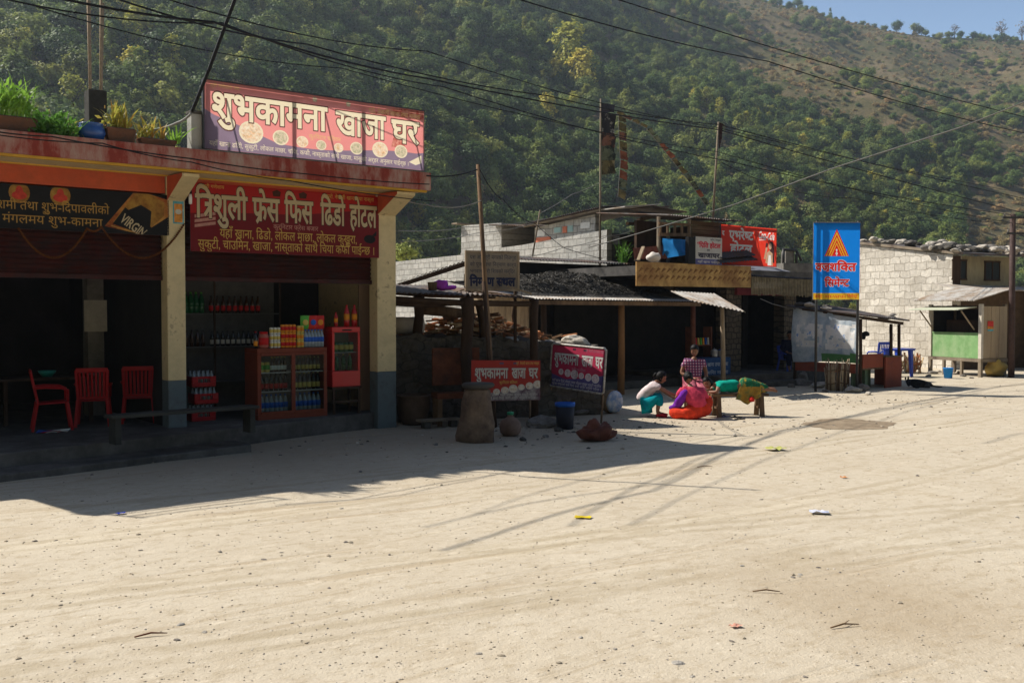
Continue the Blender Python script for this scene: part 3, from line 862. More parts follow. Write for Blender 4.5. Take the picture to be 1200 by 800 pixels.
m = MB(); m.box(X0, X1 - .02, -.86, -.80, roofz0 - .05, roofz0 - .002); m.box(X0, X1 - .1, -.16, -.11, roofz0 - .05, roofz0 - .002)
m.build('yellow_trim', paint_yellow, roof)
m = MB(); m.box(X0, X1 - .03, -.80, -.16, roofz0 - .03, roofz0 - .002)
m.build('soffit', plaster_cream, roof)
m = MB(); m.box(X0, P1a - .01, -.1, .22, 3.93, roofz0 - .003); m.box(P1b + .01, P2a - .01, -.1, .22, 3.93, roofz0 - .003)
m.build('lintel', paint_orange, shop, bevel=.006)
for a, b in ((X0 + .02, X0 + .32), (P1a, P1b), (P2a, P2b)):
    m = MB(); m.box(a, b, -.12, .17, -.05, 1.02, 1); m.box(a, b, -.12, .17, 1.02, roofz0 - .004, 0)
    m.build('pillar', [plaster_cream, plaster_blue], shop, bevel=.012)
    # tapering cantilever bracket under the slab: cream below, painted orange on the sides
    m = MB(); t0, t1 = 3.82, roofz0 - .06
    for k, (q0, q1, mi) in enumerate(((a + .01, b - .01, 0),)):
        m.hexa([(q0, -.79, t1 - .05), (q1, -.79, t1 - .05), (q1, -.121, t0), (q0, -.121, t0), (q0, -.79, t1), (q1, -.79, t1), (q1, -.121, t1 + .02), (q0, -.121, t1 + .02)], 0)
    m.f, m.m = m.f, [1 if i in (3, 5) else 0 for i in range(6)]
    m.build('bracket', [plaster_cream, paint_orange], shop, bevel=.006)
# floor and the front step
def lw(px, py, z): return B.loc(gp(px, py, z))
q = [B.loc(gp(-140, 585)), B.loc(gp(0, 557)), B.loc(gp(286, 521)), B.loc(gp(465, 498)), Vector((6.72, .4, 0)), Vector((6.72, 6.2, 0)), Vector((-3.2, 6.2, 0))]
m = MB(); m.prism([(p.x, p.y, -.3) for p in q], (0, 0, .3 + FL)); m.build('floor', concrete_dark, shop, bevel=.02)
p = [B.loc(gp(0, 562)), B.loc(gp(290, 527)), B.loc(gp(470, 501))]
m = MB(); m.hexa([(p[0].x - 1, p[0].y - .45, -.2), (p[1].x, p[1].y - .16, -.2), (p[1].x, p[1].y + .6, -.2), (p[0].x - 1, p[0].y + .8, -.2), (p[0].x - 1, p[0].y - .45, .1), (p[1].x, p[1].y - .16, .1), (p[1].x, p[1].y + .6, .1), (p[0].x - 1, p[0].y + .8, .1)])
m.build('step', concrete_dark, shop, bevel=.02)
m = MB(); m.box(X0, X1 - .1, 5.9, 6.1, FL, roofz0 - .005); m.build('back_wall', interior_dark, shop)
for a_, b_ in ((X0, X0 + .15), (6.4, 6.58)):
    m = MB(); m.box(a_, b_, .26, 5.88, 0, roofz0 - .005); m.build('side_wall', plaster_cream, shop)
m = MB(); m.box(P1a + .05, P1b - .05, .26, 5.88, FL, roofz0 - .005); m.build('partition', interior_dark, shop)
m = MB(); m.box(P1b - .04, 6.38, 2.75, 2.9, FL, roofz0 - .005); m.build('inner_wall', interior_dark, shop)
# rolled shutters
sh_mat = mat('shutter_red_brown', (.06, .014, .01), .55, .3, 4, .1, 30, (.03, .02, .017), .4)
for a, b in ((X0 + .33, P1a - .02), (P1b + .02, P2a - .02)):
    z0 = 2.66; z1 = 3.9; m = MB(); n = 16
    pr = []
    for i in range(n + 1):
        z = z0 + (z1 - z0) * i / n
        pr += [(.10, z), (.06, z + (z1 - z0) / n * .5)]
    for (y0, za), (y1, zb) in zip(pr, pr[1:]):
        m.add([(a, y0, za), (b, y0, za), (b, y1, zb), (a, y1, zb)], [(0, 1, 2, 3)])
    m.box(a, b, .04, .12, z0 - .07, z0 - .004)
    m.build('shutter', sh_mat, shop, fix=False)
# inner column with a paper notice, seen in the dark of the first bay
m = MB(); c0 = B.hit(103, 400, 2.6).x; c1 = B.hit(122, 400, 2.6).x
m.box(c0, c1, 2.6, 2.9, FL, roofz0 - .005); m.build('inner_column', concrete, shop)
paper = mat('paper_old', (.5, .47, .4), .9, .15, 5)
m = MB(); m.box(c0 - .06, c1 + .05, 2.585, 2.597, 1.75, 2.3); m.build('paper_notice', paper, shop)

# roof terrace stub pillar and column with starter bars
st = thing('concrete_stub', 'short pale concrete post on the roof edge at the end of the big sign', 'post', B.w(bx(230, 150, -.7), -.7, roofz1), ANG)
m = MB(); m.box(-.11, .11, -.1, .1, 0, bz(230, 135, -.7) - roofz1); m.box(-.125, .125, -.115, .115, bz(230, 135, -.7) - roofz1 + .001, bz(230, 135, -.7) - roofz1 + .05, 1); m.build('post', [mat('concrete_pale', (.42, .4, .36), .9, .15, 5, .3, 30, (.2, .19, .17), .35), stone_dark], st, bevel=.01)
cx = bx(112, 120, 1.2); cz = bz(112, 107, 1.2)
col = thing('column_stub', 'unfinished dark concrete column with tall rusty starter bars on the roof', 'column', B.w(cx, 1.2, roofz1), ANG)
m = MB(); m.box(-.14, .14, -.14, .14, 0, cz - roofz1); m.build('column', mat('concrete_blackish', (.05, .047, .04), .95, .3, 6, .4, 30), col, bevel=.015)  # near-black concrete with slight random variation
rebar = mat('rebar_rust', (.34, .25, .16), .8, .3, 20)
for i, (dx, dy, bend) in enumerate(((-.105, -.1, -.02), (-.05, .1, .0), (.045, -.1, .03), (.1, .1, .06))):
    m = MB(); m.tube([(dx, dy, -.02 if i else -.02), (dx + bend * .3, dy, 1.2), (dx + bend, dy, 2.6)], .022, 7)
    m.build('starter_bar', rebar, col)

# ---- signs on the corner shop
pink = mat('flex_pink', (.78, .28, .26), .5, .05, 2, transl=.62); purple = mat('flex_purple', (.26, .19, .26), .5, .1, 2, transl=.62)
cream_t = mat('flex_cream', (.8, .69, .49), .5, .04, 2, transl=.62); dark_t = mat('flex_dark', (.12, .05, .04), .5, .1, 2, transl=.6)
food_t = mat('flex_food', (.7, .42, .22), .5, .4, 22, col2=(.85, .75, .6), amt=.5, s2=14, transl=.62)
food2_t = mat('flex_food_green', (.35, .36, .2), .5, .5, 26, col2=(.75, .6, .45), amt=.55, s2=17, transl=.62)
yellow_t = mat('flex_yellow', (.75, .5, .2), .5, .1, 3, transl=.6)
rededge = mat('flex_red_edge', (.5, .09, .07), .5, .3, 9, col2=(.75, .4, .3), amt=.4, s2=9, transl=.6)
def sign_frame(name, W, H, parent, y=.03, r=.02, battens=(), m_=steel_dark, rails=True):
    m = MB()
    for z in ((r, H - r) if rails else ()): m.box(0, W, y, y + 2 * r, z - r, z + r)
    for x in (r, W - r) + tuple(battens): m.box(x - r, x + r, y + .001, y + 2 * r - .001, r * 2 + .001, H - r * 2 - .001)
    return m.build(name, m_, parent)
gy = -.86
sx0, sx1 = bx(239, 130, gy), bx(497, 160, gy); sz0, sz1 = 4.565, bz(239, 93, gy)
W, H = sx1 - sx0, sz1 - sz0
big = thing('signboard', 'long pink and purple backlit eatery sign with cream lettering on the roof edge', 'sign', B.w(sx0, gy, sz0), ANG)
LT = []
wave = [(0, 0)] + [(W, 0)] + [(W, H * .30)] + [(W * t, H * (.22 + .06 * math.cos(t * 7) + .26 * max(0, (.3 - t) / .3))) for t in [1 - i / 24 for i in range(1, 24)]] + [(0, H * .58)]
LT.append((1, [wave]))
LT.append((7, [[(W * .72, H * .84), (W - .01, H * .84), (W - .01, H - .01), (W * .86, H - .01)], [(W * .83, H * .34), (W * .9, H * .34), (W * .9, H * .62), (W * .85, H * .6)]]))
dish = []
for fx, fy, rx in ((.19, .31, .125), (.315, .28, .085), (.41, .255, .065), (.495, .235, .058), (.575, .225, .055), (.66, .25, .075), (.775, .27, .095), (.88, .28, .08)):
    dish.append((fx * W, fy * H, rx * H * 1.55, rx * H * 1.35))
LT.append((2, [ellipse(*d) for d in dish])); LT.append((4, [ellipse(d[0], d[1], d[2] * .86, d[3] * .84) for d in dish[0::2]])); LT.append((5, [ellipse(d[0], d[1], d[2] * .84, d[3] * .82) for d in dish[1::2]]))
LT.append((2, [[(W * .955, H * .08), (W * .985, H * .12), (W * .985, H * .25), (W * .92, H * .12)]]))
LT.append((5, [[(W * .46 + dx, H * .9), (W * .475 + dx, H * .9), (W * .478 + dx, H * .955), (W * .467 + dx, H * .98), (W * .456 + dx, H * .955)] for dx in (0, W * .155)]))
LT.append((6, lettering('श्री गणेशाय नमः', W * .025, H * .905, height=.05, bold=.0)))
LT.append((6, lettering('प्रो. नेपाली खाना तथा नास्ता', W * .72, H * .855, width=W * .26, height=.07, bold=.015)))
LT.append((6, lettering('कुरिनटार चितवन', W * .44, H * .325, height=.06, bold=.005)))
for mi, bold in ((3, .055), (2, .024)):
    LT.append((mi, lettering('शुभकामना', W * .03, H * .47, width=W * .49, height=.37, bold=bold)))
    LT.append((mi, lettering('खाजा', W * .565, H * .45, width=W * .235, height=.37, bold=bold)))
    LT.append((mi, lettering('घर', W * .835, H * .43, width=W * .135, height=.37, bold=bold)))
LT.append((2, lettering('यहाँ खाना ढिडो, सुकुटी, लोकल माछा, चिया, कफी, नास्ताको साथै खाजा, मासुको अर्डर अनुसार पाईन्छ ।', W * .02, H * .055, width=W * .9, height=.065, bold=.01)))
printed('printed_sheet', W, H, [pink, purple, cream_t, dark_t, food_t, food2_t, yellow_t, rededge], LT, big)
m = MB(); r = .025
for z in (r, H - r): m.box(0, W, .05, .05 + 2 * r, z - r, z + r)
for x in (r, W * .365, W * .685, W - r): m.box(x - r, x + r, .051, .09, 2 * r + .001, H - 2 * r - .001)
m.box(-.01, W + .01, -.012, .045, H + .001, H + .02); m.box(-.02, -.001, -.012, .045, 0, H)
m.build('frame', steel_dark, big)
for x in (.3, W * .5, W - .3):
    m = MB(); m.tube([(x, .101, H * .85), (x, 1.0, -.06)], .016, 6); m.build('stay', steel_dark, big)

# red shop sign over the second bay
ry = -.13
rx0, rx1 = bx(223, 250, ry), bx(444, 260, ry); W = rx1 - rx0
rz1 = (bz(236, 214, ry) + bz(446, 231, ry)) / 2; rz0 = (bz(223, 293, ry) + bz(444, 303, ry)) / 2; H = rz1 - rz0
red_s = mat('print_red', (.36, .014, .012), .45, .1, 2); dred_s = mat('print_dark_red', (.15, .008, .01), .45, .1, 2)
cream_s = mat('print_cream', (.5, .4, .24), .5, .06, 2); brown_s = mat('print_brown', (.06, .02, .012), .5, .1, 3); yel_s = mat('print_yellow', (.55, .37, .08), .5, .08, 3)
rs = thing('signboard', 'dark red shop sign with large cream and small yellow lettering under the roof', 'sign', B.w(rx0, ry, rz0), ANG)
LT = [(1, [[(0, 0), (W, 0), (W, H * .8), (W * .8, H * .72), (W * .55, H * .62), (W * .3, H * .6), (0, H * .55)]])]
LT.append((4, [_f for _f in [[(W * .02 + i * .0, H * .345 + i * .075), (W * .12, H * .4 + i * .075), (W * .12, H * .445 + i * .075), (W * .02, H * .39 + i * .075)] for i in range(3)]]))
LT.append((5, [ellipse(W * .945, H * .3, W * .035, H * .07)])); LT.append((5, [[(W * .95, H * .33), (W * .985, H * .36), (W * .985, H * .44)]]))
LT.append((3, [[(W * .41 + d, H * .88), (W * .445 + d, H * .88), (W * .45 + d, H * .95), (W * .43 + d, H * .985), (W * .405 + d, H * .95)] for d in (0, W * .14)]))
for mi, bold in ((3, .05), (2, .024)):
    for s, a, wd in (('ि^तशुली', .025, .25), ('^फेस', .305, .135), ('िफस', .47, .15), ('ििढडो'[1:], .665, .135), ('होटल', .83, .155)):
        LT.append((mi, lettering(s, W * a, H * .5, width=W * wd, height=H * .33, bold=bold)))
LT.append((4, lettering('कुरिनटार फ्रेस बजार', W * .41, H * .385, width=W * .24, height=.07, bold=.005)))
LT.append((6, lettering('श्री गणेशाय', W * .06, H * .93, height=.05)))
LT.append((6, lettering('प्रो. नेपाली खाना तथा नास्ता', W * .7, H * .915, width=W * .27, height=.06, bold=.01)))
LT.append((6, lettering('यहाँ खाना, ििढडो, लोकल माछा, लोकल कुखुरा,'.replace('िि', 'ि'), W * .14, H * .215, width=W * .73, height=.135, bold=.016)))
LT.append((6, lettering('सुकुटी, चाउिमन, खाजा, नास्ताको साथै िचया कफी पाई~नछ ।', W * .035, H * .045, width=W * .94, height=.135, bold=.016)))
printed('printed_sheet', W, H, [red_s, dred_s, cream_s, brown_s, mat('print_faded', (.45, .22, .17), .5, .3, 8), black_paint, yel_s], LT, rs)
m = MB(); m.box(0, W, .004, .03, 0, H); m.build('frame', steel_dark, rs)

# black banner over the first bay with bottle picture
ky = -.12
kx0, kx1 = X0 + .33, bx(198, 250, ky); W = kx1 - kx0
kz1 = bz(100, 222, ky); kz0 = bz(195, 276, ky); H = kz1 - kz0
blk = thing('banner', 'black festival greeting banner with gold lettering and a bottle picture', 'banner', B.w(kx0, ky, kz0), ANG)
gold = mat('print_gold', (.42, .24, .05), .5, .15, 5); glow = mat('print_amber', (.2, .08, .015), .5, .4, 9, col2=(.4, .22, .04), amt=.5, s2=5)
amber = mat('print_bottle_amber', (.26, .05, .012), .45, .5, 4, col2=(.5, .24, .05), amt=.5, s2=3); red_p = mat('print_red_idol', (.5, .05, .03), .5, .3, 12)
LT = []
def kxl(px): return bx(px, 250, ky) - kx0
# tilted bottle: neck up left, label lower right
cxb, czb = kxl(168), H * .52; tl = R(-36)
def rotp(poly): return [(cxb + x * math.cos(tl) - y * math.sin(tl), czb + x * math.sin(tl) + y * math.cos(tl)) for x, y in poly]
LT.append((2, [rotp([(-.33, -.52), (.33, -.52), (.33, .2), (.2, .42), (-.2, .42), (-.33, .2)])]))
LT.append((3, [rotp([(-.27, -.40), (.27, -.40), (.27, .16), (.15, .34), (-.15, .34), (-.27, .16)])]))
LT.append((0, [rotp([(-.26, -.42), (.26, -.42), (.26, -.1), (-.26, -.1)]), rotp([(-.2, -.1), (.2, -.1), (.08, .1), (-.1, .08)])]))
LT.append((5, [rotp(p) for p in [[(q[0] * 1.0 - .21, q[1] - .32) for q in pl] for pl in lettering('VIRGIN', 0, 0, width=.42, height=.13, bold=.02)]]))
LT.append((1, [rotp([(-.26, -.46), (.26, -.46), (.26, -.445), (-.26, -.445)])]))
for px in (23, 71):
    LT.append((3, [ellipse(kxl(px), H * .82, .14, .15)])); LT.append((4, [ellipse(kxl(px), H * .76, .1, .06), ellipse(kxl(px), H * .85, .05, .08)]))
LT.append((1, lettering('िवजया दशमी तथा शुभ-िदपावलीको', kxl(-52), H * .44, width=kxl(128) - kxl(-52), height=.115, bold=.012)))
LT.append((1, lettering('हा^दिदक मंगलमय शुभ-कामना'.replace('^दिदक', 'िदक'), kxl(-42), H * .13, width=kxl(120) - kxl(-42), height=.115, bold=.012)))
LT.append((1, lettering('को', kxl(50), H * .35, height=.05)))
printed('printed_sheet', W, H, [black_paint, gold, amber, glow, red_p, cream_s], LT, blk)
m = MB(); m.box(0, W, .003, .02, 0, H); m.build('backing', steel_dark, blk)

# faded garland looped under the black banner
def garland(pts, name, label):
    m = MB(); t = thing(name, label, 'garland', B.w(*pts[0]), ANG); o = Vector(pts[0])
    line = []
    for a, b, sag in zip(pts, pts[1:], (.42, .05, .5)):
        for i in range(17):
            q = i / 16; p = Vector(a).lerp(Vector(b), q); p.z -= sag * 4 * q * (1 - q) ; line.append(p - o)
    m.tube(line, .008, 5)
    m.build('cord', mat('garland_cord', (.1, .04, .02), .9, .2), t)
    for s0 in range(0, len(line), 17):
        m = MB()
        for i in range(s0, min(s0 + 16, len(line) - 1)):
            for k in range(4):
                p = line[i].lerp(line[i + 1], k / 4); m.sphere(p, (.02, .02, .017), 6, 4)
        m.build('flower_chain', mat('dried_marigold', (.12, .04, .01), .9, .4, 30), t)
gyy = -.15
gpz = lambda px, py: (bx(px, py, gyy), gyy, bz(px, py, gyy))
garland([gpz(22, 268), gpz(102, 268), gpz(119, 266), gpz(216, 262)], 'garland', 'dried marigold garland hanging in loops below the black banner')

# posters and a bulb on the first pillar
ps = thing('poster', 'small blue and orange poster pasted near the top of the pillar between the bays', 'poster', B.w(P1a + .1, -.126, bz(205, 262, -.12)), ANG)
W = P1b - P1a - .12; H = .62
printed('sheet', W, H, [mat('poster_teal', (.1, .35, .42), .7, .4, 12), mat('poster_orange', (.6, .25, .05), .7, .4, 12), paper], [(1, [[(.02, .02), (W - .02, .02), (W - .02, H * .5), (.02, H * .5)]]), (2, [ellipse(W * .5, H * .3, .05, .04), ellipse(W * .55, H * .72, .09, .05), [(.03, H * .56), (W - .03, H * .56), (W - .03, H * .6), (.03, H * .6)]])], ps)
lb = thing('light_bulb', 'bare white tube bulb hanging from a black holder beside the pillar top', 'bulb', B.w(bx(223, 225, -.3), -.3, bz(223, 232, -.3)), ANG)
m = MB(); m.lathe([(.0, -.1), (.025, -.09), (.028, 0), (.02, .06)], 10); m.build('tube', mat('bulb_white', (.75, .74, .7), .3, .05), lb)
m = MB(); m.lathe([(.022, .061), (.026, .1), (.012, .16)], 8); m.tube([(0, 0, .16), (0, .02, roofz0 - bz(223, 232, -.3) - .03)], .006, 5); m.build('holder', black_paint, lb)

# ---------------------------------------------------------------- plants and pots along the roof edge
leaf_light = mat('leaf_bright', (.24, .42, .06), .5, .35, 6, transl=.45); leaf_deep = mat('leaf_garden', (.12, .26, .045), .5, .35, 6, transl=.45)
leaf_yel = mat('leaf_bromeliad', (.4, .4, .07), .5, .4, 5, col2=(.36, .12, .04), amt=.4, s2=5, transl=.45)
terracotta = mat('terracotta', (.2, .085, .045), .85, .25, 6, .2, 30, (.1, .06, .04), .4)
def blades(m, n, base, spread, ln, wd, rg, curve=.5, up=1.0, mi=0):
    for i in range(n):
        a = rg.uniform(0, 6.28); L = ln * rg.uniform(.55, 1.15); o = Vector((base[0] + rg.uniform(-1, 1) * spread[0], base[1] + rg.uniform(-1, 1) * spread[1], base[2]))
        d = Vector((math.cos(a), math.sin(a), 0)); sd = Vector((-math.sin(a), math.cos(a), 0)); k = rg.uniform(.2, 1) * curve
        pts = []
        for j in range(5):
            t = j / 4
            pts.append((o + d * (L * k * t ** 1.3) + Vector((0, 0, L * up * (t - .45 * k * t * t))), wd * (1.0 - t) ** .6 * (.55 + .9 * t if t < .4 else 1)))
        vs = []
        for p, w_ in pts: vs += [p - sd * w_, p + sd * w_]
        m.add(vs, [(2 * j, 2 * j + 1, 2 * j + 3, 2 * j + 2) for j in range(4)], mi, True)
def bushy(m, n, c, rad, lw_, rg):
    for i in range(n):
        d = Vector((rg.gauss(0, 1), rg.gauss(0, 1), rg.gauss(0, 1))).normalized() * rg.uniform(.3, 1)
        p = Vector((c[0] + d.x * rad[0], c[1] + d.y * rad[1], c[2] + abs(d.z) * rad[2]))
        a = Vector((rg.uniform(-1, 1), rg.uniform(-1, 1), rg.uniform(-.2, 1))).normalized(); b = a.cross(Vector((rg.uniform(-1, 1), rg.uniform(-1, 1), rg.uniform(-1, 1)))).normalized()
        L = lw_ * rg.uniform(.6, 1.3)
        m.add([p, p + a * L * .5 + b * L * .22, p + a * L, p + a * L * .5 - b * L * .22], [(0, 1, 2, 3)], 0, True)
rg = random.Random(5)
py_ = -.62
def roofpot(px, label, plant_label, kind, w_=.5, d_=.26, h_=.22, x=None, rim=True):
    x = bx(px, 160, py_) if x is None else x
    t = thing('planter', label, 'planter', B.w(x, py_, roofz1 + .03), ANG)
    m = MB(); a = w_ / 2; b = d_ / 2
    m.hexa([(-a * .85, -b * .85, 0), (a * .85, -b * .85, 0), (a * .85, b * .85, 0), (-a * .85, b * .85, 0), (-a, -b, h_), (a, -b, h_), (a, b, h_), (-a, b, h_)])
    m.build('trough', terracotta, t, bevel=.012)
    m = MB(); m.box(-a + .03, a - .03, -b + .03, b - .03, h_ - .02, h_ + .012); m.build('soil', stone_dark, t)
    return x
def roofplant(x, z, label, build, mats, y=py_):
    t = thing('potted_plant', label, 'plant', B.w(x, y, z), ANG); m = MB(); build(m); m.build('foliage', mats, t, fix=False); return t
xa = roofpot(8, 'brown terracotta trough at the frame edge end of the roof planting', '', 0, .75)
roofplant(xa, roofz1 + .27, 'bright green feathery plant growing in the first terracotta trough on the roof', lambda m: (blades(m, 130, (0, 0, 0), (.32, .09), .62, .012, rg, .9), bushy(m, 260, (0, 0, .05), (.42, .2, .42), .12, rg)), leaf_light)
xb = bx(62, 160, py_)
roofplant(xb, roofz1 + .03, 'spreading green leafy plant between the terracotta trough and the blue pot', lambda m: (blades(m, 80, (0, 0, 0), (.3, .1), .42, .014, rg, 1.1), bushy(m, 420, (0, 0, .0), (.46, .22, .36), .12, rg)), leaf_deep)
xb2 = bx(92, 160, py_ + .25)
roofplant(xb2, roofz1 + .03, 'low leafy roof plant with small yellowing leaves behind the blue pot', lambda m: bushy(m, 300, (0, 0, .0), (.42, .15, .32), .08, rg), leaf_yel, py_ + .25)
xc = bx(107, 157, py_)
bp_ = thing('pot', 'round glossy blue plant pot on the roof edge', 'pot', B.w(xc, py_, roofz1 + .03), ANG)
m = MB(); m.lathe([(.1, 0), (.17, .05), (.195, .12), (.18, .19), (.15, .225), (.17, .245), (.165, .255), (.13, .23), (.0, .22)], 20); m.build('bowl', mat('glaze_blue', (.03, .09, .3), .25, .2, 4, spec=.5), bp_)
xd = roofpot(140, 'terracotta trough right beside the blue pot on the roof', '', 0, .42)
roofplant(xd, roofz1 + .27, 'yellow-green sword-leaved plant in the trough beside the blue pot', lambda m: (blades(m, 34, (0, 0, 0), (.12, .06), .42, .028, rg, .7), bushy(m, 60, (-.1, 0, 0), (.3, .1, .3), .1, rg)), leaf_yel)
xe = roofpot(183, 'low dark terracotta trough nearest the pale concrete post', '', 0, .55, .26, .12)
roofplant(xe - .1, roofz1 + .15, 'yellow and red sword-leaved plant in the low trough on the roof', lambda m: blades(m, 36, (0, 0, 0), (.2, .06), .36, .026, rg, .9), leaf_yel)
roofplant(xe + .28, roofz1 + .12, 'small pale spiky plant at the end of the low trough, next to the concrete post', lambda m: blades(m, 18, (0, 0, 0), (.05, .05), .36, .024, rg, 1.0), leaf_light)
roofplant(bx(130, 150, .1), roofz1, 'thin leafy plant behind the sword-leaved plants on the roof', lambda m: (blades(m, 30, (0, 0, 0), (.3, .06), .5, .01, rg, .7), bushy(m, 260, (0, 0, .0), (.55, .15, .42), .09, rg)), leaf_deep, .1)
# iron railing on the terrace end: outside the frame, its shadow falls on the road
rl = thing('iron_railing', 'dark iron railing on the roof terrace whose barred shadow falls on the road', 'railing', B.w(X0 + .1, -.75, roofz1), ANG)
m = MB()
for z in (.12, .3, .48, .66): m.tube([(-.1, 0, z), (1.5, 0, z)], .014, 6)
for x in (-.1, 1.5): m.tube([(x, 0, 0), (x, 0, .7)], .018, 6)
m.build('bars', steel_dark, rl)

# ---------------------------------------------------------------- what stands in the shop
def stacking_chair(label, group, loc, rz, material=plastic_red, leaf=None):
    t = thing('plastic_chair', label, 'chair', loc, rz, group)
    m = MB(); m.hexa([(-.22, -.2, .42), (.22, -.2, .42), (.2, .22, .40), (-.2, .22, .40), (-.22, -.2, .445), (.22, -.2, .445), (.2, .22, .425), (-.2, .22, .425)]); m.build('seat', material, t, bevel=.012)
    m = MB()
    for i in range(7):
        x = -.18 + i * .06; m.beam((x * .92, .215, .47), (x, .30, .88), .036, .012, up=(0, 1, 0))
    m.beam((-.2, .215, .455), (.2, .215, .455), .03, .04); m.beam((-.235, .305, .9), (.235, .305, .9), .025, .07)
    for s in (-1, 1): m.beam((s * .21, .21, .43), (s * .23, .305, .9), .045, .03, up=(0, 1, 0))
    m.build('backrest', material, t, bevel=.008)
    for s in (-1, 1):
        m = MB(); m.tube([(s * .225, .27, .66), (s * .26, .1, .67), (s * .265, -.12, .655), (s * .245, -.2, .62), (s * .235, -.2, .44)], .021, 7); m.build('armrest', material, t)
        for y in (-.2, .22):
            m = MB(); y1 = y * 1.2 + (.03 if y > 0 else -.02); m.beam((s * .215, y, .43), (s * .25, y1, 0), .05, .04, up=(0, 1, 0)); m.build('leg', material, t, bevel=.006)
    return t
def floor_at(px, py): g = gp(px, py, FL); return (g.x, g.y, FL)
c1 = stacking_chair('red plastic armchair turned sideways in the first bay', 'red plastic armchairs in the shop', floor_at(62, 503), R(118))
c2 = place(copy_tree(c1), floor_at(110, 498), R(180) + ANG * .5, 'red plastic armchair with its slatted back to the street, between two others')
c3 = place(copy_tree(c1), floor_at(163, 494), R(180) + ANG * .5, 'red plastic armchair with its slatted back to the street, nearest the pillar')
tb = thing('table', 'dark dining table behind the red plastic armchairs', 'table', B.w(1.0, 2.0, FL), ANG)
m = MB(); m.box(-.7, .75, -.35, .4, .71, .75); m.build('tabletop', wood_dark, tb, bevel=.006)
for sx in (-.62, .67):
    for sy in (-.28, .33):
        m = MB(); m.box(sx - .03, sx + .03, sy - .03, sy + .03, 0, .708); m.build('leg', wood_dark, tb)
bw = thing('bowl', 'teal plastic bowl on the dark table in the shop', 'bowl', B.w(1.05, 1.95, FL + .751), ANG)
m = MB(); m.lathe([(.07, 0), (.13, .07), (.14, .1), (.13, .098), (.065, .012), (.0, .01)], 16); m.build('bowl', mat('plastic_teal', (.03, .3, .26), .4, .1), bw)
# low bench on the step
g0 = gp(135, 520, FL); g1 = gp(292, 506, FL); bd = (g1 - g0); bl = bd.length; ba = math.atan2(bd.y, bd.x)
bn = thing('bench', 'low grey plank bench on the shop step in front of the chairs', 'bench', ((g0.x + g1.x) / 2, (g0.y + g1.y) / 2, FL), ba)
bm_ = mat('plank_grey', (.05, .05, .044), .85, .3, 5, .3, 30, stretch=(.25, 1, 1))
m = MB(); m.box(-bl / 2 - .1, bl / 2 + .1, -.15, .15, .36, .405); m.build('seat', bm_, bn, bevel=.006)
for s in (-1, 1):
    m = MB(); m.box(s * bl / 2 - .04, s * bl / 2 + .04, -.12, .12, 0, .359); m.build('leg', bm_, bn)

# display cooler with two sliding glass doors
cl0, cl1 = 3.88, 5.17
ck = thing('display_cooler', 'red-brown drinks cooler with two glass doors full of bottles', 'cooler', B.w(cl0, .03, FL), ANG)
cw = cl1 - cl0; ch = 1.2; cdp = .55; rd = mat('cooler_red_brown', (.2, .045, .022), .5, .15, 4)
m = MB(); m.box(0, cw, .02, cdp, 0, .09); m.box(0, .07, .02, cdp, .091, ch - .081); m.box(cw - .07, cw, .02, cdp, .091, ch - .081); m.box(0, cw, .02, cdp, ch - .08, ch); m.box(.071, cw - .071, cdp - .03, cdp, .091, ch - .081, 1)
m.build('cabinet', [rd, mat('cooler_inside', (.22, .22, .21), .6, .1)], ck, bevel=.006)
m = MB(); m.box(cw / 2 - .035, cw / 2 + .035, 0, .05, .09, ch - .08)
for z in (.09, ch - .125): m.box(.06, cw / 2 - .036, .0, .04, z, z + .045); m.box(cw / 2 + .036, cw - .06, .0, .04, z, z + .045)
m.build('door_frame', rd, ck, bevel=.004)
for a, b in ((.07, cw / 2 - .036), (cw / 2 + .036, cw - .07)):
    m = MB(); m.box(a, b, .012, .018, .136, ch - .126); m.build('door', glass('cooler_glass'), ck)
for z in (.46, .78):
    m = MB(); m.box(.072, cw - .072, .04, cdp - .035, z, z + .012); m.build('shelf', mat('wire_shelf', (.5, .5, .5), .4, .05, metal=.5), ck)
# drinks
def bottle_mesh(kind):
    m = MB()
    if kind == 'beer': m.lathe([(.001, 0), (.033, .002), (.034, .15), (.03, .18), (.015, .22), (.0135, .265), (.001, .266)], 10, mi=0); m.lathe([(.0345, .04), (.0345, .12)], 10, mi=1); m.lathe([(.0145, .255), (.0145, .272), (.001, .273)], 8, mi=2)
    elif kind == 'pet': m.lathe([(.001, 0), (.032, .003), (.033, .08), (.031, .1), (.033, .12), (.032, .17), (.014, .205), (.013, .22), (.001, .221)], 10, mi=0); m.lathe([(.0335, .085), (.0335, .14)], 10, mi=1); m.lathe([(.0145, .212), (.0145, .232), (.001, .233)], 8, mi=2)
    elif kind == 'big': m.lathe([(.001, 0), (.044, .004), (.045, .1), (.042, .13), (.045, .2), (.03, .26), (.015, .29), (.014, .31), (.001, .311)], 12, mi=0); m.lathe([(.0455, .1), (.0455, .19)], 12, mi=1); m.lathe([(.016, .3), (.016, .325), (.001, .326)], 8, mi=2)
    elif kind == 'can': m.lathe([(.001, 0), (.026, .002), (.031, .012), (.031, .105), (.026, .115), (.001, .116)], 10, mi=0); m.lathe([(.0315, .03), (.0315, .085)], 10, mi=1)
    elif kind == 'jar': m.lathe([(.001, 0), (.07, .004), (.075, .03), (.075, .19), (.06, .22), (.001, .221)], 14, mi=0); m.lathe([(.0757, .05), (.0757, .16)], 14, mi=1); m.lathe([(.063, .215), (.063, .25), (.001, .251)], 14, mi=2)
    return m
DM = {}
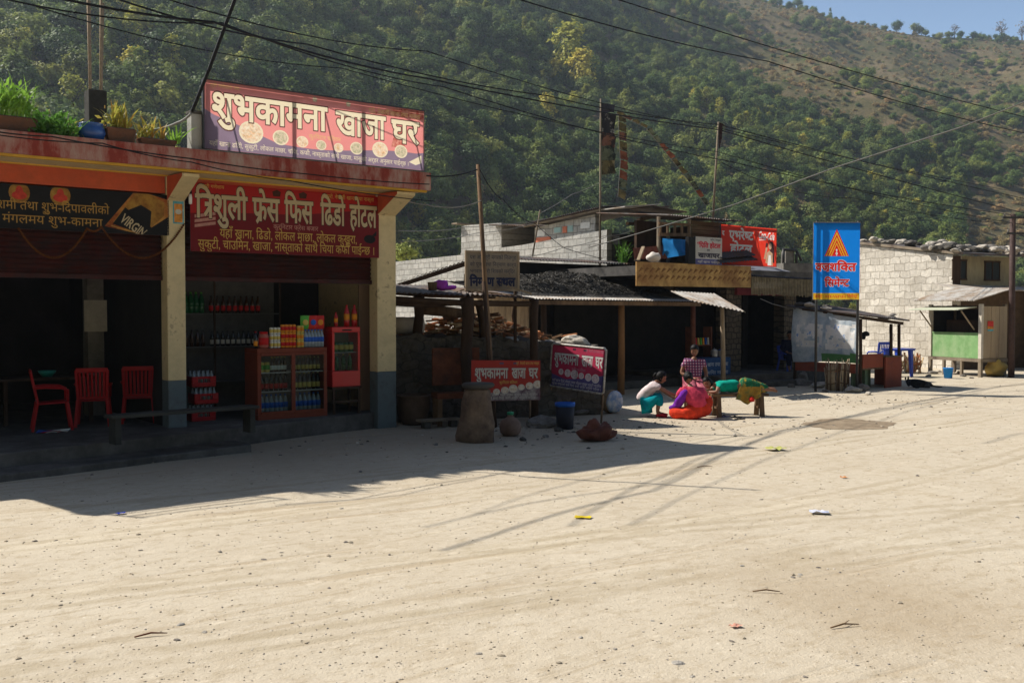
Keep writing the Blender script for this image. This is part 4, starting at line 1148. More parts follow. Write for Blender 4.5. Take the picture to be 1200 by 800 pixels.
def drink_mesh(kind, a, b, c):
    key = (kind, a.name, b.name, c.name)
    if key not in DM:
        o = bottle_mesh(kind).build(kind, [a, b, c]); DM[key] = o.data; bpy.data.objects.remove(o)
    return DM[key]
gl_brown = mat('glass_brown', (.05, .018, .006), .15, .1, spec=.6); gl_green = mat('glass_green', (.01, .1, .03), .15, .1, spec=.6); gl_clear = mat('glass_pale', (.25, .3, .33), .15, .1, spec=.6); gl_dark = mat('glass_dark', (.012, .012, .012), .15, .1, spec=.6)
lb_w = mat('label_white', (.7, .68, .6), .5, .1); lb_r = mat('label_red', (.55, .02, .02), .5, .1); lb_y = mat('label_gold', (.65, .5, .12), .5, .1); lb_b = mat('label_blue', (.03, .12, .5), .5, .1); lb_o = mat('label_orange', (.75, .28, .03), .5, .1); lb_g = mat('label_green', (.1, .4, .05), .5, .1)
red_l = mat('red_drink', (.45, .02, .02), .2, .1, spec=.5); cap_k = black_paint
def drink(name, lab, cat, group, me, lx, ly, lz, s=1.0):
    o = bpy.data.objects.new(name, me); COL.objects.link(o); o.location = B.w(lx, ly, lz); o.rotation_euler = (0, 0, rg.uniform(0, 6)); o.scale = (s, s, s)
    return tag(o, lab, cat, group)
yr = .03 + .14
def row(x0, x1, n, y, z, kind, a, b, c, name, lab, group, s=1.0, jit=.003):
    for i in range(n):
        drink(name, lab, 'bottle' if 'bottle' in name else 'can' if 'can' in name else 'jar', group, drink_mesh(kind, a, b, c), x0 + (x1 - x0) * (i + .5) / n + rg.uniform(-jit, jit), y + rg.uniform(-jit, jit), z, s)
L0, L1, R0, R1 = cl0 + .08, cl0 + cw / 2 - .05, cl0 + cw / 2 + .05, cl1 - .08
row(L0, L0 + .19, 2, yr, FL + .793, 'can', lb_y, lb_g, cap_k, 'drink_can', 'yellow-green can on the top shelf of the cooler behind its first glass door', 'yellow-green cans in the cooler', 1.5)
row(L0 + .2, L1 - .02, 5, yr, FL + .793, 'beer', gl_brown, lb_w, lb_y, 'beer_bottle', 'brown bottle with a white label on the top cooler shelf behind the first glass door', 'white-labelled bottles behind the first cooler door', .95)
row(R0, R1, 7, yr, FL + .793, 'beer', gl_brown, lb_y, lb_y, 'beer_bottle', 'brown bottle with a gold label on the top cooler shelf behind the second glass door', 'gold-labelled bottles on the top shelf of the cooler', .9)
row(L0, L1, 6, yr, FL + .473, 'beer', gl_dark, lb_r, cap_k, 'cola_bottle', 'dark bottle with a red and white label on the middle cooler shelf', 'red-labelled bottles in the cooler', 1.08)
row(R0, R1, 6, yr, FL + .473, 'beer', gl_dark, lb_y, lb_y, 'beer_bottle', 'dark bottle with a gold label on the middle cooler shelf', 'gold-labelled bottles on the middle shelf of the cooler', 1.08)
row(L0, L1, 6, yr, FL + .092, 'big', gl_clear, lb_b, lb_b, 'water_bottle', 'blue-labelled water bottle at the bottom of the cooler behind the first glass door', 'water bottles at the bottom of the cooler, first door', 1.0)
row(R0, R1, 6, yr, FL + .092, 'big', gl_clear, lb_b, lb_b, 'water_bottle', 'blue-labelled water bottle at the bottom of the cooler behind the second glass door', 'water bottles at the bottom of the cooler, second door', 1.0)
tz = FL + ch + .001; yt = .16
drink('bottle', 'small dark sauce bottle at the shelf end of the cooler top', 'bottle', None, drink_mesh('beer', gl_dark, lb_o, lb_r), cl0 - .0 + .02, yt, tz, 1.05)
drink('sweets_jar', 'big plastic jar with a red and white label and red lid on the cooler', 'jar', None, drink_mesh('jar', mat('jar_plastic', (.4, .12, .09), .3, .1), lb_r, lb_r), cl0 + .16, yt, tz, 1.12)
def stack(x, n, a, b, lab, group, s=1.0):
    for k in range(n): drink('drink_can', lab, 'can', group, drink_mesh('can', a, b, cap_k), x, yt + rg.uniform(-.004, .004), tz + k * .117 * s, s)
for i in range(3): stack(cl0 + .30 + i * .065, 3, lb_w, lb_y, 'white and yellow can in the three-high stacks on the cooler beside the jar', 'white and yellow cans stacked on the cooler')
for i in range(4): stack(cl0 + .505 + i * .07, 3, lb_o, lb_r, 'orange can in the tall stacks in the middle of the cooler top', 'orange cans stacked on the cooler', 1.14)
for i in range(2): stack(cl0 + .80 + i * .066, 3, lb_y, lb_o, 'gold can in the stacks between the orange cans and the water bottles', 'gold cans stacked on the cooler', 1.08)
row(cl0 + .9, cl1 - .02, 6, yt, tz, 'big', gl_clear, lb_b, lb_b, 'water_bottle', 'water bottle with blue label standing in the row on top of the cooler', 'water bottles standing on the cooler', .95)
def packet(x, y, z, m_, lab, w_=.17, h_=.24):
    t = thing('snack_packet', lab, 'packet', B.w(x, y, z), ANG); m = MB(); vs = []; n = 5
    for j in range(n + 1):
        for i in range(n + 1):
            a = i / n; b = j / n; pf = .035 * math.sin(math.pi * a) ** .5 * math.sin(math.pi * b) ** .6 if 0 < a < 1 and 0 < b < 1 else 0
            vs.append((-w_ / 2 + a * w_, -pf, b * h_))
    k = len(vs); vs += [(x_, -y_, z_) for x_, y_, z_ in vs]
    fs = []
    for j in range(n):
        for i in range(n):
            q = j * (n + 1) + i; fs.append((q, q + 1, q + n + 2, q + n + 1)); fs.append((k + q, k + q + n + 1, k + q + n + 2, k + q + 1))
    m.add(vs, fs, 0, True); m.build('bag', m_[0], t, fix=False)
    m = MB(); m.sphere((0, -.03, h_ * .5), (w_ * .32, .012, h_ * .22), 12, 6); m.build('emblem', m_[1], t)
pz = tz + .325
packet(cl0 + .98, yt + .12, tz + .31, (mat('packet_green', (.12, .42, .06), .3, .1), lb_y), 'green snack packet propped above the water bottles on the cooler')
packet(cl0 + 1.13, yt + .12, tz + .31, (mat('packet_red', (.6, .04, .03), .3, .1), lb_b), 'red snack packet with a blue emblem, between the green and the other red one')
packet(cl0 + 1.27, yt + .12, tz + .31, (mat('packet_red', (.6, .04, .03), .3, .1), lb_o), 'red snack packet with an orange emblem, next to the small red fridge')
# a crate under the packets keeps them up
pb = thing('carton', 'brown carton behind the water bottles under the snack packets', 'box', B.w(cl0 + 1.1, .34, tz), ANG)
m = MB(); m.box(-.24, .24, -.055, .14, 0, .305); m.build('box', mat('cardboard', (.3, .2, .11), .9, .1), pb, bevel=.004)

# small red countertop fridge on a dark stand
fx0, fx1 = bx(390, 420, .12), bx(423, 420, .12); fz0 = bz(405, 453, .12); fz1 = bz(405, 383, .12); fw = fx1 - fx0
sdn = thing('stand', 'dark wooden stand under the small red fridge', 'stand', B.w(fx0, .12, FL), ANG)
m = MB(); m.box(-.01, fw + .01, 0, .42, fz0 - FL - .04, fz0 - FL); m.build('top', wood_dark, sdn)
for x in (.01, fw - .05):
    for y in (.01, .37):
        m = MB(); m.box(x, x + .04, y, y + .04, 0, fz0 - FL - .041); m.build('leg', wood_dark, sdn)
m = MB(); m.box(.051, fw - .051, .02, .04, .2, .24); m.build('rail', wood_dark, sdn)
fr = thing('mini_fridge', 'small red glass-fronted drinks fridge on a stand by the door post', 'fridge', B.w(fx0, .12, fz0 + .001), ANG)
fh = fz1 - fz0; red_f = mat('fridge_red', (.62, .012, .014), .3, .05, 3, spec=.5)
m = MB(); m.box(0, fw, .02, .4, 0, .28); m.box(0, .05, .02, .4, .281, fh - .1); m.box(fw - .05, fw, .02, .4, .281, fh - .1); m.box(0, fw, .02, .4, fh - .099, fh); m.box(.051, fw - .051, .36, .4, .281, fh - .1, 1)
m.build('cabinet', [red_f, mat('cooler_inside', (.22, .22, .21), .6, .1)], fr, bevel=.012)
m = MB(); m.box(.055, fw - .055, .025, .032, .282, fh - .101); m.build('door', glass('cooler_glass'), fr)
m = MB(); m.box(.06, fw - .06, .06, .35, .6, .608); m.build('shelf', mat('wire_shelf', (.5, .5, .5), .4, .05, metal=.5), fr)
m = MB(); m.box(fw * .35, fw * .68, .008, .019, fh - .07, fh - .045); m.build('handle', black_paint, fr)
row(fx0 + .08, fx1 - .08, 4, .26, fz0 + .612, 'can', gl_green, lb_y, cap_k, 'drink_can', 'green and yellow can on the shelf of the small red fridge', 'cans in the small red fridge', 1.55)
row(fx0 + .08, fx1 - .08, 3, .26, fz0 + .285, 'big', gl_green, gl_green, lb_y, 'soda_bottle', 'green bottle behind the glass of the small red fridge', 'green bottles in the small red fridge', .9)
for i, (dx, s) in enumerate(((.12, .8), (.3, 1.2), (.43, 1.2))):
    drink('soda_bottle', ['short red soda bottle on the small red fridge', 'tall red soda bottle on the small red fridge, the middle one', 'tall red soda bottle on the small red fridge, nearest the door post'][i], 'bottle', None, drink_mesh('big', red_l, lb_o, lb_r), fx0 + dx * fw / .47, .27, fz1 + .002, s)
dp_ = thing('wooden_door', 'plain pinkish plywood door leaf standing open behind the small red fridge', 'door', B.w(bx(421, 400, .5), .5, FL), ANG)
m = MB(); m.box(0, bx(437, 400, .5) - bx(421, 400, .5) + .12, 0, .04, 0, bz(425, 334, .5) - FL); m.build('leaf', mat('ply_pink', (.3, .2, .13), .7, .15, 4, stretch=(1, 1, .2)), dp_)
# glass shelves with bottles behind the pillar
gs0, gs1 = bx(215, 400, 1.6), bx(330, 400, 1.6)
gs = thing('shelf_unit', 'tall glass display shelf with bottles at the back of the second bay', 'shelf', B.w(gs0, 1.6, FL), ANG)
sw = gs1 - gs0; zz = [bz(250, y, 1.6) - FL for y in (488, 447, 406, 367, 332)]
m = MB()
for x in (0, sw * .3, sw * .98): m.box(x, x + .03, 0, .03, 0, zz[4] + .1)
m.build('upright', wood_dark, gs)
for z in zz[1:4]:
    m = MB(); m.box(.0, sw, .031, .32, z - .02, z); m.build('shelf', mat('shelf_grey', (.13, .13, .125), .6, .1), gs)
m = MB(); m.box(0, sw, .33, .35, 0, zz[4] + .1); m.build('back', mat('shelf_back', (.1, .1, .095), .7, .2), gs)
row(gs0 + .04, gs0 + .42, 4, 1.74, FL + zz[3] + .001, 'big', gl_green, gl_green, lb_g, 'soda_bottle', 'green soda bottle at the pillar end of the top display shelf', 'green bottles on the glass display shelf', 1.15)
row(gs0 + .5, gs0 + 1.5, 9, 1.74, FL + zz[3] + .001, 'beer', gl_brown, lb_r, cap_k, 'beer_bottle', 'brown bottle with a red label on the top display shelf', 'red-labelled bottles on the top display shelf', 1.15)
row(gs0 + .05, gs0 + .45, 4, 1.74, FL + zz[2] + .001, 'beer', gl_brown, gl_brown, cap_k, 'liquor_bottle', 'plain brown bottle at the pillar end of the second display shelf', 'plain brown bottles on the second display shelf', 1.1)
row(gs0 + .52, gs0 + 1.5, 10, 1.74, FL + zz[2] + .001, 'beer', gl_dark, lb_w, cap_k, 'liquor_bottle', 'dark bottle with a pale label on the second display shelf', 'pale-labelled dark bottles on the second display shelf', 1.0)
# red bottle crates
def crate(label, x, y, z):
    t = thing('bottle_crate', label, 'crate', B.w(x, y, z), ANG)
    m = MB(); a, b, h = .2, .15, .17
    m.box(-a, a, -b, b, 0, .02)
    for s in (-1, 1): m.box(s * a - .008, s * a + .008, -b + .009, b - .009, .021, h)
    m.box(-a, a, b - .008, b + .008, .021, h)
    m.box(-a, a, -b - .008, -b + .008, .021, .07); m.box(-a, -.1, -b - .008, -b + .008, .071, h); m.box(.1, a, -b - .008, -b + .008, .071, h); m.box(-.099, .099, -b - .008, -b + .008, .13, h)
    m.build('crate', plastic_red, t, bevel=.005)
    m = MB(); m.box(-.2, .2, -.004, .004, .021, .15)
    for i in range(-2, 3): m.box(i * .075 - .003, i * .075 + .003, -b + .01, -.005, .021, .15); m.box(i * .075 - .003, i * .075 + .003, .005, b - .01, .021, .15)
    m.build('divider', plastic_red, t)
crx = bx(237, 480, .7)
for k, lab in enumerate(('red bottle crate at the bottom of the stack behind the pillar', 'red bottle crate in the middle of the stack of three', 'red bottle crate on top of the stack of three')):
    z = FL + .001 + k * .285
    crate(lab, crx + (-.03, .02, -.02)[k], .7, z)
    for i in range(5):
        for j in range(2):
            drink('empty_bottle', 'empty glass bottle standing in the ' + ('bottom', 'middle', 'top')[k] + ' red crate', 'bottle', 'bottles in the ' + ('bottom', 'middle', 'top')[k] + ' red crate', drink_mesh('beer', gl_clear, gl_clear, gl_dark), crx + (-.03, .02, -.02)[k] - .155 + i * .077, .7 - .08 + j * .15, z + .022, .94)
tr = thing('plastic_wrapper', 'crumpled red and blue plastic wrapper on the shop floor edge', 'wrapper', floor_at(65, 507), .4)
m = MB()
for i in range(10):
    p = [Vector((rg.uniform(-.28, .28), rg.uniform(-.1, .1), rg.uniform(0.0, .05))) for _ in range(4)]; m.add(p, [(0, 1, 2, 3)], i % 3, False)
m.build('wrapper', [lb_r, lb_b, lb_w], tr, fix=False)
# ================================================================ the yard between the shops
rg = random.Random(21)
def rock_mesh(seed, n=3, flat=.7):
    bm = bmesh.new(); bmesh.ops.create_icosphere(bm, subdivisions=n, radius=.5)
    for v in bm.verts:
        p = v.co * 1.0
        k = 1 + .38 * noise.noise(p * 1.6 + Vector((seed * 3.1, 0, 0))) + .16 * noise.noise(p * 4 + Vector((0, seed, 0)))
        c = noise.cell(p * 2.2 + Vector((seed, seed, 0))) * .12
        v.co = p * (k + c); v.co.z *= flat
    me = bpy.data.meshes.new('stone'); bm.to_mesh(me); bm.free()
    return me
ROCKS = [rock_mesh(i, 3, f) for i, f in ((1, .7), (2, .6), (3, .8), (4, .55))]
ROCKV = {}
def rock(loc, size, k=0, m=None, label=None, group=None, rz=0, cat='stone', name='stone'):
    m = m or stone_grey
    key = (k, m.name)
    if key not in ROCKV:
        me = ROCKS[k].copy(); me.materials.append(m); ROCKV[key] = me
    o = bpy.data.objects.new(name, ROCKV[key]); COL.objects.link(o)
    s = size if hasattr(size, '__len__') else (size, size, size)
    o.scale = s; o.location = (loc[0], loc[1], loc[2] + s[2] * .22); o.rotation_euler = (rg.uniform(-.2, .2), rg.uniform(-.2, .2), rz)
    return tag(o, label, cat, group)

WF = Frame(-2.0, 18.9, R(20))
# raised terrace with a rough dark stone face
tw = thing('terrace_wall', 'rough dark stone wall of a raised terrace behind the stump and signboards', 'wall', WF.o, WF.ang)
wl = 4.05
m = MB(); nx, nz = 60, 24
vs = []; fs = []
for j in range(nz + 1):
    for i in range(nx + 1):
        x = -.2 + (wl + .2) * i / nx; top = 1.62 - .22 * max(0, x - 1.2) / 3 + .09 * noise.noise((x * 2.3, 1, 4)) + .07 * noise.noise((x * 6, 2, 4))
        z = -.1 + (top + .1) * j / nz
        vs.append((x, .09 * noise.noise((x * 2.4, z * 3.2, 1)) + .06 * noise.noise((x * 7, z * 8, 2)) + .12 * j / nz, z))
k = len(vs)
for j in range(9):
    for i in range(nx + 1):
        x = -.2 + (wl + .2) * i / nx; t = (j + 1) / 9
        top = 1.62 - .22 * max(0, x - 1.2) / 3 + .09 * noise.noise((x * 2.3, 1 + t * 2, 4)) + .07 * noise.noise((x * 6, 2 + t * 5, 4))
        vs.append((x, .12 + 3.1 * t, top))
for j in range(nz + 9):
    for i in range(nx):
        a = j * (nx + 1) + i; fs.append((a, a + 1, a + nx + 2, a + nx + 1))
m.add(vs, fs, 0, False); m.box(-.19, wl - .02, .3, 3.2, -.1, 1.15, 0)
wallm = blockmat('rough_stone_wall', 0, (.12, .105, .085), (.085, .075, .062), (.065, .058, .048), .42, .21, .012, .16, 1.0, (.06, .05, .04), .8)
m.build('wall', wallm, tw, fix=False)
def on_wall(px, py, y=.6): return WF.hit(px, py, y)
for i, (px, py, y, s, k, mt, lab) in enumerate([(675, 402, .5, (.62, .5, .42), 0, stone_pale, 'big pale rock on the terrace wall above the tilted framed signboard'), (640, 396, .4, (.34, .3, .2), 1, stone_grey, 'grey stone on the terrace wall to the left of the big pale rock'),
                                         (600, 392, .5, (.4, .3, .2), 2, stone_pale, 'pale rubble stone on the terrace wall behind the leaning pole'), (655, 394, .7, (.3, .25, .2), 3, stone_grey, 'small grey stone right beside the big pale rock'), (582, 395, .35, (.3, .25, .18), 1, stone_grey, 'flat stone at the terrace edge near the forked post')]):
    h = WF.hit(px, py, y); z = 1.55 - .22 * max(0, h.x - 1.2) / 3
    rock(WF.w(h.x, y, z), s, k, mt, lab, None, rg.uniform(0, 6))
# firewood heaped on the terrace
fw_m = [mat('firewood_red', (.48, .21, .1), .85, .35, 8, .2, 40), mat('firewood_brown', (.2, .12, .07), .85, .35, 8, .2, 40), mat('firewood_pale', (.6, .45, .28), .85, .3, 8, .2, 40)]
fx = WF.hit(560, 370, 1.4).x
fp = thing('firewood_pile', 'heap of split red-brown firewood lying on the terrace under the shed roof', 'firewood', WF.w(fx - .1, 1.5, 1.55), WF.ang)
m = MB()
for i in range(340):
    x = rg.gauss(-.1, .75); y = rg.uniform(-.5, .6); h = max(.05, .62 * math.exp(-(x / 1.15) ** 2) * (1 - abs(y) * .5)); z = rg.uniform(-.05, h)
    a = rg.uniform(-1, 1) * 1.3; L = rg.uniform(.18, .55); d = Vector((math.cos(a), math.sin(a), rg.uniform(-.3, .3))).normalized() * L / 2
    m.beam(Vector((x, y, z)) - d, Vector((x, y, z)) + d, rg.uniform(.02, .07), rg.uniform(.02, .06), rg.choice([0, 0, 1, 1, 2]))
o = m.build('split_logs', fw_m, fp); o['kind'] = 'stuff'
lg = WF.hit(520, 366, 1.2)
l_ = thing('log', 'thick round brown log lying across the firewood heap', 'log', WF.w(lg.x, 1.15, lg.z), WF.ang + .1)
m = MB(); m.tube([(-.5, 0, .05), (0, .02, .02), (.5, .05, -.03)], [.1, .11, .1], 10); m.build('log', wood_mid, l_)
dr = WF.hit(478, 373, 1.0)
d_ = thing('drum', 'whitish plastic drum lying on its side on the terrace by the corner shop', 'drum', WF.w(dr.x, 1.0, 1.62 + .2), WF.ang + .1)
m = MB(); m.lathe([(.12, -.32), (.17, -.3), (.175, -.1), (.165, 0), (.175, .1), (.17, .3), (.12, .32)], 16, M=Matrix.Rotation(R(90), 4, 'Y')); m.build('drum', mat('plastic_white', (.62, .56, .5), .5, .1), d_)

# the tin-roofed shed
shd = thing('shed', 'rickety open shed of crooked posts under a thin rusty tin roof', 'shed', WF.o, WF.ang)
e0 = WF.hit(460, 342, -.75); e1 = WF.hit(629, 350, -.75)
b0 = Vector((e0.x, 2.0, e0.z + .22)); b1 = Vector((e1.x, 2.0, e1.z + .2))
m = MB(); m.corr(e0, (e0.x + 1.5, e0.y, e0.z - .05), (e0.x + 1.5, 2.0, b0.z - .03), b0, .1, .016, 3, 0, .006); m.build('roof_sheet', tin_dark, shd, fix=False)
m = MB(); m.corr((e0.x + 1.42, e0.y + .1, e0.z - .02), (e1.x, e1.y, e1.z), b1, (e0.x + 1.42, 2.0, b0.z), .1, .016, 3, 0, .006); m.build('roof_sheet', tin_rust, shd, fix=False)
for a, b in (((e0.x, -.6, e0.z - .12), (e1.x - .05, -.6, e1.z - .1)), ((e0.x, 1.7, b0.z - .14), (e1.x, 1.7, b1.z - .12)), ((e0.x, -.5, e0.z - .2), (e0.x + 1.3, -.5, e0.z - .19))):
    m = MB(); m.tube([a, Vector(a).lerp(Vector(b), .5) - Vector((0, 0, .03)), b], [.05, .06, .05], 8); m.build('beam', wood_dark, shd)
def crook(px, y, py0, py1, r, base=None, lean=0, zb=None):
    a = WF.hit(px, py0, y); b = WF.hit(px + lean, py1, y); b.z = zb if zb is not None else b.z
    m = MB(); pts = [Vector(b).lerp(a, t) + Vector((rg.uniform(-.03, .03), rg.uniform(-.03, .03), 0)) * (0 if t in (0, 1) else 1) for t in (0, .3, .6, .85, 1)]
    m.tube(pts, [r * 1.1, r, r * .95, r, r * 1.15], 8); m.build('post', wood_dark if r > .06 else wood_mid, shd)
crook(491, .5, 347, 390, .1, zb=1.45)
crook(547, -.55, 349, 450, .12, lean=1, zb=0)
crook(560, .35, 352, 408, .075, lean=7, zb=1.4)
crook(626, -.6, 351, 480, .085, lean=0, zb=0)
crook(602, 1.6, 352, 395, .03, zb=1.45)
for px in (497, 512, 531):     # short props holding the roof sheet up
    a = WF.hit(px, 331, .6)
for px, lab in ((503, 'brown tin can'),):
    pass
cl = WF.hit(517, 337, -.2)
t = thing('cloth_bundle', 'crumpled bright purple cloth lying on the shed roof', 'cloth', WF.w(cl.x, -.2, cl.z - .02), 0)
m = MB(); m.sphere((0, 0, .06), (.16, .1, .1), 14, 9); m.sphere((.14, 0, .02), (.14, .08, .05), 12, 7); m.v = [tuple(Vector(v) * (1 + .35 * noise.noise(Vector(v) * 9))) for v in m.v]
m.build('cloth', mat('cloth_purple', (.33, .05, .42), .8, .3, 9, .3, 30), t)
cl = WF.hit(507, 338, -.2)
t = thing('basket', 'small brown basket on the shed roof beside the purple cloth', 'basket', WF.w(cl.x, -.2, cl.z - .04), 0)
m = MB(); m.lathe([(.001, 0), (.08, .005), (.1, .16), (.09, .16), (.07, .02), (.001, .02)], 12); m.build('basket', wood_mid, t)
pl = WF.hit(600, 340, -.5)
for i, (a, b, w_, lab) in enumerate((((594, 337), (623, 348), .09, 'pale weathered plank lying slanted on the shed roof edge'),)):
    A_, B_ = WF.hit(*a, -.5), WF.hit(*b, -.7)
    t = thing('plank', lab, 'plank', WF.w(A_.x, A_.y, A_.z + .03), WF.ang); m = MB(); m.beam((0, 0, 0), (B_.x - A_.x, B_.y - A_.y, B_.z - A_.z + .03), .1, .03); m.build('plank', wood_pale, t)
for i in range(7):
    px = 548 + i * 8 + rg.uniform(-3, 3); h = WF.hit(px, 342 + i, -.3)
    t = thing('branch', 'dry grey branch among the sticks thrown on the shed roof', 'branch', WF.w(h.x, -.1, h.z - .02), rg.uniform(-.6, .9), 'dry branches on the shed roof'); m = MB(); L = rg.uniform(.4, .9)
    m.tube([(-L / 2, 0, .02), (-L * .1, .03, .07), (L / 2, -.02, .04)], [.018, .015, .008], 6); m.build('branch', wood_grey, t)

# pole that carries the wires above the shed
pa, pb2 = pt(560, 193, 18.6), pt(577, 470, 18.1)
t = thing('wooden_pole', 'leaning rough wooden pole rising through the shed roof with wires tied to its top', 'pole', (pb2.x, pb2.y, 0))
m = MB(); d = pa - pb2; foot = pb2 - d * (pb2.z / d.z)
t.location = foot
m.tube([(0, 0, -.05), d * .35, d * .62, pa - foot], [.06, .055, .045, .035], 9); m.build('pole', wood_mid, t)
m = MB(); k_ = (pt(572, 400, 18.2) - foot); m.tube([(0.02, -.07, 0), k_ * .5 + Vector((0.0, -.085, 0)), (pt(567, 330, 18.25) - foot) + Vector((.0, -.08, 0))], [.045, .04, .035], 8); m.build('splint', wood_dark, t)

# weathered board with a painted notice
P0 = WF.hit(547, 340, -.3); P1 = WF.hit(607, 339, -.3); ztop = (WF.hit(547, 293.5, -.3).z + WF.hit(606, 296, -.3).z) / 2
W = P1.x - P0.x; H = ztop - P0.z
nb = thing('notice_board', 'weathered grey-brown board with dark blue hand-painted writing above the shed roof', 'sign', WF.w(P0.x, -.3, P0.z), WF.ang)
board = mat('board_weathered', (.26, .22, .17), .8, .3, 5, .1, 30, (.14, .11, .08), .4); navy = mat('paint_navy', (.02, .025, .06), .7, .2, 6)
LT = []
for s, yy, hh, wd in (('यस ओमश्री मगरको निजगृह', .8, .095, .9), ('को पुजा तथा निर्माण कार्य', .62, .09, .9), ('भगवान श्री शिवको मन्दिर', .45, .085, .88)):
    LT.append((1, lettering(s.replace('नि', 'िन').replace('शि', 'िश').replace('दि', 'िद'), W * .06, H * yy, width=W * wd, height=H * hh, bold=.012)))
LT.append((1, lettering('िनमा`ण ~सथल', W * .06, H * .12, width=W * .88, height=H * .2, bold=.05)))
printed('painted_face', W, H, [board, navy], LT, nb)
m = MB(); m.box(0, W, .003, .03, 0, H); m.build('board', board, nb)
m = MB()
for z in (-.012, H - .03): m.box(-.03, W + .03, -.012, .034, z, z + .042)
for x in (-.03, W - .012): m.box(x, x + .042, -.011, .033, .031, H - .031)
m.build('frame', wood_pale, nb)
for x in (.04, W - .06):
    m = MB(); m.box(x, x + .05, .035, .085, -(P0.z - 1.5), H * .8); m.build('leg', wood_dark, nb)

# red signboard on two legs, faded and dusty
fl_red = mat('sign_red_faded', (.36, .035, .024), .55, .15, 4, transl=.15); dust = mat('sign_dusty', (.3, .26, .24), .7, .5, 9, col2=(.12, .06, .08), amt=.5, s2=6); cream_o = mat('sign_cream', (.48, .44, .37), .55, .1, 4); purple_o = mat('sign_purple', (.1, .06, .1), .55, .2, 4); food_o = mat('sign_food', (.45, .3, .2), .6, .5, 25, col2=(.65, .6, .5), amt=.5, s2=16)
def food_sign(base, W, H, rot, label, mats_, batt, legs, gap=False):
    t = thing('signboard', label, 'sign', base, 0, rot=rot)
    LT = [(1, [[(0, 0), (W, 0), (W, H * .4), (W * .6, H * .26), (W * .3, H * .2), (0, H * .3)]])]
    dd = [(.36 + i * .12, .22 + .035 * i, .05 + .008 * (i % 3)) for i in range(6)] if not gap else [(.2 + i * .13, .36 - .012 * i, .048 + .01 * (i % 3)) for i in range(6)]
    LT.append((2, [ellipse(W * a, H * b, W * r, H * r * 1.55) for a, b, r in dd])); LT.append((4, [ellipse(W * a, H * b, W * r * .82, H * r * 1.25) for a, b, r in dd]))
    LT.append((3, [[(W * .4 + k, H * .9), (W * .46 + k, H * .9), (W * .46 + k, H * .95), (W * .4 + k, H * .95)] for k in (0, W * .2)]))
    LT.append((5, lettering('प्रो. नेपाली खाना तथा नास्ता', W * .64, H * .895, width=W * .34, height=H * .06, bold=.012)))
    for mi, bold in ((3, .05), (2, .022)):
        LT.append((mi, lettering('शुभकामना', W * .05, H * .56, width=W * .47, height=H * .24, bold=bold))); LT.append((mi, lettering('खाजा', W * .58, H * .56, width=W * .2, height=H * .24, bold=bold))); LT.append((mi, lettering('घर', W * .83, H * .56, width=W * .13, height=H * .24, bold=bold)))
    LT.append((5, lettering('कुरिनटार चितवन', W * .4, H * .42, width=W * .26, height=H * .06, bold=.01)))
    for yy, s in ((.1, 'यहाँ खाना ढिडो लोकल माछा लोकल कुखुरा सुकुटी चाउमिन'), (.02, 'खाजा नास्ताको साथै चिया कफी अर्डर अनुसार पाईन्छ ।')):
        LT.append((2, lettering(s.replace('ढि', 'िढ').replace('मि', 'िम').replace('चि', 'िच'), W * .04, H * yy + .01, width=W * .92, height=H * .055, bold=.005)))
    printed('printed_sheet', W, H, mats_, LT, t)
    sign_frame('frame', W, H, t, .004, .016, (W * .5,) if batt else (), batt and steel_grey or steel_dark)
    if batt:
        m = MB(); pp = [(-.015, 0, .04), (-.015, 0, H - .03), (.03, 0, H + .015), (W - .03, 0, H + .015), (W + .015, 0, H - .03), (W + .015, 0, .03), (W - .03, 0, -.015), (.03, 0, -.015), (-.015, 0, .04)]
        m.tube(pp, .02, 8, caps=False); m.build('rim', mat('rim_pale', (.55, .52, .48), .6, .3, 9, col2=(.2, .13, .09), amt=.3, s2=8), t)
    for x, z in legs:
        m = MB(); m.tube([(x, .025, z), (x, .025, H * .4)], .02, 7); m.build('leg', mat('pole_rusty', (.2, .13, .08), .7, .3, 8), t)
    return t
a0 = pt(552, 470, 17.6); a1 = pt(633, 467, 18.3); W = (a1.xy - a0.xy).length; H = pt(592, 421.5, 17.95).z - pt(592, 468.5, 17.95).z
food_sign(a0, W, H, (R(-2), R(1.5), math.atan2(a1.y - a0.y, a1.x - a0.x)), 'faded red eatery signboard standing low behind the stone stump', [fl_red, dust, cream_o, purple_o, food_o, yel_s], False, ((W * .18, -a0.z - .02), (W * .86, -a1.z - .02)))
wt = [mat('flexb_red', (.42, .035, .08), .5, .1, 3, transl=.3), mat('flexb_purple', (.09, .075, .2), .5, .15, 3, transl=.3), mat('flexb_cream', (.6, .57, .53), .5, .08, 3, transl=.3), mat('flexb_dark', (.08, .03, .05), .5, .1, 3, transl=.5), mat('flexb_food', (.5, .4, .4), .5, .5, 20, transl=.5), mat('flexb_mid', (.35, .2, .25), .5, .2, 6, transl=.5)]
b0_ = pt(644.5, 451, 20.0); b1_ = pt(706.5, 460.5, 18.7); t1_ = pt(711, 410, 18.7); t0_ = pt(647, 402.5, 20.0)
W = (b1_ - b0_).length; H = ((t0_ - b0_).length + (t1_ - b1_).length) / 2
dx = (b1_ - b0_).normalized(); zz_ = ((t0_ - b0_).normalized() + (t1_ - b1_).normalized()).normalized(); yy_ = zz_.cross(dx).normalized(); zz_ = dx.cross(yy_)
Mr = Matrix((dx, yy_, zz_)).transposed()
fs_ = food_sign(b0_, W, H, Mr.to_euler(), 'tilted eatery signboard in a pale metal frame, purple below and half in the sun', wt, True, ((.02, -b0_.z - .05), (W - .02, -b1_.z - .05)), True)

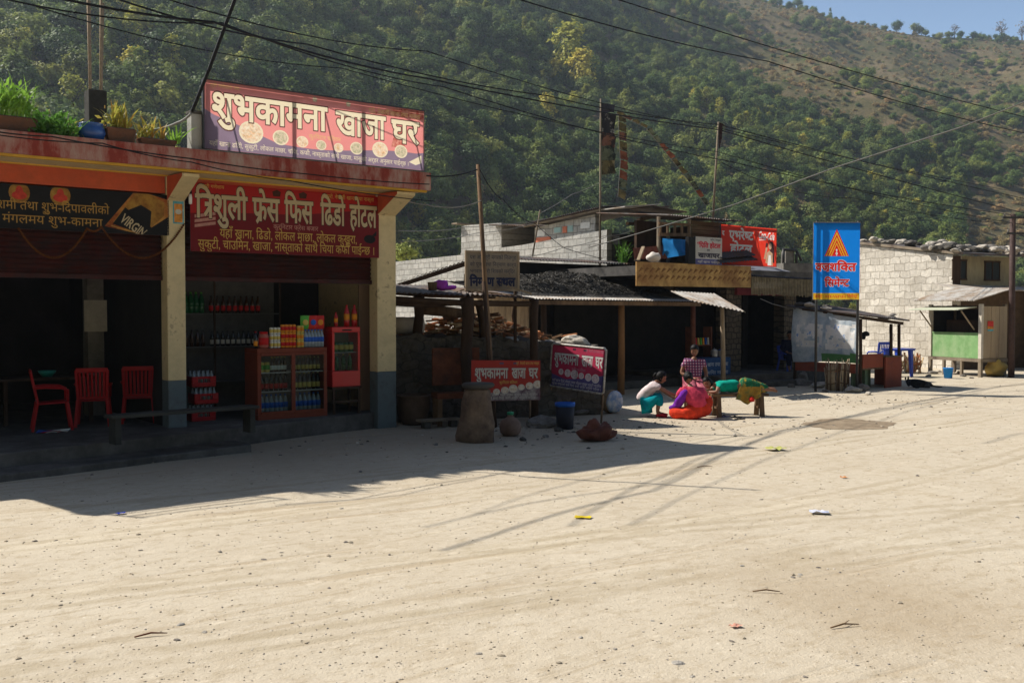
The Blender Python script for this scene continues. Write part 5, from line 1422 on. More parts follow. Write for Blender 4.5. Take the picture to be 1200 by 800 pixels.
# stone stump with a slab on it
sp = gp(559, 517)
st = thing('stone_stump', 'waist-high pale brown stone stump with a flat slab on top', 'stump', (sp.x, sp.y, 0), .3)
h_ = 2.1 - .9 * 0; m = MB()
m.lathe([(.31, -.05), (.325, .1), (.3, .3), (.27, .45), (.235, .62), (.225, .84), (.16, .86)], 26, wob=.24); m.build('stump', mat('stump_stone', (.22, .15, .1), .9, .35, 4, .8, 14, (.11, .075, .055), .5, 3), st)
m = MB(); m.lathe([(.23, .862), (.265, .88), (.275, .92), (.235, .95)], 22, wob=.25); m.build('slab', stone_dark, st)
ju = gp(598, 510); jg = thing('water_jug', 'round dusty water jug with a green cap beside the stone stump', 'jug', (ju.x, ju.y, 0), 0)
m = MB(); m.lathe([(.12, 0), (.17, .05), (.185, .14), (.165, .24), (.09, .3), (.05, .32), (.05, .35)], 18); m.build('jug', mat('jug_dusty', (.2, .13, .1), .7, .3, 6), jg)
m = MB(); m.lathe([(.055, .352), (.058, .4), (.001, .405)], 14); m.build('cap', mat('cap_green', (.05, .3, .16), .5, .1), jg)
g = gp(635, 500); rock((g.x, g.y, 0), (.52, .42, .36), 0, stone_grey, 'grey boulder between the water jug and the dark bucket', None, .4)
g = gp(662, 502); bk = thing('bucket', 'dark plastic bucket with a blue rim below the tilted signboard', 'bucket', (g.x, g.y, 0), 0)
m = MB(); m.lathe([(.001, 0), (.15, .003), (.172, .42), (.16, .42), (.14, .03), (.001, .03)], 20); m.build('bucket', mat('bucket_dark', (.03, .032, .045), .5, .1), bk)
m = MB(); m.lathe([(.174, .4), (.182, .425), (.182, .47), (.17, .47), (.161, .421)], 20); m.build('rim', mat('rim_blue', (.02, .1, .42), .4, .1), bk)
g = gp(700, 516); bu = thing('leather_bundle', 'crumpled dark red-brown bundle lying on the bare ground at the yard edge', 'bundle', (g.x, g.y, 0), .4)
m = MB(); m.sphere((0, 0, .12), (.3, .2, .14), 28, 18); m.sphere((-.1, 0, .2), (.17, .13, .13), 20, 14); m.sphere((.17, -.05, .1), (.16, .12, .1), 20, 14)
m.v = [tuple(Vector(v) + Vector((0, 0, 0)) + Vector(v).normalized() * (.13 * noise.noise(Vector(v) * 6) + .05 * noise.noise(Vector(v) * 16))) for v in m.v]; m.v = [(x, y, max(z, -.01)) for x, y, z in m.v]
m.build('bundle', mat('leather_brown', (.13, .045, .03), .55, .4, 6, .4, 20), bu)
g = gp(716, 484); sk = thing('tied_sack', 'round sack of white and blue plastic with a brown rim lying by the tilted signboard', 'sack', (g.x, g.y, 0), R(35))
M_ = Matrix.Translation((0, 0, .24)) @ Matrix.Rotation(R(90), 4, 'X')
m = MB(); m.lathe([(.001, -.3), (.16, -.28), (.22, -.15), (.24, 0), (.23, .12)], 18, M=M_, wob=.1, mi=0); m.lathe([(.23, .121), (.2, .16), (.1, .18), (.001, .18)], 18, M=M_, wob=.1, mi=1)
m.build('sack', [mat('sack_brown', (.24, .17, .1), .85, .3, 8), mat('sack_white_blue', (.55, .58, .62), .6, .2, 9, col2=(.12, .25, .5), amt=.4, s2=6)], sk)
g = gp(520, 478); wc = thing('plank_settle', 'dark brown plank bench with a tall solid back in the shade of the shed', 'bench', WF.w(WF.loc(gp(527, 492)).x, -.62, 0), WF.ang)
m = MB(); m.box(-.5, .42, .1, .16, .72, 1.42); m.build('backrest', wood_red, wc, bevel=.008)
m = MB(); m.box(-.52, .3, -.3, .12, .5, .6); m.build('seat', wood_red, wc, bevel=.008)
for x, y in ((-.46, -.24), (.22, -.24), (-.46, .1), (.22, .1)):
    m = MB(); m.box(x - .04, x + .04, y - .04, y + .02, 0, .499); m.build('leg', wood_mid, wc)
g = gp(484, 498); cb = thing('clay_basin', 'big dark brown clay basin beside the corner shop pillar', 'basin', (g.x, g.y + .15, 0), 0)
m = MB(); m.lathe([(.2, 0), (.26, .1), (.3, .3), (.31, .5), (.33, .53), (.32, .56), (.28, .55), (.26, .3), (.001, .28)], 22, wob=.06); m.build('basin', mat('clay_dark', (.1, .065, .045), .85, .3, 5), cb)
pa_, pb_ = gp(490, 502), gp(538, 499); t = thing('low_plank', 'low grey plank raised on two stones in front of the dark bench', 'plank', (pa_.x, pa_.y, 0), math.atan2(pb_.y - pa_.y, pb_.x - pa_.x))
L = (pb_ - pa_).length; m = MB(); m.box(0, L, -.1, .1, .12, .16); m.build('plank', wood_grey, t)
for x in (.08, L - .2):
    m = MB(); m.box(x, x + .14, -.08, .08, 0, .119); m.build('foot', stone_dark, t, bevel=.02)
for i, (px, py, s) in enumerate(((655, 505, .16), (640, 512, .12), (612, 516, .13), (680, 486, .3), (690, 478, .35), (667, 468, .4), (694, 466, .36), (620, 478, .3), (603, 482, .26))):
    g = gp(px, py); rock((g.x, g.y, 0), (s, s * .8, s * .7), i % 4, stone_grey if i % 2 else stone_dark, 'rough stone lying at the foot of the terrace wall by the signboards', 'stones at the foot of the terrace wall', i)

# ================================================================ grey block house behind the yard
blk_m = blockmat('grey_blocks', R(90), (.52, .5, .46), (.38, .37, .34), (.3, .285, .26), .4, .21, .016, .018, .9, (.22, .205, .18), .65)
BB = Frame(2.87, 30.2, ANG)
bh = thing('block_house', 'unfinished grey concrete-block house with sunlit end wall and tin roof pieces', 'house', BB.o, ANG)
def bbx(px, py): return BB.hitx(px, py, 0)
y540 = bbx(540, 290).y; y587 = bbx(587, 290).y; y626 = bbx(626, 270).y; y697 = bbx(697, 260).y; y462 = bbx(458, 300).y
m = MB(); z1_ = bbx(711, 269).z; z2_ = bbx(612, 287).z; z3_ = bbx(541, 297).z; z4_ = bbx(462, 307).z
prof = [(0, 0), (0, z1_), (y587 - 1.2, z2_), (y540, z3_ + .02), (y540 + .02, z3_ - .05), (y462, z4_), (y462, 0)]
m.prism([(0, a, b) for a, b in prof], (.2, 0, 0)); m.build('end_wall', blk_m, bh, fix=True)
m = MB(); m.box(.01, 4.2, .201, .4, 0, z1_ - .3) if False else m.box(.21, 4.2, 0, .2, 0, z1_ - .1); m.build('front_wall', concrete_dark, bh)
m = MB(); m.prism([(.02, y587, z3_ - .4), (.02, y587, bbx(587, 261).z), (.02, y540, bbx(540, 264.5).z), (.02, y540, z3_ - .4)], (1.6, 0, 0)); m.build('roof_room', blk_m, bh)
m = MB(); m.prism([(.022, y697, z1_ - .1), (.022, y697, bbx(697, 251).z), (.022, y626, bbx(626, 267).z), (.022, y626, z2_ - .05)], (.16, 0, 0)); ub = m.build('upper_wall', blk_m, bh)
for i, (pa, pb_, qa, qb, mt) in enumerate(((630, 640, 269, 279, 'w'), (650, 657, 266, 274, 't'), (659, 664, 265, 273, 'r'), (665, 671, 264, 272, 't'), (681, 692, 258, 268, 'w'), (690, 699, 253, 258, 'w'), (656, 668, 274, 279, 'w'), (627, 646, 277, 283, 'r'))):
    pass
for pa, pb_, qa, qb, mt in ((629, 638, 269, 277, mat('block_white', (.75, .74, .7), .8, .1)), (649, 657, 266, 273, mat('block_teal', (.35, .5, .48), .8, .1)), (659, 664, 265, 273, mat('block_orange', (.6, .2, .12), .8, .1)), (665, 671, 264, 272, mat('block_teal', (.35, .5, .48), .8, .1)), (680, 691, 260, 268, mat('block_white', (.75, .74, .7), .8, .1)), (627, 645, 277, 284, mat('block_orange', (.6, .2, .12), .8, .1))):
    p, q = bbx(pa, qb), bbx(pb_, qa); m = MB(); m.box(.006, .0215, q.y, p.y, p.z, q.z); m.build('painted_block', mt, bh)
m = MB(); m.box(1.5, 1.6, y626, y587, z2_ - .3, bbx(600, 262).z); m.build('recess_wall', interior_dark, bh)
m = MB(); m.corr((-.25, y626 + .1, bbx(626, 263).z - .05), (-.25, y587 + .4, bbx(583, 263).z), (2.2, y587 + .4, bbx(583, 263).z + .1), (2.2, y626, bbx(626, 263).z + .05), .1, .014, 2, 0, .006); m.build('roof_sheet', tin_rust, bh, fix=False)
m = MB(); m.box(-.2, 1.8, y540 - .05, y540 + .3, bbx(540, 263).z + .01, bbx(540, 263).z + .06); m.build('roof_plank', wood_grey, bh)
rz_a = bbx(697, 249).z; rz_b = bbx(632, 263).z
m = MB(); m.corr((-.3, y626 + .3, rz_b + .02), (-.3, y697 - .75, rz_a + .12), (2.6, y697 - .75, rz_a + .3), (2.6, y626 + .3, rz_b + .2), .1, .016, 2, 0, .008); m.build('roof_sheet', tin_dark, bh, fix=False)
m = MB(); m.beam((-.2, y626 + .3, rz_b - .04), (-.2, y697 - .7, rz_a + .05), .05, .06); m.build('rafter', wood_grey, bh)
m = MB(); m.box(.2, 3.0, -.35, .02, z1_ - .45, z1_ - .2) ; m.build('balcony_slab', concrete_dark, bh)
# broken sheets and timbers sticking out over the house front
for i, (a, b, Y, mt, lab) in enumerate((((718, 244), (760, 241), 29.6, tin_light, 'roof'), ((748, 258), (773, 252), 29.2, wood_pale, 'a'), ((738, 250), (800, 256), 30.2, tin_dark, 'b'), ((752, 243), (790, 250), 30.6, tin_rust, 'c'), ((735, 262), (775, 262), 30.2, wood_mid, 'd'), ((740, 274), (776, 276), 30.2, wood_dark, 'e'), ((735, 285), (772, 282), 30.2, wood_dark, 'f'))):
    p, q = pt(*a, Y), pt(*b, Y + .8)
    m = MB(); o_ = BB.loc(p); o2 = BB.loc(q); m.beam(o_, o2, 1.1 if mt in (tin_light, tin_dark, tin_rust) else .12, .03 if mt in (tin_light, tin_dark, tin_rust) else .09); m.build('roof_sheet' if mt in (tin_light, tin_dark, tin_rust) else 'timber', mt, bh)
p = pt(773, 285, 29.4); q = pt(772, 251, 29.4); m = MB(); m.tube([BB.loc(p), BB.loc(q)], .05, 7); m.build('timber', wood_grey, bh)
wd_ = pt(730, 308, 29.6); t = thing('roof_weed', 'tall green weed growing at the corner of the grey block house', 'plant', wd_, 0)
m = MB(); blades(m, 40, (0, 0, 0), (.12, .1), .75, .016, rg, .6); bushy(m, 60, (0, 0, .1), (.25, .2, .4), .12, rg); m.build('foliage', leaf_deep, t, fix=False)

# ================================================================ eating house with the long awning
A = Frame(2.74, 25.0, ANG)
ea = thing('eating_house', 'low dark eating house open to the road under a long tin awning', 'shop', A.o, ANG)
f0 = A.hit(612, 349.5, 0); f1 = A.hit(822, 353, 0)
bk0 = Vector((f0.x + .1, 3.3, A.hit(640, 332, 3.3).z)); bk1 = Vector((A.hit(790, 330, 3.3).x, 3.3, A.hit(760, 337, 3.3).z - .1))
m = MB(); m.corr(f0, f1, bk1, bk0, .1, .016, 3, 0, .008); m.build('awning', tin_light, ea, fix=False)
m = MB(); m.beam((f0.x, .06, f0.z - .09), (f1.x, .06, f1.z - .08), .08, .1); m.build('awning_beam', wood_mid, ea)
r0 = A.hit(786, 341, -.35); r1 = A.hit(874, 365.5, -1.9); r2 = A.hit(812, 353.5, -1.5); r3 = A.hit(838, 344, -.45)
m = MB(); m.corr(r2 + Vector((-.05, 0, .03)), r1, r3, r0, .12, .018, 2, 0, .008); m.build('awning_sheet', tin_light, ea, fix=False)
m = MB(); a_ = A.hit(762, 334, 2.0); m.beam((a_.x, 2.0, a_.z + .1), (f1.x - .1, -.02, f1.z + .07), .16, .05); m.build('awning_plank', wood_pale, ea)
def apost(px, y, r, mt, py1=353, lean=0):
    a = A.hit(px, py1, y); b = Vector((a.x + lean, y, 0)); m = MB(); m.tube([b + Vector((0, 0, -.03)), b.lerp(a, .5) + Vector((.015, 0, 0)), a], [r * 1.1, r, r * .95], 8); m.build('post', mt, ea)
apost(728, .2, .085, mat('post_orange_brown', (.3, .15, .06), .8, .25, 6, .2, 30, stretch=(1, 1, .2)), 354)
apost(637, .3, .07, wood_dark, 354); apost(812, .3, .07, mat('post_red_brown', (.16, .06, .035), .8, .25, 6), 356); apost(846, -1.2, .06, wood_pale, 357, .08)
xl = A.hit(632, 380, .5).x; xr = A.hit(850, 390, 3.0).x
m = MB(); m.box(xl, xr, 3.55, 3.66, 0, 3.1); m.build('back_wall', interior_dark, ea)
m = MB(); n = 10
for i in range(n - 2):
    y = .9 + i * .3; m.box(xl - .02, xl + .01 + .004 * (i % 2), y, y + .285, 0, 2.5 + y * .2 - .1)
m.build('plank_wall', wood_pale, ea)
m = MB(); m.box(xl + .02, xr, 1.2, 3.54, 0, .22); m.build('plinth', concrete_dark, ea)
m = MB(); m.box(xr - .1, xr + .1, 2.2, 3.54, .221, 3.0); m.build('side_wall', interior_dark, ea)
# back roof: corrugated edge above a black gap, with one slope running down to the left
g0 = A.hit(603, 303, 3.4); g1 = A.hit(742, 309.5, 3.4)
m = MB(); m.corr(g0, g1, g1 + Vector((0, .62, .1)), g0 + Vector((0, .62, .1)), .11, .02, 2, 0, .012); m.build('roof', tin_dark, ea, fix=False)
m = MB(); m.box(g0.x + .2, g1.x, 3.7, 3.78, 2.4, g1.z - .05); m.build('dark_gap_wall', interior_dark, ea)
s0, s1 = pt(460, 333, 23.4), pt(562, 300, 23.6); s2, s3 = pt(562, 301.5, 26.5), pt(460, 333, 26.0)
m = MB(); m.corr(A.loc(s0), A.loc(s1), A.loc(s2), A.loc(s3), .1, .016, 2, 0, .012); m.build('roof_slope', tin_dark, ea, fix=False)
m = MB(); m.beam(A.loc(s0) - Vector((0, 0, .08)), A.loc(s1) - Vector((0, 0, .08)), .06, .1); m.build('rafter', wood_dark, ea)
ap = A.loc(pt(552, 300, 23.8)); m = MB(); m.tube([(ap.x, ap.y, 0), (ap.x, ap.y, ap.z - .08)], .05, 7); m.build('post', wood_dark, ea)
# dry black straw heaped on the awning
hp = thing('straw_heap', 'grey-black heap of dry husks spread over the tin awning', 'straw', A.w(0, 0, 0), ANG)
m = MB(); nx, ny = 60, 26; vs = []; fs = []
def aw_z(x, y):
    t = y / 3.3; a = f0.lerp(f1, max(0, min(1, (x - f0.x) / (f1.x - f0.x)))).z; return a + (bk0.z + (bk1.z - bk0.z) * max(0, min(1, (x - bk0.x) / (bk1.x - bk0.x))) - a) * t
hx0, hx1 = A.hit(609, 345, .6).x, A.hit(765, 345, 1.2).x
def heap_h(x, y):
    q = (x - hx0) / (hx1 - hx0); v = (y - .5) / 2.85
    e = max(0, min(1, q * 7)) * max(0, min(1, (1 - q) * 4)) * max(0, min(1, v * 5)) * max(0, min(1, (1 - v) * 6))
    return .02 + e * (.22 + .16 * noise.noise((x * 1.1, y * 1.2, 3)) + .3 * math.exp(-((x - hx0 - 3.1) / 1.1) ** 2) * v + .06 * noise.noise((x * 5, y * 5, 1)))
for j in range(ny + 1):
    for i in range(nx + 1):
        x = hx0 + (hx1 - hx0) * i / nx; y = .45 + 2.85 * j / ny; vs.append((x, y, aw_z(x, y) + heap_h(x, y)))
for j in range(ny):
    for i in range(nx):
        a = j * (nx + 1) + i; fs.append((a, a + 1, a + nx + 2, a + nx + 1))
m.add(vs, fs, 0, True)
for i in range(11000):
    x = rg.uniform(hx0 + .1, hx1 - .15); y = rg.uniform(.5, 3.2)
    if heap_h(x, y) < .06 and rg.random() > .1: continue
    c = Vector((x, y, aw_z(x, y) + heap_h(x, y) + .015)); a = rg.uniform(0, 6.28); L = rg.uniform(.02, .06); d = Vector((math.cos(a), math.sin(a), rg.uniform(-.3, .5))) * L; s = Vector((-math.sin(a), math.cos(a), 0)) * .008
    m.add([c - d - s, c - d + s, c + d + s, c + d - s], [(0, 1, 2, 3)], rg.choice([1, 1, 2]), False)
o = m.build('husks', [mat('husk_dark', (.06, .055, .05), .95, .5, 12, .6, 40), mat('husk_grey', (.16, .15, .13), .9, .3, 9), mat('husk_black', (.035, .033, .03), .9, .3, 9)], hp, fix=False); o['kind'] = 'stuff'
# things inside the eating house
def A_at(px, py, y, z=None): h = A.hit(px, py, y); return A.w(h.x, y, h.z if z is None else z)
sx_a, sx_b = A.hit(813, 400, .9).x, A.hit(834, 400, .9).x
sr = thing('display_rack', 'red-brown wall rack with colourful packets in the dark eating house', 'rack', A.w(sx_a, .9, 0), ANG)
w_ = sx_b - sx_a; zt = A.hit(822, 383, .9).z; zs = A.hit(822, 404, .9).z
m = MB()
for x in (0, w_): m.box(x - .02, x + .02, 0, .3, 0, zt)
m.build('side', mat('post_red_brown', (.16, .06, .035), .8, .25, 6), sr)
m = MB()
for z in (zs - .03, zs - .5, .5): m.box(.021, w_ - .021, .01, .3, z, z + .03)
m.build('shelf', mat('post_red_brown', (.16, .06, .035), .8, .25, 6), sr)
for i in range(7):
    t = thing('goods_packet', 'small coloured packet lined up on the red-brown rack', 'packet', A.w(sx_a + .06 + i * (w_ - .12) / 6.2, .99, zs + .001), ANG, 'packets on the rack in the eating house')
    m = MB(); m.hexa([(0, -.03, 0), (.05, -.03, 0), (.05, .03, 0), (0, .03, 0), (0.006, -.012, .2), (.044, -.012, .2), (.044, .012, .2), (.006, .012, .2)]); m.build('packet', [lb_o, lb_r, lb_y, lb_g, lb_o, lb_b, lb_w][i], t)
ct = thing('counter_box', 'blue painted counter with faint white writing in front of the eating house', 'counter', A_at(826, 440, .3, 0), ANG)
cw_ = A.hit(856, 430, .3).x - A.hit(826, 430, .3).x; czt = A.hit(840, 419, .3).z
LT = [(1, lettering('खाना तथा खाजा', cw_ * .1, czt * .72, width=cw_ * .8, height=.09, bold=.03)), (1, lettering('चिया नास्ता', cw_ * .1, czt * .45, width=cw_ * .8, height=.08, bold=.02))]
m = MB(); m.box(0, cw_, .004, .5, 0, czt); m.build('box', mat('counter_blue', (.03, .08, .2), .7, .25, 5), ct, bevel=.01)
printed('painted_face', cw_, czt, [mat('counter_blue', (.03, .08, .2), .7, .25, 5), mat('paint_white_faded', (.35, .4, .45), .7, .3, 9)], LT, ct)
for i, (px, lab) in enumerate(((837, 'round steel pot with a lid on the blue counter, nearer the red-brown rack'), (845, 'steel pot with a dark blue lid on the blue counter, nearer the pale post'))):
    h = A.hit(px, 419, .5); t = thing('cooking_pot', lab, 'pot', A.w(h.x, .5, czt), 0)
    m = MB(); m.lathe([(.001, 0), (.09, .004), (.1, .05), (.1, .17), (.108, .18)], 16); m.build('pot', mat('aluminium', (.55, .53, .5), .4, .1, metal=.6), t)
    m = MB(); m.lathe([(.1, .181), (.09, .2), (.04, .23), (.015, .235), (.012, .255), (.001, .257)], 16); m.build('lid', [mat('aluminium', (.55, .53, .5), .4, .1, metal=.6), mat('lid_blue', (.03, .05, .2), .5, .1)][i], t)

# ================================================================ house with the scalloped edge board and the red hotel sign
C3 = Frame(3.4, 26.5, ANG)
hh = thing('roadside_house', 'roadside house with dark open ground floor and rusty scalloped edge board above', 'house', C3.o, ANG)
fy = -.35
q0, q1 = C3.hit(746, 320, fy), C3.hit(880, 320, fy); zt0, zb0 = C3.hit(747, 306.5, fy).z, C3.hit(747, 335, fy).z; zt1, zb1 = C3.hit(880, 312, fy).z, C3.hit(880, 337, fy).z
rust = mat('edge_board_rust', (.5, .31, .11), .8, .35, 3, .1, 20, (.25, .12, .045), .42, 1.6)
m = MB(); L = q1.x - q0.x
m.hexa([(q0.x, fy, zb0), (q1.x, fy, zb1), (q1.x, fy + .04, zb1), (q0.x, fy + .04, zb0), (q0.x, fy, zt0), (q1.x, fy, zt1), (q1.x, fy + .04, zt1), (q0.x, fy + .04, zt0)])
eb = m.build('edge_board', rust, hh)
m = MB(); n = 22; dk = mat('edge_board_pattern', (.24, .12, .045), .85, .3, 6)
for row_ in (0, 1):
    for i in range(n):
        x = q0.x + L * (i + .5) / n; t = (i + .5) / n; zb = zb0 + (zb1 - zb0) * t; hgt = (zt0 - zb0)
        za = zb + hgt * (.28 + .3 * row_); w_ = L / n * .46; h_ = hgt * .2
        m.prism([(x - w_ + row_ * .06, fy - .012, za), (x + w_ + row_ * .06, fy - .012, za + h_ * .7), (x + row_ * .06 + w_ * .1, fy - .012, za + h_)], (0, .011, 0))
m.build('triangle_pattern', dk, eb)
m = MB(); m.box(q0.x + .02, q1.x + 3.4, fy + .05, 5.5, min(zb0, zb1) + .28, min(zt0, zt1) - .1); m.build('floor_slab', concrete_dark, hh)
e0_ = C3.hit(881, 323, fy); e1_ = C3.hit(957, 327, fy); e2_ = C3.hit(957, 318, 1.4); e3_ = C3.hit(881, 309, 1.4)
m = MB(); m.corr(e0_, e1_, Vector((e1_.x, 1.4, C3.hit(920, 313, 1.4).z)), Vector((e0_.x, 1.4, C3.hit(881, 309.5, 1.4).z)), .1, .016, 2, 0, .008); m.build('porch_roof', mat('tin_blue_grey', (.2, .21, .25), .6, .2, 4, .1, 20, (.1, .09, .09), .4, 2, metal=.2), hh, fix=False)
m = MB(); x = e0_.x
while x < e1_.x:
    t = (x - e0_.x) / (e1_.x - e0_.x); zt = e0_.z + (e1_.z - e0_.z) * t - .03; m.box(x, x + .045, fy, fy + .02, zt - .48 - rg.uniform(0, .06), zt); x += .075
m.build('slat_fringe', mat('bamboo_slats', (.24, .19, .11), .85, .35, 8), hh)
bk_y = 2.6; xR = e1_.x + .6
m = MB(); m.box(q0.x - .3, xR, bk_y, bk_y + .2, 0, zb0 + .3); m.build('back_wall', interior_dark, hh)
m = MB(); pa_ = C3.hit(864, 340, .0); pb_ = C3.hit(934, 343, .0); m.box(pa_.x, pb_.x, 0, .12, C3.hit(900, 346, 0).z, C3.hit(900, 338, 0).z); m.build('pink_beam', mat('paint_dull_pink', (.22, .045, .055), .8, .2, 5), hh)
stc = blockmat('pillar_stone', 0, (.14, .11, .075), (.1, .08, .055), (.05, .042, .035), .22, .16, .02, .06, 1.0, (.05, .04, .03), .5)
for px0_, px1_ in ((851, 869), (919, 933)):
    a_, b_ = C3.hit(px0_, 380, .1), C3.hit(px1_, 380, .1); m = MB(); m.box(a_.x, b_.x, .1, .5, .3, zb1 + .1); m.build('stone_pillar', stc, hh, bevel=.02)
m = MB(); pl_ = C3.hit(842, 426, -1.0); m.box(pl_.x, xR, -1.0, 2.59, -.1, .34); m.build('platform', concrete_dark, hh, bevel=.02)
m = MB(); m.box(pl_.x + .8, pl_.x + 3.2, -1.5, -1.005, -.1, .16); m.build('step', concrete_dark, hh, bevel=.02)
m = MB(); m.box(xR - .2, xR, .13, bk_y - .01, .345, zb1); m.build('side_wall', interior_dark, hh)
m = MB(); a_, b_ = C3.hit(880, 390, 2.55), C3.hit(915, 390, 2.55); m.box(a_.x, b_.x, 2.5, 2.59, .345, 2.3); m.build('door', mat('door_dark_green', (.03, .035, .03), .8, .3, 5), hh)
# timber storey above
uy = .6
u0, u1 = C3.hit(776, 290, uy), C3.hit(851, 290, uy); zfl = C3.hit(800, 305, uy).z; zrf = C3.hit(800, 257, uy).z
bd = mat('boards_horizontal', (.2, .14, .08), .85, .3, 6, .2, 30, (.1, .07, .045), .4, stretch=(.2, 1, 1))
m = MB(); nb_ = 9; xa_, xb_ = C3.hit(811, 290, uy).x, C3.hit(851, 290, uy).x
for i in range(nb_):
    z = zfl + (zrf - zfl) * i / nb_; m.box(xa_, xb_, uy + .006 * (i % 2), uy + .05, z, z + (zrf - zfl) / nb_ - .012)
m.build('timber_wall', bd, hh)
m = MB(); m.box(u0.x, xa_ - .01, uy + 1.0, uy + 1.1, zfl, zrf); m.box(xb_ - .05, xb_ - .002, uy + .06, uy + 2.2, zfl, zrf); m.build('inner_wall', wood_dark, hh)
m = MB(); m.corr((u0.x - .3, uy - .55, zrf + .02), (xb_ + .15, uy - .5, C3.hit(851, 262, uy).z + .05), (xb_ + .15, uy + 2.4, C3.hit(851, 262, uy).z + .3), (u0.x - .3, uy + 2.4, zrf + .3), .1, .016, 2, 0, .008); m.build('upper_roof', tin_rust, hh, fix=False)
zr0, zr1 = C3.hit(790, 276, uy - .3).z, C3.hit(790, 263, uy - .3).z; ra, rb = C3.hit(772, 270, uy - .3).x, C3.hit(809, 270, uy - .3).x
m = MB(); m.beam((ra, uy - .3, zr0), (rb, uy - .3, zr0 + .05), .06, .09); m.beam((ra, uy - .3, zr1), (rb, uy - .3, zr1 + .02), .05, .07)
for i in range(5): x = ra + .06 + (rb - ra - .12) * i / 4; m.box(x - .03, x + .03, uy - .325, uy - .275, zr0 + .05, zr1)
m.build('railing', wood_mid, hh)
for px in (773, 809):
    a_ = C3.hit(px, 300, uy - .28); m = MB(); m.box(a_.x - .04, a_.x + .04, uy - .27, uy - .2, zfl - .1, zrf - .01); m.build('upper_post', wood_grey, hh)
tb_ = thing('blue_tarp', 'bright blue plastic sheet hung under the balcony rail of the timber storey', 'tarp', C3.w(C3.hit(777, 303, uy - .34).x, uy - .34, C3.hit(777, 303, uy - .34).z), ANG)
W = C3.hit(809, 300, uy - .34).x - C3.hit(777, 300, uy - .34).x; zt = C3.hit(790, 280, uy - .34).z - tb_.location.z; m = MB(); vs = []; fs = []
for j in range(9):
    for i in range(17):
        a = i / 16; b = j / 8; vs.append((W * a, .03 * math.sin(a * 17 + b) + .02 * math.sin(b * 9 + a * 4), zt * (b + (1 - b) * .28 * a)))
for j in range(8):
    for i in range(16): a = j * 17 + i; fs.append((a, a + 1, a + 18, a + 17))
m.add(vs, fs, 0, True); m.build('sheet', mat('tarp_blue', (.03, .24, .6), .5, .1, 3, transl=.35), tb_, fix=False)
# white and red sign of the second eatery
sy = -.38
a_ = C3.hit(815, 309.5, sy); b_ = C3.hit(846, 309.5, sy); W = b_.x - a_.x; H = C3.hit(830, 278, sy).z - a_.z
s2_ = thing('signboard', 'small grey-white eatery sign with red and dark lettering in front of the timber storey', 'sign', C3.w(a_.x, sy, a_.z), ANG)
wsg = mat('sign_offwhite', (.5, .47, .42), .6, .12, 4, transl=.1); redl = mat('sign_red_letter', (.5, .03, .05), .6, .1, 4); dkl = mat('sign_dark_letter', (.04, .035, .05), .6, .1, 4); blu = mat('sign_blue_strip', (.08, .08, .22), .6, .1, 4)
LT = [(3, [[(0, 0), (W, 0), (W, H * .2), (0, H * .2)]]), (1, lettering('ि^पित होटल', W * .14, H * .62, width=W * .8, height=H * .15, bold=.05)), (2, lettering('तथा', W * .42, H * .49, height=H * .07, bold=.03)),
      (2, lettering('खाजाघर', W * .1, H * .26, width=W * .8, height=H * .15, bold=.05)), (1, lettering('श्री', W * .05, H * .73, height=H * .07, bold=.03)), (2, lettering('फोन नम्बर', W * .55, H * .88, width=W * .4, height=H * .06, bold=.02)), (0, lettering('यहाँ खाना पाईन्छ', W * .08, H * .06, width=W * .84, height=H * .07, bold=.02))]
printed('printed_sheet', W, H, [wsg, redl, dkl, blu], LT, s2_); sign_frame('frame', W, H, s2_, .003, .03)
m = MB(); m.box(-.28, -.02, .0, .12, 0, H * .97); m.build('side_panel', black_paint, s2_)
# red hotel sign with the drinks script
hy = -.1
a_ = C3.hit(845, 311, hy); b_ = C3.hit(910, 311, hy); W = b_.x - a_.x; z0_ = C3.hit(880, 311.5, hy).z; H = (C3.hit(846, 262, hy).z + C3.hit(909, 269, hy).z) / 2 - z0_
hs = thing('signboard', 'big bright red hotel sign with white lettering and a drinks advert', 'sign', C3.w(a_.x, hy, z0_), ANG)
cr_ = mat('flexc_red', (.8, .05, .025), .5, .06, 2, transl=.55); cw2 = mat('flexc_white', (.85, .82, .78), .5, .05, 2, transl=.55); cs_ = mat('flexc_skin', (.6, .38, .24), .5, .2, 6, transl=.5); cd_ = mat('flexc_dark', (.07, .03, .03), .5, .2, 6, transl=.5)
LT = []
LT.append((1, [[(p[0] + (p[1] - H * .8) * .22, p[1]) for p in q] for q in lettering('Coca', W * .665, H * .72, width=W * .135, height=H * .17, bold=.028)]))
LT.append((1, [[(p[0] + (p[1] - H * .8) * .22, p[1]) for p in q] for q in lettering('-Cola', W * .805, H * .70, width=W * .155, height=H * .17, bold=.028)]))
LT.append((1, [[(W * .67, H * .665), (W * .8, H * .685), (W * .8, H * .7), (W * .67, H * .685)]]))
LT.append((1, lettering('एभरे~षट', W * .14, H * .66, width=W * .42, height=H * .2, bold=.035))); LT.append((1, lettering('होटल', W * .16, H * .3, width=W * .38, height=H * .22, bold=.035)))
LT.append((1, lettering('द', W * .015, H * .74, height=H * .1, bold=.04)))
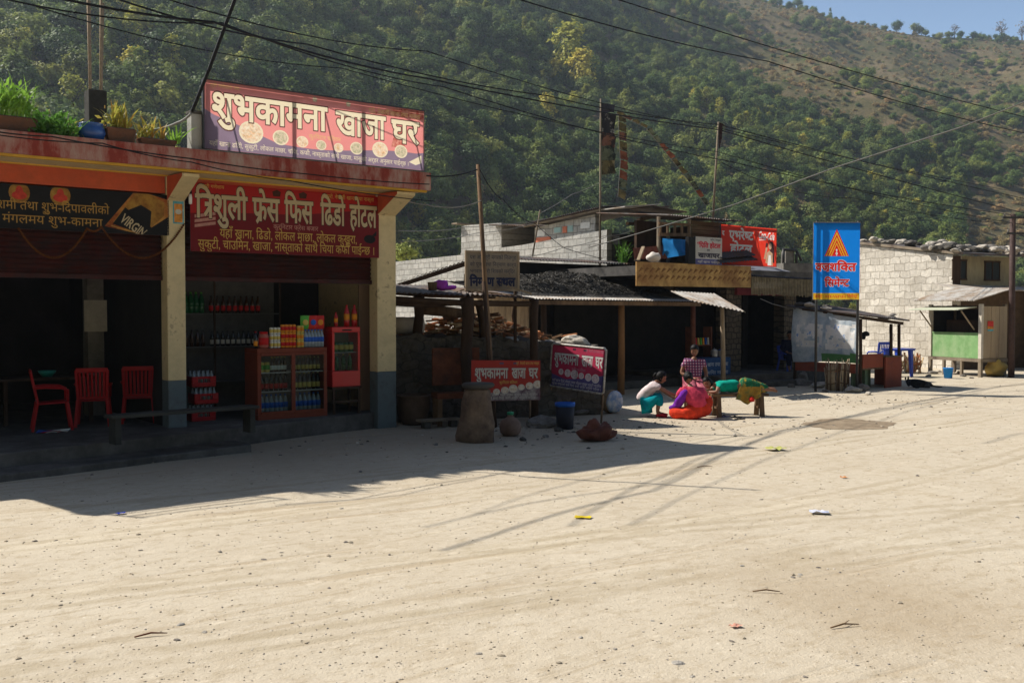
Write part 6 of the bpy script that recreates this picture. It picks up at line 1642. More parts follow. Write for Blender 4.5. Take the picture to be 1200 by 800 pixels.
# advert figure: someone drinking from a bottle
LT.append((3, [ellipse(W * .9, H * .52, W * .045, H * .14), [(W * .88, H * .1), (W * .96, H * .1), (W * .95, H * .5), (W * .9, H * .52)]]))
LT.append((2, [ellipse(W * .875, H * .53, W * .03, H * .085), [(W * .79, H * .1), (W * .93, H * .02), (W * .92, H * .35), (W * .86, H * .42), (W * .82, H * .36)], [(W * .76, H * .2), (W * .79, H * .18), (W * .83, H * .48), (W * .8, H * .52)]]))
LT.append((3, [[(W * .79, H * .48), (W * .83, H * .52), (W * .84, H * .6), (W * .8, H * .62)]])); LT.append((1, [[(W * .83, H * .03), (W * .9, H * .03), (W * .89, H * .3), (W * .85, H * .3)]]))
printed('printed_sheet', W, H, [cr_, cw2, cs_, cd_], LT, hs)
m = MB(); r = .02
for z in (r, H - r): m.box(0, W, .03, .03 + 2 * r, z - r, z + r)
for x in (r, W * .6, W - r): m.box(x - r, x + r, .031, .068, 2 * r + .001, H - 2 * r - .001)
m.build('frame', steel_dark, hs)
m = MB()
for x in (.3, W * .6, W - .3): m.tube([(x, .09, H * .9), (x, 1.2, -(z0_ - zfl) + .05)], .018, 6)
m.build('stay', steel_dark, hs)
for i, (a, b, yy, mt, lab) in enumerate((((846, 303), (886, 299), -.45, tin_dark, 'bent black tin sheet propped below the red hotel sign, the upper one'), ((846, 308), (888, 304), -.55, tin_dark, 'black tin sheet propped below the red hotel sign, the lower one'))):
    p, q = C3.hit(*a, yy), C3.hit(*b, yy); t = thing('tin_sheet', lab, 'sheet', C3.w(p.x, yy, p.z), ANG)
    m = MB(); m.corr((0, 0, 0), (q.x - p.x, 0, q.z - p.z), (q.x - p.x, .5, q.z - p.z + .22), (0, .5, .25), .12, .02, 2, 0, .01); m.build('sheet', mt, t, fix=False)
p = C3.hit(766, 306, -.1); t = thing('white_sack', 'white plastic sack slumped on the roof edge beside the blue sheet', 'sack', C3.w(p.x, -.1, p.z - .02), 0)
m = MB(); m.sphere((0, 0, .12), (.2, .15, .13), 14, 9); m.v = [tuple(Vector(v) * (1 + .2 * noise.noise(Vector(v) * 8))) for v in m.v]; m.build('sack', mat('plastic_white', (.62, .56, .5), .5, .1), t)
p = C3.hit(748, 305, -.1); q = C3.hit(757, 289, -.1); t = thing('plank', 'pale plank leaning on the roof edge by the white sack', 'plank', C3.w(p.x, -.1, p.z), ANG); m = MB(); m.beam((0, 0, 0), (q.x - p.x, .1, q.z - p.z), .09, .04); m.build('plank', wood_pale, t)
p = C3.hit(765, 300, .25); t = thing('tin_sheet', 'rusty red-brown tin sheet standing behind the white sack', 'sheet', C3.w(p.x - .7, .25, p.z - .1), ANG); m = MB(); m.corr((0, 0, 0), (1.3, 0, .05), (1.25, .15, .42), (0.1, .15, .3), .12, .015, 2, 0, .01); m.build('sheet', mat('tin_red_rust', (.2, .07, .045), .8, .3, 5), t, fix=False)

# ---- low rear building seen in the gap beside the hotel sign
rb_ = pt(918, 320, 35); rh = thing('rear_building', 'bare concrete parapet with a pipe rail seen beyond the red hotel sign', 'building', (rb_.x, 35, 0), .3)
zz1 = pt(918, 294, 35).z; zz2 = pt(918, 308, 35).z; wdt = pt(952, 300, 35).x - rb_.x
m = MB(); m.box(0, wdt * 1.3, 0, 2, 0, zz2); m.build('wall', concrete, rh)
m = MB(); m.box(wdt * .15, wdt * .5, .1, .4, zz2 + .001, zz1); m.build('parapet', concrete, rh)
m = MB(); m.tube([(0, .05, zz1 + .06), (wdt * .55, .05, zz1 + .02), (wdt * .75, .05, zz2 + .1)], .05, 6); m.tube([(.03, .05, zz2), (.03, .05, zz1 + .05)], .05, 6); m.tube([(wdt * .55, .05, zz2), (wdt * .55, .05, zz1)], .05, 6); m.build('rail', steel_dark, rh)
# ---- prayer flags
fpz = pt(703, 300, 30); ftop = pt(704, 116, 30)
t = thing('prayer_flag_pole', 'thin pole with tall faded prayer flag panels above the grey block house', 'flagpole', (fpz.x, 30, fpz.z - .6))
m = MB(); m.tube([(0, 0, 0), (ftop.x - fpz.x, 0, ftop.z - fpz.z + .6)], [.035, .025], 7); m.build('pole', wood_grey, t)
fl_c = [mat('flag_blue_grey', (.045, .045, .06), .85, .3, 6, transl=.1), mat('flag_white', (.3, .295, .27), .85, .3, 8, col2=(.03, .03, .035), amt=.72, s2=4, soft=.03, transl=.1), mat('flag_red', (.17, .085, .06), .85, .3, 6, col2=(.04, .03, .03), amt=.45, s2=4, soft=.03, transl=.1), mat('flag_green', (.11, .125, .085), .85, .35, 6, col2=(.03, .035, .03), amt=.45, s2=4, soft=.03, transl=.1), mat('flag_yellow', (.13, .11, .055), .85, .35, 6, col2=(.05, .045, .03), amt=.4, s2=4, soft=.03, transl=.1), mat('flag_orange', (.2, .075, .045), .85, .3, 6, transl=.1)]
ys_ = [(121, 132, 0), (132, 155, 1), (155, 171, 2), (171, 188, 3), (188, 205, 4)]
for a, b, c in ys_:
    p = pt(705, b, 30); q = pt(721, a, 30); W = q.x - p.x; H = q.z - p.z; m = MB(); vs = []; fs = []
    for j in range(9):
        for i in range(9): u = i / 8; v = j / 8; vs.append((p.x - fpz.x + W * u * (1 - .06 * math.sin(v * 5 + c)), .09 * math.sin(u * 6 + v * 3 + c * 2) * u, p.z - fpz.z + .6 + H * v * .985 - .06 * u * math.sin(v * 7 + c)))
    for j in range(8):
        for i in range(8): k = j * 9 + i; fs.append((k, k + 1, k + 10, k + 9))
    m.add(vs, fs, 0, True); m.build('flag', fl_c[c], t, fix=False)
def flag_string(pts, label, n, seed, w_=.34, h_=.24):
    rr = random.Random(seed); P_ = [pt(*p) for p in pts]; t = thing('prayer_flag_string', label, 'prayer flags', P_[0])
    line = []
    for a, b in zip(P_, P_[1:]):
        for i in range(9): line.append(a.lerp(b, i / 9) - P_[0])
    line.append(P_[-1] - P_[0]); m = MB(); m.tube(line, .008, 5); m.build('cord', cable_grey, t)
    seg = [(line[i + 1] - line[i]).length for i in range(len(line) - 1)]; tot = sum(seg)
    def at(s):
        for i, L in enumerate(seg):
            if s <= L or i == len(seg) - 1: return line[i].lerp(line[i + 1], max(0, min(1, s / L))), (line[i + 1] - line[i]).normalized()
            s -= L
    for k in range(n):
        p, d = at(tot * (k + .05) / n); q, _ = at(tot * (k + .93) / n); side = Vector((-d.z, 0, d.x)); side = -side if side.x < 0 else side
        m = MB(); vs = []; fs = []; ph = rr.uniform(0, 6)
        for j in range(5):
            for i in range(5): u = i / 4; v = j / 4; vs.append(p.lerp(q, u) + side * (h_ * v * rr.uniform(.9, 1.05)) + Vector((0, .06 * math.sin(u * 5 + ph) * v, -.08 * v)))
        for j in range(4):
            for i in range(4): c = j * 5 + i; fs.append((c, c + 1, c + 6, c + 5))
        m.add(vs, fs, 0, True); m.build('flag', fl_c[rr.choice([4, 5, 4, 3, 4, 2, 5])], t, fix=False)
flag_string([(725, 131, 30.5), (725, 150, 30.5), (727, 190, 30.5), (724, 231, 30.5)], 'string of faded yellow and orange prayer flags hanging straight down beside the flagpole', 9, 2)
flag_string([(722, 133, 30.2), (757, 150, 31), (778, 176, 31.5), (806, 211, 32), (827, 241, 32.5)], 'string of faded prayer flags slanting down from the flagpole across the woods', 14, 4, h_=.22)
tp = pt(842, 143, 31); bp2 = pt(834, 262, 31); t = thing('thin_pole', 'thin grey pole with a dark rag on top behind the timber storey', 'pole', (bp2.x, 31, bp2.z - .5)); m = MB(); m.tube([(0, 0, 0), (tp.x - bp2.x, 0, tp.z - bp2.z + .5)], [.04, .03], 7); m.build('pole', wood_grey, t)
m = MB(); o_ = Vector((tp.x - bp2.x, 0, tp.z - bp2.z + .5)); m.add([o_ + Vector(v) for v in ((0, 0, 0), (.14, .03, -.05), (.1, -.02, -.5), (.02, 0, -.9), (.3, .06, -.2))], [(0, 1, 2), (0, 2, 3), (0, 4, 1)]); m.build('rag', mat('rag_dark', (.05, .03, .03), .9, .3), t, fix=False)
t = thing('tied_stick', 'short pale stick tied upright on the roof edge behind the leaning pole', 'stick', pt(624, 288, 27.5)); m = MB(); e = pt(633, 246, 27.5) - t.location; m.tube([(0, 0, -.3), e], .025, 6); m.build('stick', wood_grey, t)
# ================================================================ blue cement sign
def gxy(px, py): return gp(px, py)
cs = gp(982, 459); ca = R(4)
cyl = cs.y
w0, w1 = pt(953.3, 305, cyl), pt(1007.5, 305, cyl)
zt = pt(980, 261, cyl).z; zb = pt(980, 351, cyl).z
sgn = thing('billboard', 'tall blue cement billboard with a red and yellow triangle on two posts', 'billboard', (w0.x, cyl, 0), 0)
W = w1.x - w0.x; H = zt - zb
bl_ = mat('bill_blue', (.012, .3, 1.0), .45, .04, 2, transl=.68); yl_ = mat('bill_yellow', (.98, .6, .04), .45, .05, 2, transl=.6); rd_ = mat('bill_red', (.9, .03, .03), .45, .05, 2, transl=.6); wh_ = mat('bill_white', (.9, .88, .88), .45, .04, 2, transl=.6)
LT = [(1, [[(0, 0), (W, 0), (W, H * .085), (0, H * .085)]])]
def tri(k): return [[(W * .5 - W * .265 * k, H * .565), (W * .5 + W * .265 * k, H * .565), (W * .5, H * (.565 + .355 * k))]]
for i, k in enumerate((1, .9, .8, .7, .6, .5, .4)): LT.append((2 if i % 2 == 0 else 1, tri(k)))
LT.append((2, [[(W * .39, H * .566), (W * .61, H * .566), (W * .5, H * .72)]]))
LT.append((3, [ellipse(W * .5, H * .60, W * .025, H * .018, 10), ellipse(W * .5, H * .645, W * .018, H * .016, 10), [(W * .49, H * .57), (W * .51, H * .57), (W * .508, H * .66), (W * .492, H * .66)]]))
for mi, bold in ((3, .066), (2, .034)):
    LT.append((mi, lettering('व^जश', W * .05, H * .375, width=W * .46, height=H * .095, bold=bold))); LT.append((mi, lettering('ि~कत', W * .515, H * .375, width=W * .4, height=H * .095, bold=bold)))
    LT.append((mi, lettering('िसमे~नट', W * .25, H * .175, width=W * .52, height=H * .085, bold=bold)))
LT.append((2, lettering('वज्र : ०४४-५६४५४३ सिमेन्ट'.replace('सि', 'िस'), W * .04, H * .025, width=W * .92, height=H * .035, bold=.02)))
o = printed('printed_sheet', W, H, [bl_, yl_, rd_, wh_], LT, sgn); o.location = (0, 0, zb)
m = MB(); r = .02
for z in (zb + r, zt - r): m.box(0, W, .03, .06, z - r, z + r)
for x in (r, W - r): m.box(x - r, x + r, .031, .059, zb + 2 * r, zt - 2 * r)
m.box(-.01, W + .01, -.01, .03, zt + .001, zt + .02)
m.build('frame', steel_grey, sgn)
for x in (.11, W - .01):
    m = MB(); m.tube([(x, .09, -.05), (x, .09, zt + .05)], .035, 9); m.build('post', steel_dark, sgn)

# ================================================================ tarp-sided stall
Cc = gp(1008, 456); ST = Frame(Cc.x, Cc.y, ANG)
stl = thing('stall', 'makeshift roadside stall with sagging tin roof, patched blue-white tarp side and red counter', 'stall', ST.o, ANG)
def sh(px, py, y): return ST.hit(px, py, y)
def shx(px, py, x): return ST.hitx(px, py, x)
xe = sh(1052, 440, .0).x; yl = shx(931, 400, 0).y
zf = shx(1007, 371, 0).z; zl = shx(931, 360, 0).z; zr = sh(1052, 376, 0).z
m = MB(); m.corr((-.15, -.28, zf + .04), (xe + .12, -.28, zr + .02), (xe + .1, yl + .15, zl + .06), (-.15, yl + .2, zl + .05), .1, .014, 3, 0, .02); m.build('roof_sheet', tin_dark, stl, fix=False)
m = MB(); m.beam((-.05, -.1, zf - .03), (xe + .05, -.1, zr - .07), .06, .08); m.beam((0, -.1, zf - .03), (0, yl, zl - .02), .06, .06); m.build('beam', wood_dark, stl)
for (x, y, z) in ((.03, .03, zf - .06), (xe - .05, -.05, zr - .1), (xe - .45, -.05, zr - .08), (.03, yl, zl - .05)):
    m = MB(); m.tube([(x, y, -.05), (x + .02, y, z * .5), (x, y, z)], [.05, .045, .045], 8); m.build('post', wood_dark, stl)
# hanging tarp with torn poster paper
ztb = shx(960, 424, 0).z; m = MB(); vs = []; fs = []; nx, nz = 40, 24
for j in range(nz + 1):
    for i in range(nx + 1):
        y = yl * (1 - i / nx) + .02; t = j / nz; top = zf + (zl - zf) * (y / yl) - .02; bot = ztb + .1 * math.sin(y * 2.1) * .3
        z = bot + (top - bot) * t
        vs.append((-.03 + .05 * noise.noise((y * 1.7, z * 1.2, 3)) + .03 * noise.noise((y * 5, z * 4, 1)) - .07 * math.sin(math.pi * t) , y, z))
for j in range(nz):
    for i in range(nx): a = j * (nx + 1) + i; fs.append((a, a + 1, a + nx + 2, a + nx + 1))
mi_ = []
m.add(vs, fs, 0, True)
for k, f in enumerate(m.f):
    c = sum((Vector(m.v[i]) for i in f), Vector()) / 4; t = (c.z - ztb) / (zf - ztb)
    u = 1 - c.y / yl
    if .33 < t < .84 and .06 < u < .46 and noise.noise((u * 9, t * 9, 2)) > -.25: m.m[k] = 1
    elif .3 < t < .82 and .52 < u < .93 and noise.noise((u * 9, t * 9, 5)) > -.3: m.m[k] = 1
    elif t < .2 and u > .45: m.m[k] = 2
m.build('tarp', [mat('tarp_grey_blue', (.36, .44, .52), .6, .15, 5, .2, 12, (.6, .62, .62), .4, 2.5, transl=.15), mat('poster_paper_torn', (.7, .69, .67), .75, .12, 6, col2=(.15, .3, .6), amt=.2, s2=5, soft=.03), mat('tarp_green', (.1, .25, .09), .6, .2, 6)], stl, fix=False)
brick = mat('counter_brick_red', (.34, .085, .045), .8, .25, 5, .1, 30, (.2, .06, .04), .4)
m = MB(); m.box(-.02, .02, .05, yl - .05, .42, .68); m.build('side_board', brick, stl)
zc0, zc1 = sh(1015, 431, -.02).z, sh(1015, 415, -.02).z
m = MB(); m.box(.05, xe - .82, -.05, -.01, zc0, zc1); m.build('counter_board', brick, stl)
m = MB(); m.box(.05, xe - .82, -.04, .3, zc0 - .05, zc0 - .003); m.build('counter_top', wood_mid, stl)
m = MB(); m.box(.1, xe - .85, .31, .36, 0, zc0 - .06); m.box(.3, .42, .05, .3, 0, zc0 - .06); m.build('green_panel', mat('panel_green_faded', (.12, .17, .1), .8, .3, 5), stl)
zc2 = sh(1035, 419, -.1).z
m = MB(); m.box(xe - .8, xe, -.12, -.07, -.02, zc2); m.box(xe - .05, xe, -.069, .7, -.02, zc2); m.build('counter_front', brick, stl)
m = MB(); m.box(xe - .84, xe + .03, -.15, .75, zc2 + .001, zc2 + .04); m.build('counter_shelf', wood_mid, stl)
bgp = sh(1015, 390, .25); bg_ = thing('black_bag', 'small black bag hanging from the stall roof above the red counter', 'bag', ST.w(bgp.x, .25, bgp.z), ANG)
m = MB(); m.sphere((0, 0, -.02), (.14, .07, .07), 14, 9); m.sphere((-.1, 0, -.09), (.06, .05, .08), 10, 7); m.v = [tuple(Vector(v) * (1 + .4 * noise.noise(Vector(v) * 12))) for v in m.v]; m.build('bag', mat('bag_black', (.01, .01, .012), .6, .3, 8), bg_)
m = MB(); m.tube([(0, 0, .04), (0, .0, zf - bgp.z)], .008, 5); m.build('string', cable_black, bg_)
for i, (px, x, s, mt, lab) in enumerate(((938, .1, .3, stone_dark, 'brown stone weighing down the stall roof at its far end'), (950, .05, .42, stone_pale, 'large pale stone weighing down the stall roof'), (965, .1, .3, stone_dark, 'dark stone on the stall roof beside the pale ones'), (968, -.05, .28, stone_pale, 'small pale stone on the stall roof near the billboard post'))):
    q = shx(px, 360, x); y = q.y; z = zf + .06 + (zl - zf) * y / yl
    rock(ST.w(x, y, z), (s, s * .7, s * .6), i, mt, lab, None, i)
for i, (px, s, lab) in enumerate(((1042, .45, 'flat grey stone on the stall roof above the red counter, the wide one'), (1048, .3, 'small grey stone lying on the wide flat one on the stall roof'))):
    q = sh(px, 370, .0); rock(ST.w(q.x, .05, zr + .05 + .1 * i), (s, s * .6, s * .4), 3, stone_grey, lab, None, i)
# woven ring of sticks
g = gp(984, 458); bs = thing('stick_bundle', 'upright bundle of pale sticks bound in a ring in front of the stall', 'sticks', (g.x, g.y + .2, 0))
m = MB()
for i in range(46):
    a = i / 46 * 2 * math.pi + rg.uniform(-.06, .06); r0 = .27 + rg.uniform(-.03, .03); h = rg.uniform(.6, .86); k = rg.uniform(1.0, 1.28)
    m.tube([(r0 * math.cos(a), r0 * math.sin(a) * .8, -.02), (r0 * 1.02 * math.cos(a), r0 * .82 * math.sin(a), h * .5), (r0 * k * math.cos(a + .08), r0 * k * .8 * math.sin(a + .08), h)], [.018, .016, .01], 5, rg.choice([0, 0, 1]))
m.build('sticks', [mat('stick_pale', (.42, .33, .22), .85, .3, 9), wood_mid], bs)
m = MB()
for z in (.2, .55): m.tube([(.3 * math.cos(t), .245 * math.sin(t), z + .02 * math.sin(t * 3)) for t in [i / 20 * 2 * math.pi for i in range(21)]], .014, 5)
m.build('binding', wood_mid, bs)
for i, (px, py, s, mt) in enumerate(((897, 447, .5, stone_dark), (925, 440, .75, stone_dark), (934, 449, .62, stone_grey), (912, 449, .4, stone_grey), (905, 441, .4, stone_dark), (945, 452, .5, stone_grey), (941, 441, .5, stone_dark), (962, 455, .42, stone_pale), (958, 447, .45, stone_dark), (1003, 460, .4, stone_pale), (996, 458, .25, stone_pale), (970, 460, .2, stone_grey), (1013, 459, .36, stone_grey), (1020, 463, .2, stone_pale), (930, 455, .2, stone_grey), (890, 441, .35, stone_dark), (949, 443, .35, stone_grey))):
    g = gp(px, py); rock((g.x, g.y + .2, 0), (s, s * .75, s * (.75 if i % 2 else .95)), i % 4, mt, 'rough stone in the tumbled row at the foot of the stall and steps', 'stones tumbled in front of the stall', i * 1.3)
g = gp(955, 437); t = thing('plastic_bag', 'crumpled white and grey plastic bag on the stones before the stall', 'bag', (g.x, g.y, .34))
m = MB(); m.sphere((0, 0, .1), (.16, .12, .15), 14, 10); m.v = [tuple(Vector(v) * (1 + .45 * noise.noise(Vector(v) * 10))) for v in m.v]; m.build('bag', mat('plastic_greywhite', (.5, .5, .52), .5, .3, 14), t)
# blue table and chair behind the stall
g = gp(1052, 441); tb = thing('plastic_table', 'blue plastic table beside the stall, before the pale stone wall', 'table', (g.x, g.y, 0), R(25))
m = MB(); m.box(-.38, .42, -.35, .35, .88, .91); m.box(-.36, .4, -.33, .33, .84, .879); m.build('tabletop', plastic_blue, tb, bevel=.006)
for sx in (-.3, .33):
    for sy in (-.26, .26):
        m = MB(); m.hexa([(sx - .04, sy - .04, 0), (sx + .04, sy - .04, 0), (sx + .04, sy + .04, 0), (sx - .04, sy + .04, 0), (sx * .9 - .06, sy * .9 - .06, .839), (sx * .9 + .06, sy * .9 - .06, .839), (sx * .9 + .06, sy * .9 + .06, .839), (sx * .9 - .06, sy * .9 + .06, .839)]); m.build('leg', plastic_blue, tb, bevel=.008)
ch2 = stacking_chair('blue plastic armchair behind the blue table', None, (g.x - .55, g.y + .25, .0), R(200), plastic_blue); ch2.scale = (1.05, 1.05, 1.2)
g = gp(1077, 439); t = thing('firewood_pile', 'small heap of split orange firewood leaning on the pale stone wall', 'firewood', (g.x, g.y + .9, 0), 0)
m = MB()
for i in range(46):
    x = rg.uniform(-.42, .42); a = rg.uniform(-.6, .6); z = rg.uniform(.02, .3); L = rg.uniform(.3, .62); d = Vector((math.sin(a), rg.uniform(-.2, .3), math.cos(a))) * L
    m.beam(Vector((x, rg.uniform(-.15, .15), z * .4)), Vector((x, 0, z * .4)) + d, rg.uniform(.03, .06), rg.uniform(.03, .05), rg.choice([0, 0, 2]))
o = m.build('split_logs', fw_m, t); o['kind'] = 'stuff'
# black dog asleep in the shade
def skin(chains, levels=1):
    """a smooth continuous surface grown round a branching skeleton: chains of (x, y, z, radius)"""
    vs = []; rad = []; idx = {}; ed = set()
    for ch in chains:
        prev = None
        for p in ch:
            k = tuple(round(c, 4) for c in p[:3])
            if k not in idx: idx[k] = len(vs); vs.append(k); rad.append(p[3])
            i = idx[k]
            if prev is not None and prev != i: ed.add((prev, i))
            prev = i
    me = bpy.data.meshes.new('skeleton'); me.from_pydata(vs, list(ed), []); o = bpy.data.objects.new('skeleton', me); COL.objects.link(o)
    md = o.modifiers.new('skin', 'SKIN'); md.use_smooth_shade = True
    for i, sv in enumerate(me.skin_vertices[0].data):
        r = rad[i]; sv.radius = r if hasattr(r, '__len__') else (r, r); sv.use_root = (i == 0)
    s2 = o.modifiers.new('sub', 'SUBSURF'); s2.levels = s2.render_levels = levels
    bpy.context.view_layer.update()
    ev = o.evaluated_get(bpy.context.evaluated_depsgraph_get()); m2 = ev.to_mesh()
    V = [tuple(v.co) for v in m2.vertices]; Fc = [tuple(p.vertices) for p in m2.polygons]
    ev.to_mesh_clear(); bpy.data.objects.remove(o); bpy.data.meshes.remove(me)
    return V, Fc
g = gp(1076, 454); dog = thing('dog', 'black dog lying asleep on the ground in the shade by the stall', 'dog', (g.x, g.y, 0), R(8))
V, Fc = skin([[(-.2, 0, .12, .12), (0, .02, .13, .12), (.2, .02, .12, .13), (.32, 0, .1, .07), (.42, -.04, .04, .025), (.55, -.12, .02, .02), (.66, -.1, .02, .012)], [(-.2, 0, .12, .12), (-.3, -.02, .17, .075), (-.34, -.06, .2, .075), (-.38, -.16, .1, .045), (-.39, -.22, .06, .03)],
              [(-.2, 0, .12, .12), (-.2, -.1, .05, .045), (-.1, -.22, .03, .03), (-.24, -.26, .025, .024)], [(.2, .02, .12, .13), (.2, -.12, .06, .06), (.08, -.2, .04, .035), (.2, -.27, .025, .024)]], 2)
m = MB(); m.add(V, Fc, 0, True); m.sphere((-.31, -.02, .27), (.025, .02, .05), 8, 6); m.sphere((-.38, .0, .26), (.025, .02, .05), 8, 6); m.build('body', mat('dog_black', (.012, .011, .011), .7, .4, 40, .4, 90, (.1, .085, .07), .16, 3), dog)

# ================================================================ pale stone house on the right
KA = math.atan2(.34, .94)
SHo = Frame(15.9, 36.0, KA)
ph = thing('stone_house', 'pale squared-stone house with boarded upper storey and stones on its roof', 'house', SHo.o, KA)
pale = blockmat('pale_stone_blocks', R(90), (.66, .61, .53), (.45, .41, .35), (.36, .32, .26), .56, .27, .014, .055, 1.0, (.34, .3, .24), .75)
yb_ = SHo.hitx(1004, 400, 0).y; zA = SHo.hitx(1101, 300, 0).z; zB = SHo.hitx(1010, 286, 0).z
m = MB(); m.prism([(0, 0, -.2), (0, 0, zA), (0, yb_, zB), (0, yb_, -.2)], (.4, 0, 0)); m.build('end_wall', pale, ph)
m = MB(); m.box(.41, 4.6, .02, .3, -.2, SHo.hit(1110, 334, 0).z - .02); m.build('front_wall', mat('shop_front_brown', (.12, .08, .05), .85, .3, 4), ph)
zb_ = SHo.hit(1110, 334, 0).z; xw1 = SHo.hit(1184, 320, 0).x
m = MB(); m.box(.38, xw1, .03, .09, zb_, zA - .02); m.build('board_wall', mat('boards_cream', (.34, .29, .18), .8, .15, 5, .2, 20, (.2, .17, .12), .35, 2, stretch=(1, 1, .3)), ph)
m = MB(); m.box(-.03, .3, -.03, .3, zb_, zA - .02) if False else m.box(.02, .36, -.02, .02, zb_, zA - .02); m.build('corner_post', wood_dark, ph)
for xa, xb, ya, yb2 in ((1116, 1132, 305, 327), (1154, 1171, 307, 328)):
    a, b = SHo.hit(xa, yb2, .02), SHo.hit(xb, ya, .02); wn = MB(); wn.box(a.x, b.x, .0, .028, a.z, b.z)
    wo = wn.build('window', mat('window_dark', (.02, .025, .025), .4, .2, 4), ph)
    m = MB()
    for z in (a.z, b.z): m.box(a.x - .04, b.x + .04, -.015, .027, z - .03, z + .03)
    for x in (a.x, b.x, (a.x + b.x) / 2): m.box(x - .02, x + .02, -.014, .027, a.z + .031, b.z - .031)
    m.build('frame', wood_dark, wo)
xr_ = 5.2
m = MB(); m.hexa([(-.06, -.55, zA + .0), (xr_, -.55, zA - .1), (xr_, yb_ + .2, zB + .0), (-.06, yb_ + .2, zB + .08), (-.06, -.55, zA + .06), (xr_, -.55, zA - .04), (xr_, yb_ + .2, zB + .08), (-.06, yb_ + .2, zB + .16)]); m.build('roof', tin_dark, ph)
m = MB(); m.beam((-.085, -.56, zA + .02), (-.085, yb_ + .2, zB + .1), .05, .1); m.build('verge_board', wood_grey, ph)
p0, p1 = SHo.hit(1098, 333, -.1), SHo.hit(1160, 341, -.9)
m = MB(); m.hexa([(p0.x, -.02, p0.z - .02), (xr_, -.02, p0.z - .12), (xr_, -1.1, p0.z - .3), (p0.x, -1.1, p0.z - .2), (p0.x, -.02, p0.z + .02), (xr_, -.02, p0.z - .08), (xr_, -1.1, p0.z - .26), (p0.x, -1.1, p0.z - .16)]); m.build('porch_roof', tin_light, ph)
lab = ['pale stone lying on the tin roof of the pale stone house', 'grey stone lying on the tin roof of the pale stone house', 'dark stone lying on the tin roof of the pale stone house']
for i in range(95):
    x = rg.uniform(-.2, 3.9); y = rg.uniform(-.45, 1.2) if i % 3 else rg.uniform(.5, yb_); k = rg.choice([0, 0, 1, 2]); t = (y + .55) / (yb_ + .75); z = zA + .05 - .1 * (x + .3) / 5.5 + (zB - zA + .1) * t
    s = rg.uniform(.28, .62); rock(SHo.w(x, y, z + (.12 if i % 4 == 0 else 0)), (s, s * .7, s * .55), i % 4, [stone_pale, stone_grey, stone_dark][k], lab[k], 'roof stones: ' + lab[k], rg.uniform(0, 6))
# neighbour house at the frame edge
nx_ = thing('brown_hut', 'dark plank hut with a low brown board front beyond the electric pole', 'hut', SHo.w(3.45, -.6, 0), KA)
m = MB(); m.box(0, 5, .3, .4, 0, 2.9); m.build('wall', wood_dark, nx_)
m = MB(); m.box(.05, 4, -.2, -.14, 0, 1.35); m.build('board_front', mat('boards_brown', (.2, .12, .07), .85, .3, 5, stretch=(.2, 1, 1)), nx_)
m = MB(); m.corr((-.2, -.9, 2.55), (5, -.9, 2.5), (5, .6, 3.0), (-.2, .6, 3.05), .12, .02, 2, 0, .02); m.build('roof', tin_light, nx_, fix=False)

# ---- wooden kiosk on stilts
KS = Frame(15.0, 31.8, KA)
ks = thing('kiosk', 'small wooden kiosk on stilts with green front board and propped-up hatch', 'kiosk', KS.o, KA)
kl = KS.hitx(1089, 400, 0).y; zfl = KS.hitx(1149, 421, 0).z; zgr = KS.hitx(1149, 390, 0).z; zhd = KS.hitx(1149, 358, 0).z; kw = KS.hit(1181, 400, 0).x
grn = mat('kiosk_green', (.2, .36, .15), .7, .15, 4, .05, 20, (.3, .4, .22), .3, 2); cream_w = mat('kiosk_whitewash', (.55, .5, .42), .8, .15, 6)
m = MB(); m.box(0, .05, .1, kl - .1, zfl + .02, zgr); m.box(-.015, -.001, .1, kl - .1, zgr - .04, zgr); m.build('front_board', grn, ks)
m = MB(); n = 6
for i in range(n): m.box(.08 + (kw - .1) * i / n, .08 + (kw - .1) * (i + 1) / n - .01, .005 + .006 * (i % 2), .04, zfl + .03, zhd - .02)
m.build('side_boards', mat('kiosk_boards', (.42, .33, .22), .85, .2, 5, .2, 25, (.26, .2, .14), .35, stretch=(1, 1, .2)), ks)
m = MB(); m.box(kw - .05, kw, .05, kl, zfl, zhd); m.box(.06, kw - .06, kl - .06, kl, zfl, zhd); m.build('inner_wall', interior_dark, ks)
m = MB(); m.box(-.03, kw + .05, -.02, kl + .02, zfl - .09, zfl + .015); m.build('floor', wood_grey, ks)
for x, y, mt in ((.0, .0, cream_w), (.0, kl - .09, cream_w), (kw - .07, 0.045, wood_grey), (kw - .07, kl - .09, wood_grey)):
    m = MB(); m.box(x - .04, x + .05, y - .03, y + .09, -.05, zfl - .095); m.build('stilt', wood_grey, ks)
    m = MB(); m.box(x - .042, x + .052, y - .032, y + .092, zfl + .02, zhd + .05); m.build('corner_post', mt, ks)
for y in (kl * .36, kl * .7):
    m = MB(); m.box(-.03, .05, y - .04, y + .04, -.05, zfl - .095); m.build('stilt', wood_grey, ks)
a0_, a1_ = KS.hitx(1153, 353, -.35), KS.hitx(1071, 353, -.35)
zr1_ = KS.hitx(1150, 352, -.35).z; zr2_ = KS.hit(1184, 341, .2).z
m = MB(); m.corr((-.4, kl + .35, zr1_ + .03), (-.4, -.12, zr1_), (kw + .2, -.12, zr1_ + .42), (kw + .2, kl + .35, zr1_ + .45), .1, .018, 2, 0, .012); m.build('roof', tin_light, ks, fix=False)
m = MB(); m.box(.0, .05, .07, kl - .09, zhd - .12, zhd); m.build('lintel', wood_dark, ks)
